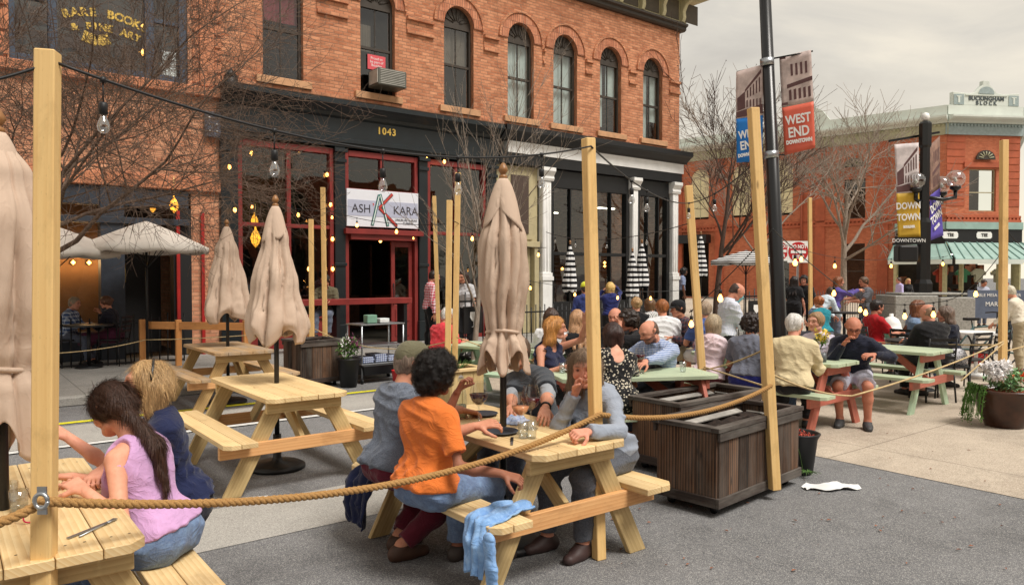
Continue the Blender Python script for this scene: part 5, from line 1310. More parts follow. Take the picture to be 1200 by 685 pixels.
def umbrella(label,loc,prof,ztop,seed,mat=beige,pole0=0.0,nf=8,vent=True,group='closed umbrellas',deep=.5,ragged=.05,base=True,ventr=.13,rp=.021):
    r=empty('closed_umbrella',loc,0,label,'umbrella',group); rg=random.Random(seed)
    b=MB(); b.cyl((0,0,pole0),(0,0,ztop-.02),rp,rp,16); b.build('pole',blackt,r)
    b=MB(); b.lathe([(.0,ztop+.10),(.012,ztop+.095),(.028,ztop+.065),(.030,ztop+.05),(.018,ztop+.03),(.014,ztop+.025),(.026,ztop+.018),(.026,ztop),(0,ztop-.01)][::-1],(0,0,0),16); b.build('finial',plain('finial_wood',srgb(150,104,60),.4),r)
    N=120;R=70; zb=prof[-1][0]
    ph=[rg.uniform(-.35,.35) for _ in range(nf)]; amp=[rg.uniform(.75,1.15) for _ in range(nf)]; phs=rg.uniform(0,6)
    _g=np.array([[math.cos(2*PI*k/N)*1.1+i*.012,math.sin(2*PI*k/N)*1.1+seed,i*.055] for i in range(R+1) for k in range(N)],dtype=np.float32); NZ=(vnoise(_g,3.2)+.6*np.sin(vnoise(_g+4,1.6)*9)*np.abs(vnoise(_g+7,2))).tolist()
    vs=[]
    def RR(z):
        for (z0,r0),(z1,r1) in zip(prof[:-1],prof[1:]):
            if z1<=z<=z0: t=(z0-z)/(z0-z1); t=t*t*(3-2*t); return r0+(r1-r0)*t
        return prof[-1][1]
    for i in range(R+1):
        z=prof[0][0]+(zb-prof[0][0])*i/R; rr=RR(z); f=min(1,(i/R)*4)
        for k in range(N):
            th=2*PI*k/N; sec=th/(2*PI)*nf; j=int(sec)%nf; fr=sec-int(sec)
            x=abs(math.sin(PI*(fr+.12*math.sin(i*.11+j*2.3)+.05*math.sin(i*.31+j))))     # lobe shape
            lobe=(x**(.42+.25*math.sin(j*2.1+seed)))
            g=1-deep*f*(1-lobe)*amp[j]
            g*=1+.07*f*math.sin(3*th+phs+i*.07)+.035*f*math.sin(11*th+i*.13+j)+.028*f*NZ[i*N+k]+.03*f*math.sin(22*th+i*.05+j*1.7)*(.5+.5*math.sin(i*.09+j))
            zz=z
            if i>R*.86: 
                e=(i-R*.86)/(R*.14); zz=z-e*ragged*(math.sin(nf*.5*th+phs)+.8*math.sin(5*th+1.7*phs)) - e*ragged*.8*(1-x)
            vs.append((rr*g*math.cos(th+.06*f*math.sin(i*.09)),rr*g*math.sin(th+.06*f*math.sin(i*.09)),zz))
    fs=[(i*N+k,i*N+(k+1)%N,(i+1)*N+(k+1)%N,(i+1)*N+k) for i in range(R) for k in range(N)]
    b=MB(); b.add(vs,[f[::-1] for f in fs],0,None,True); o=b.build('canopy',mat,r); s=o.modifiers.new('s','SOLIDIFY'); s.thickness=.004
    if vent:
        vs=[];R2=16;N=96
        for i in range(R2+1):
            t=i/R2; rr=.028+(ventr-.028)*(t**.75)
            for k in range(N):
                th=2*PI*k/N; lob=abs(math.sin(th*1.5+phs+.4*math.sin(th*2+phs))); g=1-.34*t*(1-lob**.7)+.07*math.sin(3*th+phs)*t
                z=ztop-t*.25-.09*(lob-.4)*t**3+.03*t*t*math.sin(2*th+phs)
                vs.append((rr*g*math.cos(th),rr*g*math.sin(th),z))
        fs=[(i*N+k,i*N+(k+1)%N,(i+1)*N+(k+1)%N,(i+1)*N+k) for i in range(R2) for k in range(N)]
        b=MB(); b.add(vs,[f[::-1] for f in fs],0,None,True); o=b.build('vent_flap',mat,r); s=o.modifiers.new('s','SOLIDIFY'); s.thickness=.004
    if base:
        b=MB(); b.lathe([(0,0),(.24,0),(.24,.03),(.20,.05),(.05,.07),(.035,.10),(.035,.30),(0,.30)],(0,0,0),28); b.build('base',blackt,r)
    return r
def tie(parent,z,rr):
    b=MB(); b.tube([Vector((rr*math.cos(a),rr*math.sin(a),z+.01*math.sin(2*a))) for a in np.linspace(0,2*PI,25)],.012,6); b.build('tie_strap',beige,parent)
u0=umbrella('closed beige umbrella tied at the middle over the wine table',(2.79,3.70,0),[(2.30,.03),(2.12,.095),(1.9,.155),(1.65,.16),(1.42,.125),(1.34,.112),(1.27,.145),(1.16,.165)],2.30,1,deep=.48,ragged=.045,nf=10)
tie(u0,1.35,.105)
u1=umbrella('closed beige umbrella beside the nearest left post, cut by the frame',(.19,3.62,0),[(2.27,.03),(2.1,.12),(1.9,.175),(1.6,.185),(1.40,.15),(1.32,.125),(1.25,.16),(1.05,.18)],2.27,2,deep=.5,ragged=.05,nf=10)
tie(u1,1.33,.12)
umbrella('loose conical beige umbrella on the empty bright pine table',(2.33,6.40,0),[(2.30,.03),(2.0,.115),(1.6,.20),(1.25,.27),(1.17,.25)],2.30,3,deep=.42,ragged=.045,ventr=.12)
umbrella('far conical beige umbrella on the weathered table',(3.02,10.1,0),[(2.34,.03),(2.0,.15),(1.6,.24),(1.22,.31),(1.15,.28)],2.34,4,deep=.42,ragged=.05,ventr=.13)
for i,(px,d_,zt,rr,l) in enumerate(((668,18.6,2.35,.24,'black and white striped umbrella in front of the left shop window'),(752,20.2,2.45,.25,'striped umbrella beside the middle white column, the taller one'),(741,19.6,2.2,.22,'striped umbrella half hidden left of the taller one'),(821,21.5,2.75,.24,'striped umbrella at the corner beyond the last white column'))):
    q=D(px,d_); umbrella(l,(q.x,q.y,.12 if q.y>11.1 else 0),[(zt,.03),(zt-.4,.12),(zt-1.1,rr*.78),(zt-1.2,rr*.7)],zt,10+i,mat=striped,vent=False,group='striped umbrellas by the white storefront',deep=.3,ragged=.03,base=True)
def open_umbrella(label,loc,R,ztop,drop,mat,ns=8,group='open umbrellas',rot=0):
    r=empty('open_umbrella',loc,rot,label,'umbrella',group); b=MB(); b.cyl((0,0,0),(0,0,ztop),.02,.02,10); b.build('pole',blackt,r)
    vs=[(0,0,ztop)];M_=6;K=ns*6
    for i in range(1,M_+1):
        t=i/M_
        for k in range(K):
            fr=(k%6)/6; a=2*PI*k/K; cor=math.cos(PI/ns)/math.cos((fr-.5)*2*PI/ns); sagg=.03*math.sin(PI*fr)*t
            vs.append((R*t*cor*math.cos(a),R*t*cor*math.sin(a),ztop-drop*t**1.1-sagg*.6))
    for k in range(K): 
        a=2*PI*k/K; fr=(k%6)/6; cor=math.cos(PI/ns)/math.cos((fr-.5)*2*PI/ns); vs.append((R*cor*math.cos(a)*1.0,R*cor*math.sin(a),ztop-drop-.09-.04*math.sin(PI*fr)))
    fs=[(0,1+k,1+(k+1)%K) for k in range(K)]
    for i in range(M_): fs+= [(1+i*K+k,1+(i+1)*K+k,1+(i+1)*K+(k+1)%K,1+i*K+(k+1)%K) for k in range(K)]
    b=MB(); b.add(vs,fs,0,None,True); o=b.build('canopy',mat,r); s=o.modifiers.new('s','SOLIDIFY'); s.thickness=.006
    b=MB()
    for k in range(ns):
        a=2*PI*k/ns; b.tube([(0.02*math.cos(a),.02*math.sin(a),ztop-.05),(R*.95*math.cos(a),R*.95*math.sin(a),ztop-drop*.95-.03)],.009,5); b.tube([(0.02*math.cos(a),.02*math.sin(a),ztop-drop-.35),(R*.5*math.cos(a),R*.5*math.sin(a),ztop-drop*.5-.04)],.008,5)
    b.build('rib',blackt,r); return r
q=D(172,12.9); open_umbrella('open white umbrella with black ribs over the restaurant tables',(q.x,q.y,.12),1.05,2.52,.45,whitec)
q=D(62,12.2); open_umbrella('open white umbrella partly hidden behind the nearest post',(q.x,q.y,.12),1.05,2.40,.42,whitec,rot=.3)
q=D(874,19.5); open_umbrella('open black and white striped umbrella behind the masked man',(q.x,q.y,0),.95,2.35,.28,fabric('striped_open',srgb(226,226,226),.055),rot=.2)
q=D(20,13.6);
# string lights -----------------------------------------------------------------
cable=plain('black_cable',srgb(20,20,22),.5); bulbg=glass('bulb_glass',tint=(.9,.92,.94,1),refl=.32)
filament=plain('filament',srgb(190,150,100),.4,.6)
def string_light(label,A,B,sag,ts,lit=True,drop=.07,r=.0055,sc=1.0,glow=1.0):
    rt=empty('string_light',A,0,label,'string light','strings of bulbs over the terrace'); A=Vector(A);B=Vector(B); P=[p-A for p in caten(A,B,sag,36)]
    b=MB(); b.tube(P,r,6); b.build('cable',cable,rt)
    first=None
    for t in ts:
        i=t*36; k=min(int(i),35); p=P[k].lerp(P[k+1],i-k)
        if first is None:
            h=MB(); h.lathe([(.008,-.015),(.016,-.015),(.016,.012),(.008,.012)],(0,0,0),8); h.tube([(0,0,0),(.0,0,-drop-.012)],.0045,6); h.lathe([(.012,-drop-.065),(.022,-drop-.062),(.022,-drop-.01),(.015,-drop),(0,-drop)],(0,0,0),12)
            o=h.build('socket',cable,rt); o.location=p; o.scale=(sc,)*3
            g=MB(); z=-drop-.062; g.lathe([(.013,z),(.018,z-.02),(.030,z-.045),(.034,z-.065),(.028,z-.088),(.012,z-.101),(0,z-.103)],(0,0,0),14)
            g.build('bulb',warm if lit else bulbg,o)
            if not lit: f=MB(); f.tube([(-.01,0,z-.01),(-.012,0,z-.06),(.012,0,z-.06),(.01,0,z-.01)],.0018,4); f.build('filament',filament,o)
            first=o
        else:
            o=first.copy(); COL.objects.link(o); o.parent=rt; o.location=p
            for ch in first.children: c=ch.copy(); COL.objects.link(c); c.parent=o
    return rt
T1_=DY(66,74,2.5);T2_=DY(692,172,4.36);T3_=DY(884,190,5.85);T4_=DY(808,238,7.85)
string_light('black cable with four unlit bulbs from the nearest post to the centre post',T1_,T2_,.17,(.055,.285,.475,.635,.85),lit=False,sc=.66,drop=.12)
string_light('black cable from the centre post to the leaning post',T2_,T4_,.10,(.28,.42,.98),lit=False,sc=.72)
string_light('black cable from the leaning post to the planter post',T4_,T3_,.06,(.45,),lit=False,sc=.72)
string_light('cable off the nearest post toward the upper left',T1_,DY(-150,110,2.2),.03,(.5,),lit=False)
# lit ones deeper in the scene
def sl(label,a,b,sag,ts,lit=True,sc=1.0): return string_light(label,DY(*a),DY(*b),sag,ts,lit,sc=sc*.68,r=.005)
sl('lit string light along the red window posts of the black storefront',(262,225,14.0),(402,248,16),.10,(.22,.9),sc=1.0)
sl('string light drooping in front of the storefront sign toward the paired posts',(381,245,12.3),(530,262,9.7),.1,(.3,.62),lit=True,sc=.9)
sl('string light from the paired posts toward the sapling',(530,258,9.7),(640,290,12),.1,(.18,.9),sc=.9)
sl('string light across the white storefront',(640,272,13),(806,262,7.9),.15,(.1,.3,.55,.8),lit=False,sc=.8)
sl('lit string light low along the shop windows',(600,325,12),(800,340,13),.1,(.1,.35,.6,.8),sc=.9)
sl('string light crossing behind the masked man up to the planter post',(808,366,8.5),(905,268,7.0),.03,(.03,.42,),sc=1.2)
sl('string light from the planter post down toward the dark jacket man',(905,268,7.0),(1010,352,9.5),.05,(.20,.62,.98),sc=1.0)
sl('string light over the black clothed pair by the brick wall',(915,285,14),(1060,300,20),.2,(.12,.35,.85),sc=1.5)
sl('string light from the dark jacket man toward the hydrant',(1010,352,9.5),(1110,352,9.0),.05,(.05,.52,.85),sc=1.15)
sl('string light swinging from the right post across the teal shop',(1110,352,11),(1177,290,9.1),.12,(.0,.55,.98),sc=1.2)
sl('string light from the right post off to the right edge',(1177,268,9.1),(1260,330,9.5),.1,(.3,),sc=1.1)
sl('string light over the far bistro tables',(1050,292,17),(1110,300,19),.1,(.1,.9),sc=1.4)
# planters -------------------------------------------------------------------------
soilm=plain('potting_soil',srgb(48,36,30),.95,var=.5,scale=40,bump=.8,bscale=90); liner=plain('white_liner',srgb(160,156,150),.8,var=.2,scale=9)
def planter(label,loc,rz,L,W,Hh,group='dark plank planters on wheels',casters=True):
    r=empty('plank_planter',loc,rz,label,'planter',group); z0=.07; b=MB()
    n=int(L/.135); w=L/n
    for s in(-1,1):
        for i in range(n):
            x=-L/2+(i+.5)*w; b.box((x,s*W/2,(z0+Hh)/2+.02),(w-.004,.022+random.uniform(0,.006),Hh-z0-.06),axis=2)
    m=int(W/.135); w2=W/m
    for s in(-1,1):
        for i in range(m):
            y=-W/2+(i+.5)*w2; b.box((s*L/2,y,(z0+Hh)/2+.02),(.022+random.uniform(0,.006),w2-.004,Hh-z0-.06),axis=2)
    b.build('side_planks',barn,r,bevel=.003)
    b=MB(); b.box((0,-W/2-.012,z0+.035),(L+.05,.03,.07)); b.box((0,W/2+.012,z0+.035),(L+.05,.03,.07)); b.box((-L/2-.012,0,z0+.035),(.03,W-.01,.07)); b.box((L/2+.012,0,z0+.035),(.03,W-.01,.07)); b.box((0,0,z0+.02),(L-.04,W-.04,.03)); b.build('base_frame',barnd,r,bevel=.003)
    b=MB(); t=.07
    b.box((0,-W/2,Hh),(L+.08,t,.035)); b.box((0,W/2,Hh),(L+.08,t,.035)); b.box((-L/2,0,Hh),(t,W-t-.002,.035)); b.box((L/2,0,Hh),(t,W-t-.002,.035)); 
    b.box((0,-W/2-.02,Hh-.05),(L+.04,.024,.06)); b.box((0,W/2+.02,Hh-.05),(L+.04,.024,.06))
    b.build('rim',barnd,r,bevel=.004)
    b=MB(); NX=22; vs=[]; 
    for i in range(NX+1):
        for j in range(9): vs.append((-L/2+.02+(L-.04)*i/NX,-W/2+.02+(W-.04)*j/8,Hh-.09+.025*math.sin(i*1.3+j)+random.uniform(-.01,.01)))
    b.add(vs,[(i*9+j,(i+1)*9+j,(i+1)*9+j+1,i*9+j+1) for i in range(NX) for j in range(8)],0,None,True); b.build('soil',soilm,r)
    b=MB(); b.box((-.05,W/2-.08,Hh-.05),(L*.8,.06,.01),Matrix.Rotation(.3,3,'X')); b.box((L*.3,-.05,Hh-.035),(.22,.12,.012),Matrix.Rotation(.25,3,'Y')); b.build('liner',liner,r)
    if casters:
        for sx in(-1,1):
            for sy in(-1,1):
                b=MB(); b.cyl((sx*(L/2-.08)-.014,sy*(W/2-.07),.032),(sx*(L/2-.08)+.014,sy*(W/2-.07),.032),.032,.032,14); b.box((sx*(L/2-.08),sy*(W/2-.07),.06),(.04,.03,.03)); b.build('caster',blackt,r)
    return r
planter('front dark plank planter with wheels beside the planter post',(4.86,3.50,0),math.radians(6),1.22,.50,.62)
planter('rear dark plank planter behind the front one',(5.45,4.27,0),math.radians(2),1.22,.50,.62)
q=D(366,11.45); planter('far plank planter beside the metal serving trolley',(q.x,q.y,0),math.radians(4),.66,.60,.70)
ps=empty('wooden_planter_stand',tuple(D(537,9.2)),0,'pale wooden planter box at the foot of the paired posts','planter')
b=MB()
for s in(-1,1):
    for i in range(3): b.box((-.16+i*.16,s*.2,.27),(.155,.02,.5),axis=2); b.box((s*.24,-.13+i*.13,.27),(.02,.125,.5),axis=2)
b.build('side_planks',pinel,ps,bevel=.003); b=MB(); b.box((0,-.2,.54),(.56,.08,.035)); b.box((0,.2,.54),(.56,.08,.035)); b.box((-.24,0,.54),(.08,.32,.035)); b.box((.24,0,.54),(.08,.32,.035)); b.build('rim',pine,ps,bevel=.003)
b=MB(); b.box((0,0,.5),(.42,.34,.03)); b.build('soil',soilm,ps)
# leaf helper
def leaves(b,c,r,n,size,squash=1.0,up=.3,m=0,rg=random):
    for _ in range(n):
        while True:
            p=Vector((rg.uniform(-1,1),rg.uniform(-1,1),rg.uniform(-1,1)))
            if p.length<1: break
        p=Vector((p.x*r,p.y*r,p.z*r*squash))+Vector(c); d=Vector((rg.gauss(0,1),rg.gauss(0,1),rg.gauss(up,1))).normalized(); x,y,z=frame(d); s=size*rg.uniform(.6,1.3)
        b.add([p,p+d*s*.5+x*s*.28+y*.1*s,p+d*s,p+d*s*.5-x*s*.28+y*.1*s],[(0,1,2,3)],m,None,True)
leafg=plain('leaf_green',srgb(84,120,54),.6,var=.35,scale=18); leafv=plain('variegated_leaf',srgb(128,168,116),.6,var=.3,scale=25); fern=plain('fern_green',srgb(84,126,50),.6,var=.3,scale=18)
def stalks(b,base,n,h,spread,r=.003,droop=0,rg=random):
    for _ in range(n):
        a=rg.uniform(0,2*PI); L=h*rg.uniform(.6,1.1); s=spread*rg.uniform(.2,1); P=[]
        for k in range(6):
            t=k/5; P.append(Vector(base)+Vector((math.cos(a)*s*t,math.sin(a)*s*t,L*t-droop*t*t*L)))
        b.tube(P,[r*(1-.6*k/5) for k in range(6)],4)
b=MB(); stalks(b,(0,0,.52),40,.12,.22); b.build('plants',leafg,ps)
# large flower pot at the right
fp=empty('flower_pot',tuple(G(1180,500)),0,'large dark glazed pot with white and orange flowers and trailing fern','flower pot')
b=MB(); b.lathe([(0,0),(.19,0),(.20,.03),(.21,.05),(.27,.18),(.31,.32),(.33,.385),(.35,.40),(.35,.425),(.33,.43),(.31,.42),(.30,.36),(0,.36)],(0,0,0),36); b.build('pot',plain('glazed_brown',srgb(66,38,26),.3,var=.4,scale=5),fp)
b=MB(); b.lathe([(.305,.385),(.2,.40),(0,.41)],(0,0,0),20,cap=False); b.build('mulch',plain('red_mulch',srgb(150,72,40),.95,var=.5,scale=30,bump=.8),fp)
b=MB(); rg=random.Random(4); stalks(b,(0,0,.40),60,.26,.24,rg=rg); leaves(b,(.0,.0,.50),.20,520,.06,.8,rg=rg); b.build('foliage',leafv,fp)
b=MB()
for c in ((-.14,-.02,.68),(-.20,.08,.66),(-.24,.0,.60)):
    leaves(b,c,.085,260,.05,.8,rg=rg)
b.build('white_blossom',plain('petal_white',srgb(244,242,242),.6,var=.02),fp)
b=MB()
for c in ((.20,-.1,.56),(.30,-.02,.52),(.26,-.18,.50)): leaves(b,c,.06,110,.045,.7,rg=rg)
b.build('orange_blossom',plain('petal_orange',srgb(236,100,34),.6,var=.1),fp)
b=MB()
for k in range(46):
    a=rg.uniform(2.0,2.95); r0=.31; P=[Vector((r0*math.cos(a)*(1+.35*t),r0*math.sin(a)*(1+.35*t),.42+.16*t*2-.62*t*t*rg.uniform(.9,1.1))) for t in np.linspace(0,1,6)]
    b.tube(P,[.004]*6,4); 
    for p in P[1:]: leaves(b,p,.022,6,.022,rg=rg)
b.build('trailing_fern',fern,fp)
# small black pot beside the planter
bp=empty('small_black_pot',tuple(D(938,6.32)),0,'black plastic pot of red chips next to the front planter','flower pot')
b=MB(); b.lathe([(0,0),(.10,0),(.115,.02),(.15,.30),(.17,.335),(.175,.35),(.165,.355),(.15,.345),(.145,.31),(0,.31)],(0,0,0),28); b.build('pot',blackt,bp)
b=MB(); leaves(b,(0,0,.325),.13,160,.035,.15,up=0); b.build('red_chips',plain('red_chips',srgb(176,70,52),.8,var=.4,scale=30),bp)
b=MB(); stalks(b,(-.17,-.05,.28),24,.10,.10,droop=4); stalks(b,(-.10,-.14,.05),30,.06,.12,droop=1); b.build('trailing_grass',leafg,bp)
pa=empty('paper_napkin',(5.60,3.08,0),-.55,'crumpled white napkin lying on the asphalt','napkin')
b=MB(); vs=[]; rg=random.Random(9)
NN=14
for i in range(NN+1):
    for j in range(8):
        x=-.20+.40*i/NN; y=(-.09+.18*j/7)*(1-.5*(abs(x)/.2)**2)+.02*math.sin(i*.9)
        vs.append((x,y,.012+.030*max(0,math.sin(i*.8+j*.9))*(.4+.6*rg.random())+ .02*math.exp(-((x+.02)/.06)**2)))
b.add(vs,[(i*8+j,(i+1)*8+j,(i+1)*8+j+1,i*8+j+1) for i in range(NN) for j in range(7)],0,None,True); b.build('paper',plain('napkin_white',srgb(226,226,226),.8,var=.04),pa); pa.scale=(1.15,1.0,.75)
# fallen leaves on the ground
b=MB(); rg=random.Random(12)
for k in range(70):
    p=G(rg.uniform(700,1190),rg.uniform(500,680)); a=rg.uniform(0,6.3); s=rg.uniform(.008,.022); dx=Vector((math.cos(a),math.sin(a),0))*s; dy=Vector((-math.sin(a),math.cos(a),0))*s*.5
    p.z=.010; b.add([p-dx,p-dy+Vector((0,0,.004)),p+dx,p+dy+Vector((0,0,.006))],[(0,1,2,3)])
o=b.build('leaf_litter',plain('dry_leaf',srgb(136,84,56),.8,var=.4,scale=3)); o['kind']='stuff'; 
# flower beside far planter
q=D(408,11.2); f2=empty('flower_tub',tuple(q),0,'dark tub of purple and white flowers beside the far plank planter','flower pot')
b=MB(); b.lathe([(0,0),(.12,0),(.17,.42),(.18,.44),(.15,.43),(0,.42)],(0,0,0),20); b.build('pot',blackt,f2)
b=MB(); leaves(b,(0,0,.58),.17,300,.06); b.build('foliage',leafg,f2); b=MB(); leaves(b,(.08,0,.66),.13,120,.05); b.build('purple_blossom',plain('petal_purple',srgb(120,60,90),.6,var=.2),f2); b=MB(); leaves(b,(-.08,-.05,.70),.08,40,.05); b.build('white_blossom',M['petal_white'],f2)
# ================================================================ STREET THINGS AND SMALL ITEMS
# lamp pole with banners
lp=empty('lamp_pole',tuple(D(918,10.8)),0,'tall black pole carrying the blue and the salmon street banners','lamp post')
pt=DY(887,-130,10.8)-lp.location; bl_=plain('gloss_black',srgb(16,16,18),.3)
b=MB(); b.tube([(0,0,0),pt*.02,pt],[.12,.105,.075],20); b.build('pole',bl_,lp); b=MB(); b.lathe([(.19,0),(.19,.05),(.15,.10),(.12,.30),(.11,.34)],(0,0,0),20); b.build('base',bl_,lp)
for yy in (75,182):
    p=DY(896+ (yy-60)*.055,yy,10.8)-lp.location; b=MB(); d=pt.normalized(); b.cyl(p-d*.05,p+d*.05,.10,.10,16); b.build('clamp',steel,lp)
def banner(label,cor,top,bot,words,photo=True):
    """cor: 4 points TL,TR,BR,BL world"""
    TL,TR,BR_,BL_=cor; r=empty('street_banner',TL,0,label,'banner'); P=[p-TL for p in cor]; ex=(P[1]-P[0]); nrm_=ex.cross(P[3]-P[0]).normalized()
    if nrm_.dot(TL)>0: nrm_=-nrm_
    def q(u,v,d=0): return (P[0]*(1-u)+P[1]*u)*(1-v)+(P[3]*(1-u)+P[2]*u)*v+nrm_*(d+.02*math.sin(v*5+u*2))
    def patch(u0,u1,v0,v1,m,name,d):
        b=MB(); N=10; vs=[q(u0+(u1-u0)*i/N,v0+(v1-v0)*j/N,d) for j in range(N+1) for i in range(N+1)]; b.add(vs,[(j*(N+1)+i,j*(N+1)+i+1,(j+1)*(N+1)+i+1,(j+1)*(N+1)+i) for j in range(N) for i in range(N)],0,None,True); return b.build(name,m,r)
    o=patch(0,1,0,.52,top,'picture_panel',0); s=o.modifiers.new('s','SOLIDIFY'); s.thickness=.006; s.offset=0
    o=patch(0,1,.52,1,bot,'colour_panel',0); s=o.modifiers.new('s','SOLIDIFY'); s.thickness=.006; s.offset=0
    sep=plain('sepia_dark',srgb(96,66,66),.8); sp2=plain('sepia_light',srgb(226,214,210),.8)
    # old street view: a row of buildings in sepia
    b=MB()
    def quad(u0,v0,u1,v1,u2,v2,u3,v3,d): b.add([q(u0,v0,d),q(u1,v1,d),q(u2,v2,d),q(u3,v3,d)],[(0,1,2,3)])
    if photo:
        quad(.35,.22,.95,.04,.95,.08,.35,.25,.006); quad(.05,.30,.35,.24,.35,.42,.05,.44,.006); quad(.0,.45,1,.40,1,.50,.0,.51,.006)
        for k in range(5): u=.42+k*.11; quad(u,.24-k*.028,u+.05,.23-k*.028,u+.05,.31-k*.01,u,.315-k*.01,.006)
        for k in range(5): u=.4+k*.12; quad(u,.34,u+.05,.335,u+.05,.41,u,.415,.006)
    else:
        quad(.0,.0,.2,.0,.2,.50,.0,.5,.006); quad(.2,.30,1,.26,1,.30,.2,.34,.006)
        for k in range(4): u=.34+k*.15; quad(u,.10,u+.07,.10,u+.07,.22,u,.22,.006)
        for k in range(5): u=.25+k*.15; quad(u,.36,u+.08,.355,u+.08,.46,u,.465,.006)
    b.build('street_picture',sep,r)
    w=ex.length; h=(P[3]-P[0]).length; X=ex.normalized(); Z=-(P[3]-P[0]).normalized(); Y=Z.cross(X).normalized(); Z=X.cross(Y)
    if Y.dot(nrm_)>0: Y=Y
    R=Matrix((X,Z,X.cross(Z))).transposed()
    for (t,v,s) in words:
        o=text_obj(t,'lettering',s*w,wl,r,q(.5,v,.03),R.to_euler(),.002,bold=.012*w,sx=.72)
    return r
def tilt(px0,y0,px1,y1,d0,d1,px2,y2,px3,y3): return [DY(px0,y0,d0),DY(px1,y1,d1),DY(px2,y2,d1),DY(px3,y3,d0)]
sepp=plain('sepia_paper',srgb(206,186,180),.8,var=.25,scale=5)
wd=[('WEST',.67,.42),('END',.80,.46),('DOWNTOWN',.895,.17)]
banner('blue WEST END street banner left of the black pole, partly behind a post',tilt(861,86,892,78,11.0,10.8,892,189,862,191),sepp,plain('banner_blue',srgb(20,120,204),.6,var=.06),[('WEST',.70,.42),('END',.82,.46),('DOWNTOWN',.92,.17)])
banner('salmon WEST END street banner right of the black pole',tilt(911,69,948,61,10.8,10.6,954,174,918,182),sepp,plain('banner_salmon',srgb(222,102,78),.6,var=.06),wd,photo=False)
for (a,c) in (((896,78,10.8),(862,86,11)),((896,72,10.8),(950,62,10.6)),((902,182,10.8),(918,182,10.8))):
    b=MB(); b.tube([DY(*a)-lp.location,DY(*c)-lp.location],.012,6); b.build('banner_arm',bl_,lp)
# ornate double lamp
ol=empty('ornate_lamp_post',tuple(D(1082,17)),0,'black ornate lamp post with globe lamps standing on a granite plinth','lamp post')
b=MB(); b.lathe([(.20,1.3),(.20,1.5),(.15,1.6),(.15,2.9),(.11,3.0),(.11,4.6),(.14,4.65),(.14,5.15),(.10,5.2),(0,5.2)],(0,0,0),8,smooth=False); b.build('pole',bl_,ol)
b=MB(); b.lathe([(0,5.2),(.07,5.23),(.09,5.30),(.07,5.38),(0,5.41)],(0,0,0),14); b.build('finial',whitep,ol)
globm=glass('globe_glass',tint=(.93,.93,.93,1),refl=.25)
RGT=Vector((RU,RV,0))
for px,py,dd in ((1072,212,16.9),(1118,210,17.1),(1102,217,17.4),(1058,220,17.6)):
    p=DY(px,py,dd)-ol.location; b=MB(); b.tube([(0,0,p.z-.42),(p.x*.6,p.y*.6,p.z-.48),(p.x,p.y,p.z-.42),(p.x,p.y,p.z-.20)],.045,8); b.lathe([(.05,-.28),(.12,-.22),(.12,-.17),(.05,-.17)],(p.x,p.y,p.z),12); a_=b.build('lamp_arm',bl_,ol)
    b=MB(); b.lathe([(0.02,-.19)]+[(.20*math.sin(t),-.20*math.cos(t)) for t in np.linspace(.3,PI,14)],(p.x,p.y,p.z),20); b.build('lamp_globe',globm,a_); b=MB(); b.lathe([(0,-.06),(.05,0),(0,.08)],(p.x,p.y,p.z-.03),10); b.build('lamp_bulb',curt,a_)
dt=[('DOWN',.66,.42),('TOWN',.78,.42),('BOULDER',.88,.15)]
banner('mustard DOWNTOWN banner on the left of the ornate lamp post',tilt(1046,170,1074,168,17.0,16.9,1078,278,1052,280),plain('photo_pale',srgb(214,204,204),.8,var=.2,scale=5),plain('banner_mustard',srgb(206,166,50),.6,var=.06),dt)
banner('purple DOWNTOWN banner on the right of the ornate lamp post',tilt(1086,172,1098,160,17.0,17.3,1104,276,1090,282),plain('photo_brown',srgb(140,110,96),.8,var=.3,scale=5),plain('banner_purple',srgb(80,64,160),.6,var=.06),dt,photo=False)
b=MB(); b.beam(DY(1040,166,17)-ol.location,DY(1098,156,17.2)-ol.location,.05,.05); b.beam(DY(1046,286,17)-ol.location,DY(1106,284,17.2)-ol.location,.05,.05); b.build('banner_arm',bl_,ol)
dn=empty('downtown_plate',DY(1064,282,16.85),math.atan2(RV,RU),'small black plate reading DOWNTOWN below the mustard banner','sign'); b=MB(); b.box((0,0,0),(.62,.03,.16)); b.build('plate',blackt,dn); text_obj('DOWNTOWN','lettering',.115,wl,dn,(0,-.02,0),(PI/2,0,0),.002)
sb=empty('signal_box',DY(1061,297,16.6),math.atan2(RV,RU),'black signal housing hung on the ornate lamp post','signal box'); b=MB(); b.box((0,0,0),(.44,.3,.38)); b.build('housing',blackt,sb,bevel=.05,seg=2)
gp=empty('granite_plinth',tuple(D(1080,17.0)),math.atan2(RV,RU),'grey granite plinth under the ornate lamp post','plinth'); gran=plain('grey_granite',srgb(150,148,142),.7,var=.22,scale=24)
b=MB(); b.box((-.35,0,.62),(.98,.9,1.24)); b.box((.57,-.05,.60),(.80,.8,1.20)); b.build('block',gran,gp,bevel=.02); b=MB(); b.box((.1,0,1.27),(1.5,.7,.05)); b.build('cap_slab',gran,gp,bevel=.015)
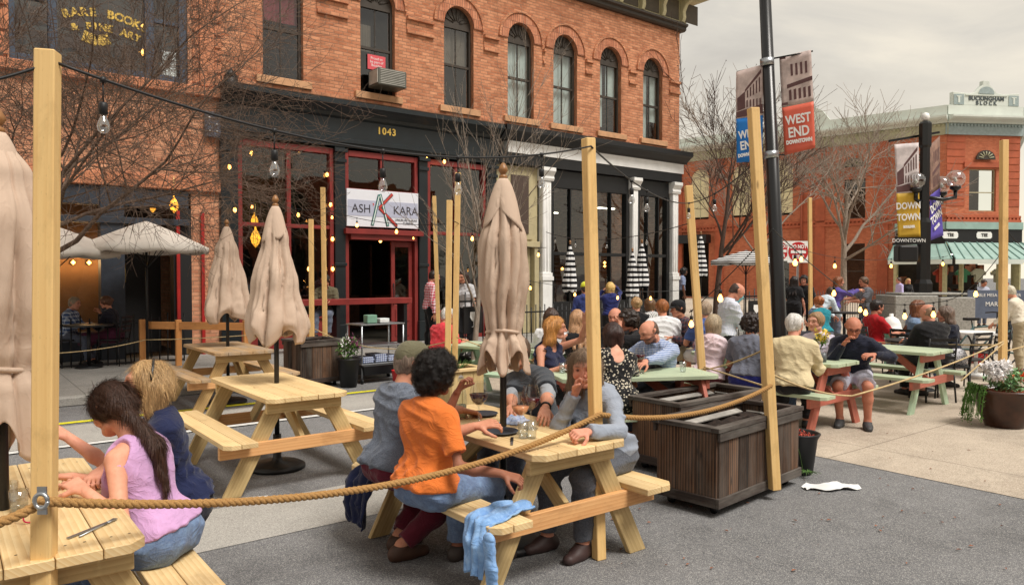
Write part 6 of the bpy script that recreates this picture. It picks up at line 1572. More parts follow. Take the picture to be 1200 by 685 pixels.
# do not enter signs
sr=plain('sign_red_paint',srgb(186,24,30),.5,var=.04)
for px,py,dd,l in ((935,295,22,'square white DO NOT ENTER sign with a red disc'),(913,294,24,'second DO NOT ENTER sign half hidden behind the black pole')):
    s_=empty('do_not_enter_sign',DY(px,py,dd),math.atan2(RV,RU),l,'road sign'); h=.32; b=MB(); b.box((0,0,0),(h*2,.01,h*2)); b.build('plate',wl,s_)
    b=MB(); b.cyl((0,-.006,0),(0,-.012,0),h*.92,h*.92,32,smooth=False); b.build('red_disc',sr,s_); b=MB(); b.box((0,-.016,0),(h*1.4,.006,h*.28)); b.build('white_bar',wl,s_)
    text_obj('DO NOT','lettering',.15,wl,s_,(0,-.016,.15),(PI/2,0,0),.001,sx=.8,bold=.006); text_obj('ENTER','lettering',.15,wl,s_,(0,-.016,-.16),(PI/2,0,0),.001,sx=.8,bold=.006)
    z=DY(px,py,dd).z; b=MB(); b.box((0,.03,-z/2+.1),(.05,.05,z+.4)); b.build('sign_post',steel,s_)
# hydrant
hy=empty('fire_hydrant',tuple(D(1045,13.4)),math.atan2(RV,RU),'pale green fire hydrant with a white bonnet behind the empty table','fire hydrant'); hyg=plain('hydrant_green',srgb(140,186,166),.5,var=.08); 
b=MB(); b.lathe([(0,0),(.17,0),(.17,.05),(.115,.06),(.115,.62),(.16,.63),(.16,.68),(.13,.69)],(0,0,0),24); b.build('barrel',hyg,hy)
b=MB(); b.lathe([(.20,.69),(.20,.72),(.17,.74),(.16,.82),(.12,.90),(.06,.94),(.035,.95),(.035,1.0),(0,1.0)],(0,0,0),24); b.build('bonnet',whitep,hy)
for s in(-1,1): b=MB(); b.cyl((s*.1,0,.50),(s*.20,0,.50),.07,.07,16); b.cyl((s*.20,0,.50),(s*.225,0,.50),.085,.085,8,smooth=False); b.build('outlet_cap',whitep,hy)
b=MB(); b.cyl((0,-.1,.48),(0,-.20,.48),.085,.085,16); b.build('front_outlet',hyg,hy)
# trolley
tr=empty('serving_trolley',tuple(D(440,11.9)),math.radians(4),'metal serving trolley with folded cloths and a black tub','trolley')
b=MB()
for x in(-.38,.38):
    for y in(-.22,.22): b.cyl((x,y,.06),(x,y,.93),.014,.014,8)
b.build('frame',steel,tr)
for z in (.30,.58,.92):
    b=MB(); b.box((0,0,z),(.80,.48,.02)); 
    b.build('shelf',steel,tr,bevel=.004)
for x in(-.38,.38):
    for y in(-.22,.22): b=MB(); b.cyl((x-.012,y,.04),(x+.012,y,.04),.04,.04,14); b.build('caster',blackt,tr)
tb=empty('black_tub',tuple(Vector(tr.location)+Vector((-.02,-.05,.13))),math.radians(4),'black plastic tub under the serving trolley shelf','tub'); b=MB(); b.add([(-.33,-.2,0),(.33,-.2,0),(.33,.2,0),(-.33,.2,0),(-.38,-.24,.16),(.38,-.24,.16),(.38,.24,.16),(-.38,.24,.16)],[(3,2,1,0),(0,1,5,4),(1,2,6,5),(2,3,7,6),(3,0,4,7),(4,5,6,7)]); b.build('tub_body',blackt,tb,bevel=.01)
rb_=empty('red_bucket',tuple(D(467,11.6,.0)),0,'red bucket standing at the right foot of the serving trolley','bucket'); b=MB(); b.lathe([(0,0),(.09,0),(.115,.20),(.12,.21),(.105,.20),(.09,.03),(0,.03)],(0,0,0),20); b.build('bucket_body',plain('bucket_red',srgb(206,34,36),.4),rb_)
fc=empty('folded_cloths',tuple(Vector(tr.location)+Vector((0,0,.31))),math.radians(4),'stack of folded blue and white cloths on the middle trolley shelf','cloth stack')
b=MB()
for i in range(3):
    for k in range(3+i%2): b.box((-.24+i*.24+random.uniform(-.01,.01),0,.02+k*.032),(.21,.34,.028))
b.build('cloth_stack',cloth('cloth_blue_white',srgb(190,200,222),'stripe',srgb(70,86,140)),fc,bevel=.01,seg=2)
for k,(x,c,l) in enumerate(((-.12,(120,160,140),'green tub on top of the serving trolley'),(.10,(226,228,228),'white tub on top of the serving trolley'))):
    e=empty('food_tub',tuple(Vector(tr.location)+Vector((x,-.05,.93))),0,l,'tub'); b=MB(); b.box((0,0,.04 if k else .07),(.17,.15,.07 if k else .13)); b.build('tub_body',plain('tub%d'%k,srgb(*c),.5),e,bevel=.01,seg=2)
# iron fence with a wine glass board
def iron_fence(label,px0,px1,d0,d1,h=1.35,bd=True):
    A=D(px0,d0);B=D(px1,d1); r=empty('iron_fence',tuple(A),0,label,'fence','black iron fences with hung drinks boards'); V=B-A; n=max(4,int(V.length/.13)); b=MB()
    for i in range(n+1): p=V*i/n; b.cyl((p.x,p.y,0),(p.x,p.y,h+(.06 if i%2 else 0)),.012,.012,6)
    b.build('fence_bar',blackt,r); b=MB(); b.beam((0,0,h-.1),V+Vector((0,0,h-.1)),.03,.03); b.beam((0,0,.15),V+Vector((0,0,.15)),.03,.03); b.build('fence_rail',blackt,r)
    if bd:
        c=V*.5; ang=math.atan2(V.y,V.x); b=MB(); b.box((c.x,c.y-.04,h-.42),(.42,.03,.46),rotz(ang)); o=b.build('board',blackt,r)
        g=MB(); prof=[(-.08,.12),(-.085,.03),(-.04,-.03),(-.008,-.05),(-.008,-.12),(-.05,-.14),(.05,-.14),(.008,-.12),(.008,-.05),(.04,-.03),(.085,.03),(.08,.12)]
        Rz_=rotz(ang); g.prism(prof,.006,lambda x,y,d:Rz_@Vector((x,-.06-d+0,y))+Vector((c.x,c.y-.0,h-.40))); g.build('wine_glass_symbol',wl,o)
iron_fence('black iron fence with a wine glass board left of the centre umbrella',538,566,12.5,12.9)
iron_fence('black iron fence with a wine glass board behind the masked man',866,902,15.5,15.9)
iron_fence('long black iron railing in front of the white storefront',590,760,15.5,18.5,1.0,False)
iron_fence('black iron railing around the restaurant terrace at the left',60,215,12.4,13.6,.95,False)
iron_fence('black iron railing of the far bistro terrace by the brick wall',905,1040,24,27,1.1,False)
# chairs and bistro tables
def chair(label,p,face,mat=blackt,group='black bistro chairs'):
    r=empty('bistro_chair',(p[0],p[1],p[2] if len(p)>2 else 0),math.radians(face)-PI/2,label,'chair',group)
    b=MB(); b.box((0,0,.45),(.40,.40,.025)); b.build('seat',mat,r,bevel=.006)
    b=MB()
    for s in(-1,1): b.tube([(s*.18,-.19,.45),(s*.18,-.25,.86)],.012,6)
    for z in (.60,.68,.76,.84): b.beam((-.18,-.19-.06*(z-.45)/.41,z),(.18,-.19-.06*(z-.45)/.41,z),.012,.04)
    b.build('backrest',mat,r)
    for sx in(-1,1):
        for sy in(-1,1): b=MB(); b.tube([(sx*.18,sy*.18,.44),(sx*.20,sy*.21,0)],.012,6); b.build('leg',mat,r)
    return r
def bistro(label,p,h=.74,rr=.36,mat=blackt,group='small bistro tables'):
    r=empty('bistro_table',(p[0],p[1],p[2] if len(p)>2 else 0),0,label,'table',group); b=MB(); b.lathe([(0,h-.03),(rr,h-.03),(rr,h),(0,h)],(0,0,0),24,smooth=False); b.build('tabletop',mat,r); b=MB(); b.cyl((0,0,.03),(0,0,h-.03),.03,.03,10); b.build('leg',mat,r); b=MB(); b.lathe([(0,0),(.22,0),(.2,.03),(0,.04)],(0,0,0),16); b.build('base',mat,r)
    return r
bistro('black bistro table of the couple at the left restaurant window',D(103,12.6,.12),.74,.38)
bistro('small bistro table beside the hydrant with the denim jacket woman',D(1078,10.9),.74,.45)
bistro('bistro table of the man in the red shirt',D(1052,12.6),.74,.36)
bistro('tall bistro table near the teal dressed woman',D(990,15),.95,.3)
bistro('small round table right of the hydrant group with white cloth',D(1145,12.5),.74,.42,whitep)
fwdA=math.degrees(math.atan2(FV,FU)) # direction away from camera
rgtA=fwdA-90
for l,px,d_,f in (('black chair of the man in the checked flannel shirt at the left',76,12.9,rgtA),('black chair of the woman in the dark top at the left window',132,13.0,rgtA+180),
    ('black chair under the man in the red shirt',1028,12.2,rgtA),('black chair under the denim jacket woman',1068,11.6,fwdA-60),('black chair under the bald man in black',1094,10.0,fwdA),('black chair under the woman in the dark cardigan',1118,10.2,fwdA+60),
    ('empty black chair at the far terrace',1000,14.5,fwdA+40),('empty black chair near the tall bistro table',975,15.6,rgtA),('empty black chair right of the white clothed table',1160,12.0,rgtA+180),('empty black chair beside the bicycles',1135,11,fwdA+20),('empty black chair left of the hydrant',1022,14.2,fwdA+180)):
    q=D(px,d_); chair(l,(q.x,q.y,.12 if q.y>11.1 and q.x<19 else 0),f)
# bicycles
def bicycle(label,p,face):
    r=empty('bicycle',p,math.radians(face),label,'bicycle','bicycles parked at the right')
    for x in(-.5,.5):
        b=MB(); b.tube([(x+.33*math.cos(a),0,.34+.33*math.sin(a)) for a in np.linspace(0,2*PI,29)],.018,6,cap=False); w=b.build('wheel',blackt,r); b=MB()
        for k in range(10): a=k*PI/5; b.tube([(x,0,.34),(x+.32*math.cos(a),0,.34+.32*math.sin(a))],.002,4)
        b.build('spokes',steel,w)
    b=MB()
    for A,B in (((-.5,0,.34),(-.05,0,.30)),((-.05,0,.30),(-.18,0,.80)),((-.5,0,.34),(-.16,0,.72)),((-.16,0,.72),(.36,0,.76)),((-.05,0,.30),(.37,0,.68)),((.34,0,.88),(.5,0,.34))): b.tube([A,B],.016,8)
    b.build('frame',plain('bike_paint',srgb(60,90,90),.4),r); b=MB(); b.tube([(.34,-.28,.98),(.34,-.1,1.0),(.34,.1,1.0),(.34,.28,.98)],.013,6); b.tube([(.34,0,.88),(.34,0,1.0)],.013,6); b.build('handlebar',blackt,r)
    b=MB(); b.box((-.20,0,.88),(.26,.12,.05)); b.tube([(-.18,0,.80),(-.20,0,.88)],.012,6); b.build('saddle',blackt,r,bevel=.02,seg=2); return r
bicycle('bicycle leaning among the chairs left of the right hand post',tuple(D(1150,13.8)),rgtA+8); bicycle('bicycle just right of the right hand post',tuple(D(1196,13.2)),rgtA-6)
rb2=empty('red_bucket',tuple(D(1149,14.2)),0,'small red bucket on the pavement left of the right hand post','bucket'); b=MB(); b.lathe([(0,0),(.13,0),(.16,.26),(.17,.27),(.14,.26),(0,.24)],(0,0,0),18); b.build('bucket_body',M['bucket_red'],rb2)
bt=empty('market_table_banner',tuple(D(1168,19)),math.atan2(RV,RU),'long grey blue banner with white words hung on a table at the corner shop','banner'); b=MB(); b.box((0,0,.95),(1.5,.04,.72)); b.box((-.7,.3,.5),(.05,.5,1.0)); b.box((.7,.3,.5),(.05,.5,1.0)); b.build('banner_sheet',plain('banner_slate',srgb(88,98,118),.7),bt)
text_obj('TABLE MESA    BOULDER','lettering',.11,wl,bt,(0,-.03,1.18),(PI/2,0,0),.001); text_obj('MARKET','lettering',.16,wl,bt,(0,-.03,.95),(PI/2,0,0),.001)
# table ware on the centre table ------------------------------------------------------------
slate=plain('slate_plate',srgb(50,56,66),.45,var=.1); clearg=glass('clear_glass',tint=(.96,.97,.97,1),refl=.13); winem=plain('red_wine',srgb(70,8,18),.1,var=.05); rosem=plain('rose_wine',srgb(226,150,104),.15,var=.05); waterm=glass('water',tint=(.95,.97,.97,1),refl=.03)
def plate(label,p,rr=.11,m=slate):
    r=empty('plate',p,0,label,'plate'); b=MB(); b.lathe([(0,0),(rr*.7,0),(rr,.014),(rr,.018),(rr*.68,.007),(0,.006)],(0,0,0),36); b.build('dish',m,r); return r
def wineglass(label,p,wine,fill=.45,s=1.0):
    r=empty('wine_glass',p,0,label,'wine glass','wine glasses on the centre table'); r.scale=(s,)*3
    b=MB(); prof=[(.0,.002),(.036,.003),(.034,.005),(.006,.012),(.004,.05),(.004,.085),(.012,.092),(.034,.112),(.044,.135),(.043,.160),(.033,.205)]
    b.lathe(prof,(0,0,0),28,cap=False); b.build('glass',clearg,r)
    b=MB(); top=.118+.06*fill; pr=[(0,.0945),(.013,.0955),(.0325,.1135),((.0325+(top-.1135)*.43),top),(0,top)]; b.lathe(pr,(0,0,0),24); b.build('wine',wine,r); return r
def tumbler(label,p,h=.10,rr=.033,fill=.6):
    r=empty('tumbler',p,0,label,'glass','water tumblers'); b=MB(); b.lathe([(0,.002),(rr*.85,.002),(rr,h),(rr-.002,h),(rr*.85-.002,.008),(0,.008)],(0,0,0),24,cap=False); b.build('glass',clearg,r); b=MB(); b.lathe([(0,.010),(rr*.82,.010),(rr*.9,h*fill),(0,h*fill)],(0,0,0),20); b.build('water',waterm,r); return r
TZ=.751
plate('dark slate plate at the near left of the wine table beside the umbrella pole',tuple(G(587,508,TZ)),.105)
plate('dark slate plate in front of the woman in the grey hoodie',tuple(G(672,500,TZ)),.105)
plate('dark slate plate beyond the umbrella pole on the wine table',tuple(G(566,487,TZ)),.10)
wineglass('wine glass with rose wine in the middle of the centre table',tuple(G(610,509,TZ)),rosem,.35,1.2)
wineglass('wine glass with red wine nearest the man in the grey T-shirt',tuple(G(622,503,TZ)),winem,.45,1.32)
wineglass('wine glass with red wine held beside the orange shirted woman',tuple(G(561,497,TZ)),winem,.45,1.32)
tumbler('water tumbler right beside the rose wine glass',tuple(G(623,514,TZ)))
tumbler('water tumbler left of the rose wine glass stem',tuple(G(613,514,TZ)),.095,.031)
bo=empty('water_bottle',tuple(G(540,490,TZ)),0,'clear swing top water bottle on the centre table','bottle'); b=MB(); b.lathe([(0,.002),(.036,.002),(.038,.02),(.038,.15),(.030,.185),(.014,.215),(.013,.255),(.016,.26),(0,.262)],(0,0,0),24); b.build('glass',glass('bottle_glass',tint=(.90,.93,.92,1),refl=.1),bo); b=MB(); b.lathe([(0,.26),(.014,.262),(.014,.28),(0,.285)],(0,0,0),12); b.tube([(-.02,0,.245),(-.022,0,.27),(0,0,.285),(.022,0,.27),(.02,0,.245)],.002,5); b.build('swing_stopper',whitep,bo); b=MB(); b.lathe([(0,.006),(.033,.006),(.034,.09),(0,.09)],(0,0,0),20); b.build('water',plain('pale_water',srgb(190,186,150),.1),bo)
kn=empty('knife',tuple(G(600,516,TZ)),.9,'steel knife lying at the near edge of the wine table','knife'); b=MB(); b.box((0,0,.004),(.10,.018,.006)); b.build('handle',blackt,kn,bevel=.002); b=MB(); b.box((-.09,0,.003),(.09,.014,.002)); b.build('blade',steel,kn)
def fork(b,o,ang,L=.19):
    R=rotz(ang); T=lambda x,y,z:R@Vector((x,y,z))+Vector(o)
    b.tube([T(0,0,.004),T(L*.6,0,.006),T(L*.75,0,.008)],[.004,.0025,.005],6)
    for k in(-1,0,1): b.tube([T(L*.73,k*.006,.008),T(L,k*.007,.010)],.0015,4)
f_=empty('fork_and_knife',tuple(G(110,622,TZ)),.75,'silver fork and knife crossed on the left picnic table','cutlery'); b=MB(); fork(b,(-.09,0,0),0); b.build('fork',steel,f_); b=MB(); b.box((0,.018,.004),(.22,.014,.003),rotz(-.12)); b.build('knife_blade',steel,f_)
f_=empty('fork',tuple(G(655,496,TZ)),.2,'silver fork beside the plate of the woman in the grey hoodie','cutlery'); b=MB(); fork(b,(-.09,0,0),0); b.build('fork_body',steel,f_)
tumbler('empty tumbler at the left edge on the left picnic table',tuple(G(18,600,TZ)),.085,.036,.2); tumbler('second tumbler behind the nearest left post',tuple(G(6,590,TZ)),.085,.036,.2)
gl_=empty('sunglasses',tuple(G(42,612,TZ)),.3,'pink framed sunglasses on the left picnic table','sunglasses'); b=MB()
for s in(-1,1): b.tube([(s*.032+.024*math.cos(a),0,.022+.018*math.sin(a)) for a in np.linspace(0,2*PI,14)],.003,5); b.tube([(s*.056,0,.028),(s*.07,.12,.01)],.003,5)
b.build('frame',plain('pink_plastic',srgb(206,50,90),.3),gl_)
# napkin, bag and black folio
def crumple(name,label,loc,sx,sy,h,mat,cat,rz=0,seed=1,sub=1):
    r=empty(name,loc,rz,label,cat); rg=random.Random(seed); b=MB(); N=12; vs=[]
    for i in range(N+1):
        for j in range(N+1):
            x=(i/N-.5)*2;y=(j/N-.5)*2; e=max(0,1-x**4)*max(0,1-y**4); vs.append((x*sx*(1+.1*math.sin(j*1.7+seed)),y*sy*(1+.1*math.sin(i*1.3+seed)),.004+h*e*(.55+.45*math.sin(i*1.1+j*.7+seed)*math.sin(j*1.5+seed))))
    b.add(vs,[(i*(N+1)+j,(i+1)*(N+1)+j,(i+1)*(N+1)+j+1,i*(N+1)+j+1) for i in range(N) for j in range(N)],0,None,True); o=b.build('cloth_body',mat,r); s=o.modifiers.new('s','SOLIDIFY'); s.thickness=.004; m=o.modifiers.new('u','SUBSURF'); m.levels=1;m.render_levels=1; return r
crumple('blue_napkin','pale blue checked napkin heap beside the umbrella pole',tuple(G(603,495,TZ)),.10,.07,.06,cloth('napkin_blue',srgb(196,206,228),'check',srgb(150,170,210)),'napkin',.4,2)
crumple('black_handbag','black bag lying before the grey hoodie woman behind the post',tuple(G(692,506,TZ)),.13,.07,.08,cloth('bag_black',srgb(28,28,32)),'bag',.3,5)
crumple('black_folio','black cloth folio in front of the checked shirt man',tuple(G(757,431,TZ)),.17,.10,.10,cloth('bag_black',srgb(28,28,32)),'bag',.1,6)
# flower vase on the table by dark jacket man
fv=empty('flower_vase',(7.90,4.5,.751),0,'small vase of yellow flowers on the dark jacket man table','vase'); b=MB(); b.lathe([(0,0),(.035,0),(.04,.08),(.025,.12),(.03,.13)],(0,0,0),16); b.build('vase',clearg,fv); b=MB(); leaves(b,(0,0,.20),.09,60,.05); b.build('leaf_sprigs',leafg,fv); b=MB(); leaves(b,(0,-.02,.25),.09,90,.05); b.build('yellow_blossom',plain('petal_yellow',srgb(240,214,96),.6),fv)
mu=empty('mug',tuple(G(965,424,TZ)),0,'grey mug at the corner of the dark jacket man table','mug'); b=MB(); b.lathe([(0,0),(.038,0),(.04,.10),(.036,.10),(.034,.01),(0,.01)],(0,0,0),20); b.build('mug_body',plain('mug_grey',srgb(92,96,100),.4),mu)
# lantern by the left restaurant and amber lanterns
def lantern(label,p,s=1.0,brass=True):
    r=empty('hanging_lantern',p,0,label,'lantern','lit hanging lanterns'); b=MB(); b.lathe([(0,-.28*s),(.02*s,-.25*s),(.10*s,-.16*s),(.14*s,-.02*s),(.09*s,.12*s),(.03*s,.2*s),(.02*s,.3*s)],(0,0,0),8,smooth=False); b.build('amber_glass',emit('amber_lamp',srgb(240,160,50),1.6),r); b=MB()
    for k in range(8):
        a=2*PI*k/8; b.tube([(x_*s*math.cos(a),x_*s*math.sin(a),z*s) for x_,z in ((.02,-.26),(.105,-.16),(.145,-.02),(.095,.12),(.03,.2))],.006*s,4)
    b.tube([(0,0,.3*s),(0,0,.9*s)],.006,5); b.build('brass_frame',plain('brass_handle',srgb(180,140,60),.3,.8),r); return r
lantern('amber glass lantern in the red framed window behind the conical umbrella',tuple(DY(300,278,15.9)),.8)
lantern('second amber lantern above the first in the red framed window',tuple(DY(299,258,16.6)),.6)
lantern('lit brass lantern over the restaurant door at the left',tuple(DY(205,240,14.2)),.6)
lantern('small lit lantern left of the brass one over the restaurant door',tuple(DY(180,243,14.6)),.4)
for nm,px,py,dd in (('a',384,205,16.4),('b',388,240,16.4),('c',390,280,16.4),('d',390,315,16.4),('e',362,315,16.2),('f',270,196,14.9),('g',276,246,14.9),('h',296,180,15.6),('i',352,177,16.2),('j',500,186,17.9),('k',521,190,18.0),('l',446,282,17.4),('m',405,276,16.9),('n',484,279,17.6),('o',350,252,16.3)):
    r=empty('wall_bulb',DY(px,py,dd),0,{'a':'top glowing bulb on the red post left of the sign','b':'second glowing bulb down the red post left of the sign','c':'third glowing bulb down the red post left of the sign','d':'lowest glowing bulb on the red post left of the sign','e':'glowing bulb in the window behind the two thin posts','f':'glowing bulb at the upper left corner of the black storefront','g':'glowing bulb beside the far conical umbrella top','h':'pair bulb high in the left red window','i':'pair bulb under the fascia above the conical umbrella','j':'bulb under the fascia right of the sign pilaster','k':'pair bulb high in the right red window','l':'bulb over the restaurant doorway centre','m':'bulb at the left end of the white sign ledge','n':'bulb at the right end of the white sign ledge','o':'small white bulb in the left red window'}[nm],'bulb','small glowing bulbs on the storefront')
    b=MB(); b.lathe([(0,-.055),(.035,-.02),(.03,.02),(.015,.045)],(0,0,0),10); b.build('glass_bulb',warm,r); b=MB(); b.cyl((0,0,.045),(0,0,.10),.018,.018,8); b.build('socket',cable,r)
# denim jacket on the bench

# odds and ends on the tables behind
for l,x,y in (('tumbler on the salmon table before the tattooed woman',4.75,5.35),('tumbler on the salmon table by the patterned dress',5.15,5.05),('tumbler near the right end of the salmon table',5.75,4.70)): tumbler(l,(x,y,TZ))
wineglass('red wine glass at the middle of the salmon table',(5.35,4.9,TZ),winem,.5,1.2)
for l,px,py,m in (('white plate on the green table behind the tattooed woman',672,407,whitep),('dark plate on the green table behind the planter stand',570,405,slate),('white plate on the salmon table left end',664,434,whitep)): plate(l,tuple(G(px,py,TZ+.002)),.12,m)
tumbler('yellow drink on the green table behind the tattooed woman',tuple(G(664,404,TZ)),.14,.035,.8).children[1].data.materials[0]=plain('yellow_drink',srgb(190,196,70),.2)
# ================================================================ THE CROWD
TO=232.3; AW=52.3; RG=-37.7; LF=142.3
C=lambda n,r,g,b,kind='plain',c2=None,**k: cloth(n,srgb(r,g,b),kind,srgb(*c2) if c2 else None,**k)
navy=C('navy_cloth',30,38,72); blackc=C('black_cloth',24,24,28); jean=C('blue_denim',62,94,140,'denim',(104,138,180)); djean=C('dark_denim',34,44,74,'denim',(60,72,104)); whitecl=C('white_cloth',222,222,224); khaki=C('khaki_cloth',166,152,124); greyc=C('grey_cloth',96,98,108)
def logo_rabbit(d):
    b=MB(); pts=[(-.045,-.012),(-.03,.012),(0,.018),(.02,.03),(.028,.018),(.045,.016),(.04,.004),(.018,-.002),(.0,-.012),(-.028,-.026)]
    base=d['up'](.075,.108,.355); y=nrm(d['Rt']@V3(0,1,0)); x=nrm(d['Rt']@V3(-1,0,0)); z=np.cross(x,y)
    if z[2]<0: z=-z
    b.prism(pts,.004,lambda p,q,e:Vector(base+x*p*1.2+z*q*1.2+y*(e+.012))); b.build('shirt_emblem',wl,d['root'])
def under_sleeves(d):
    m=C('light_grey_sleeve',150,154,160)
    for s in(-1,1):
        e=d['elb'][s]; w_=d['wri'][s]; sh=d['sh'][s]; a=sh+(e-sh)*.6; q=e+(w_-e)*.45
        sdf_mesh([([Prim(a,e,.050,.046,k=.02),Prim(e,q,.047,.045,k=.02,cut=(q,nrm(w_-e)))],.009,lambda P:-.004*vnoise(P.astype(np.float32),30),None,None)],'sleeve',m,d['root'])
def ex_e(d): logo_rabbit(d); under_sleeves(d)
def watch(s,col=(20,20,20)):
    def f(d):
        w=d['wri'][s]; ax=nrm(w-d['elb'][s]); x,y,z=frame(Vector(ax)); c=Vector(w-ax*.02); b=MB(); b.tube([c+(x*math.cos(a)+y*math.sin(a))*.031 for a in np.linspace(0,2*PI,17)],.008,6); b.build('watch',blackt,d['root'])
    return f
def ex_comb(*fs):
    def f(d):
        for q in fs: q(d)
    return f
def headband(d):
    b=MB(); hd=d['hd']; b.tube([Vector(hd(.098*math.cos(a),-.0+.0*math.sin(a),.03+.105*math.sin(a))) for a in np.linspace(.1,PI-.1,14)],.007,6); 
    b.build('sunglasses_on_head',plain('glasses_frame',(.01,.01,.01,1),.3),d['root'])
def hairtie(d):
    b=MB(); q=d['hd'](0,-.105,-.055); b.tube([Vector(q+V3(.024*math.cos(a),.006*math.sin(a)-.0,.022*math.sin(a))) for a in np.linspace(0,2*PI,12)],.006,6); b.build('hair_tie',plain('tie_brown',srgb(120,84,40),.6),d['root'])
def bag_tan(d):
    b=MB(); c=Vector(d['sp'](.12,-.24,.12)); b.box(c,(.40,.14,.30)); b.build('shoulder_bag',C('tan_leather',176,126,80),d['root'],bevel=.06,seg=3)
# foreground
person('woman in a lavender tank top with a brown ponytail sitting at the left table',(.77,3.53),138,'sit',lean=.34,twist=-.05,head=(.42,-.35),lh=G(96,576,.80),rh=G(84,566,.80)+Vector((0,.1,0)),le=(-.6,-.1,-1),re=(.6,0,-.8),skin=(226,166,138),top=C('lavender_cloth',204,160,204),sleeve='none',bottom=jean,blen='long',shoes=(60,50,50),hair='pony',haircol=(66,42,30),female=True,res=.0075,fine=15000,scale=.97,curl=.55,extra=hairtie,wr=.6,topoff=.009)
person('blonde woman in navy with sunglasses on her head beside the lavender tank top',(.96,4.00),172,'sit',lean=.24,head=(-.18,.0),lh=DY(76,512,3.45),rh=G(104,562,.80),le=(-.5,-.3,-1),re=(.5,-.2,-.8),skin=(224,164,138),top=navy,bottom=C('dark_shorts',40,40,52),blen='short',shoes=(40,36,36),hair='bob',haircol=(196,160,112),female=True,res=.008,fine=12000,curl=.9,extra=headband)
person('man in a green flat cap and grey heather shirt at the wine table',(2.14,3.97),2,'sit',lean=.20,side=.0,head=(.12,-.25),lh=G(548,482,.80),rh=G(556,500,.84),le=(-.4,-.3,-.7),re=(.5,-.5,-.8),skin=(206,148,120),top=C('grey_heather',84,92,106,'heather',(122,130,144)),sleeve='short',bottom=C('maroon_cloth',96,26,44),blen='long',shoes=(74,50,38),hair='short',haircol=(120,104,92),cap=(104,100,78),res=.0085,feet=[(-.07,.10,.085),(.09,.02,.085)],hem=.03,build=1.06)
person('woman in an orange knit top with black curly hair at the wine table',(2.10,3.48),14,'sit',lean=.05,head=(.12,-.15),lh=(-.05,.30,1.04),rh=DY(588,556,3.80),le=(-.2,.5,-1),re=(.6,-.1,-1),skin=(150,100,78),top=C('orange_knit',222,118,50),sleeve='short',bottom=jean,blen='long',shoes=(60,50,46),hair='curly',haircol=(24,18,16),female=True,res=.0075,fine=9000,curl=.8,hem=.02,build=1.06,scale=.97)
person('man in a charcoal T-shirt over grey sleeves, his head behind the closed umbrella',(3.47,4.12),184,'sit',lean=.20,side=.22,head=(.2,0),lh=G(640,492,.80),rh=G(600,480,.80),le=(-.9,.1,-.5),re=(.6,0,-.8),skin=(208,150,122),top=C('charcoal_cloth',66,70,76),bottom=djean,hair='short',haircol=(90,70,56),res=.009,extra=ex_comb(ex_e,watch(-1)),build=1.1)
person('woman in a light grey hoodie with grey brown hair, hand at mouth behind centre post',(3.42,3.40),186,'sit',lean=.42,head=(.05,.62),rh=DY(674,462,4.50),lh=G(690,506,.81),re=(.4,.3,-1),le=(-.6,-.3,-.5),skin=(222,160,136),top=C('grey_hoodie',150,158,172),sleeve='long',bottom=C('navy_jeans',16,19,40,'denim',(26,30,56)),shoes=(60,42,40),hair='long',haircol=(132,110,90),female=True,res=.0075,fine=12000,curl=1.0,neckline='hood',fhand=(None,(-.3,-.1,.8)))
# table of the bald man
person('bald man in a blue checked shirt leaning on the salmon table',(6.02,5.20),196,'sit',lean=.36,head=(.42,-.55),lh=G(735,432,.82),rh=G(725,428,.80)+Vector((0,.1,0)),skin=(222,160,134),top=C('blue_check',84,112,170,'gingham',(214,222,232)),sleeve='long',bottom=djean,hair='bald',haircol=(90,70,58),res=.010,beard=(86,66,56),build=1.12)
person('tattooed woman with long red blonde hair and navy sleeveless top',(4.90,5.80),-76,'sit',lean=.18,head=(0,.55),lh=DY(686,380,7.4),rh=G(660,430,.80),skin=(206,150,124),top=C('navy_cloth2',36,40,66),sleeve='none',bottom=blackc,hair='long',haircol=(190,134,72),female=True,res=.010,fhand=((.3,.3,.9),None),curl=.15,fine=2500)
person('woman with dark hair in a black and cream patterned dress, seen from behind',D(722,6.75),66,'sit',lean=.32,side=.1,head=(.2,0),skin=(224,170,144),top=C('pattern_dress',26,26,28,'floral',(206,196,176)),sleeve='short',bottom=C('pattern_dress2',26,26,28,'floral',(206,196,176)),blen='skirt',hair='bob',haircol=(48,28,24),female=True,res=.010,neckline='back',seat=.45)
person('woman in a black dress with fair hair seen from behind beside the centre post',D(679,8.8),58,'sit',lean=.15,head=(.1,0),skin=(214,160,136),top=blackc,sleeve='none',bottom=blackc,blen='skirt',hair='long',haircol=(170,130,96),female=True,res=.012)
person('dark haired woman in a white top seated behind the tattooed woman',D(644,9.4),40,'sit',lean=.2,head=(.1,.2),skin=(214,160,136),top=whitecl,bottom=jean,hair='long',haircol=(60,40,30),female=True,res=.013)
person('bald man in a black shirt facing the camera behind the patterned dress',D(722,9.6),222,'sit',lean=.12,head=(.15,-.25),skin=(210,150,126),top=blackc,bottom=greyc,hair='bald',haircol=(60,44,36),res=.012,build=1.08)
person('dark curly haired person resting chin on hand left of the white T-shirt',D(754,8.9),150,'sit',lean=.25,head=(.15,0),lh=(-.05,.30,1.13),skin=(206,148,122),top=blackc,bottom=djean,hair='curly',haircol=(40,28,22),res=.012,glasses=True,le=(-.5,.5,-1))
person('auburn haired man in a white T-shirt seen from behind at the far green table',D(778,11.0),50,'sit',lean=.15,head=(.1,.1),skin=(214,150,120),top=whitecl,bottom=blackc,hair='short',haircol=(140,84,44),res=.013,scale=1.06,build=1.12)
person('blond person in a black top with hair in a bun seen from behind',D(747,12.6),52,'sit',lean=.1,skin=(214,160,136),top=blackc,bottom=blackc,hair='bun',haircol=(170,136,96),female=True,res=.014,scale=1.04)
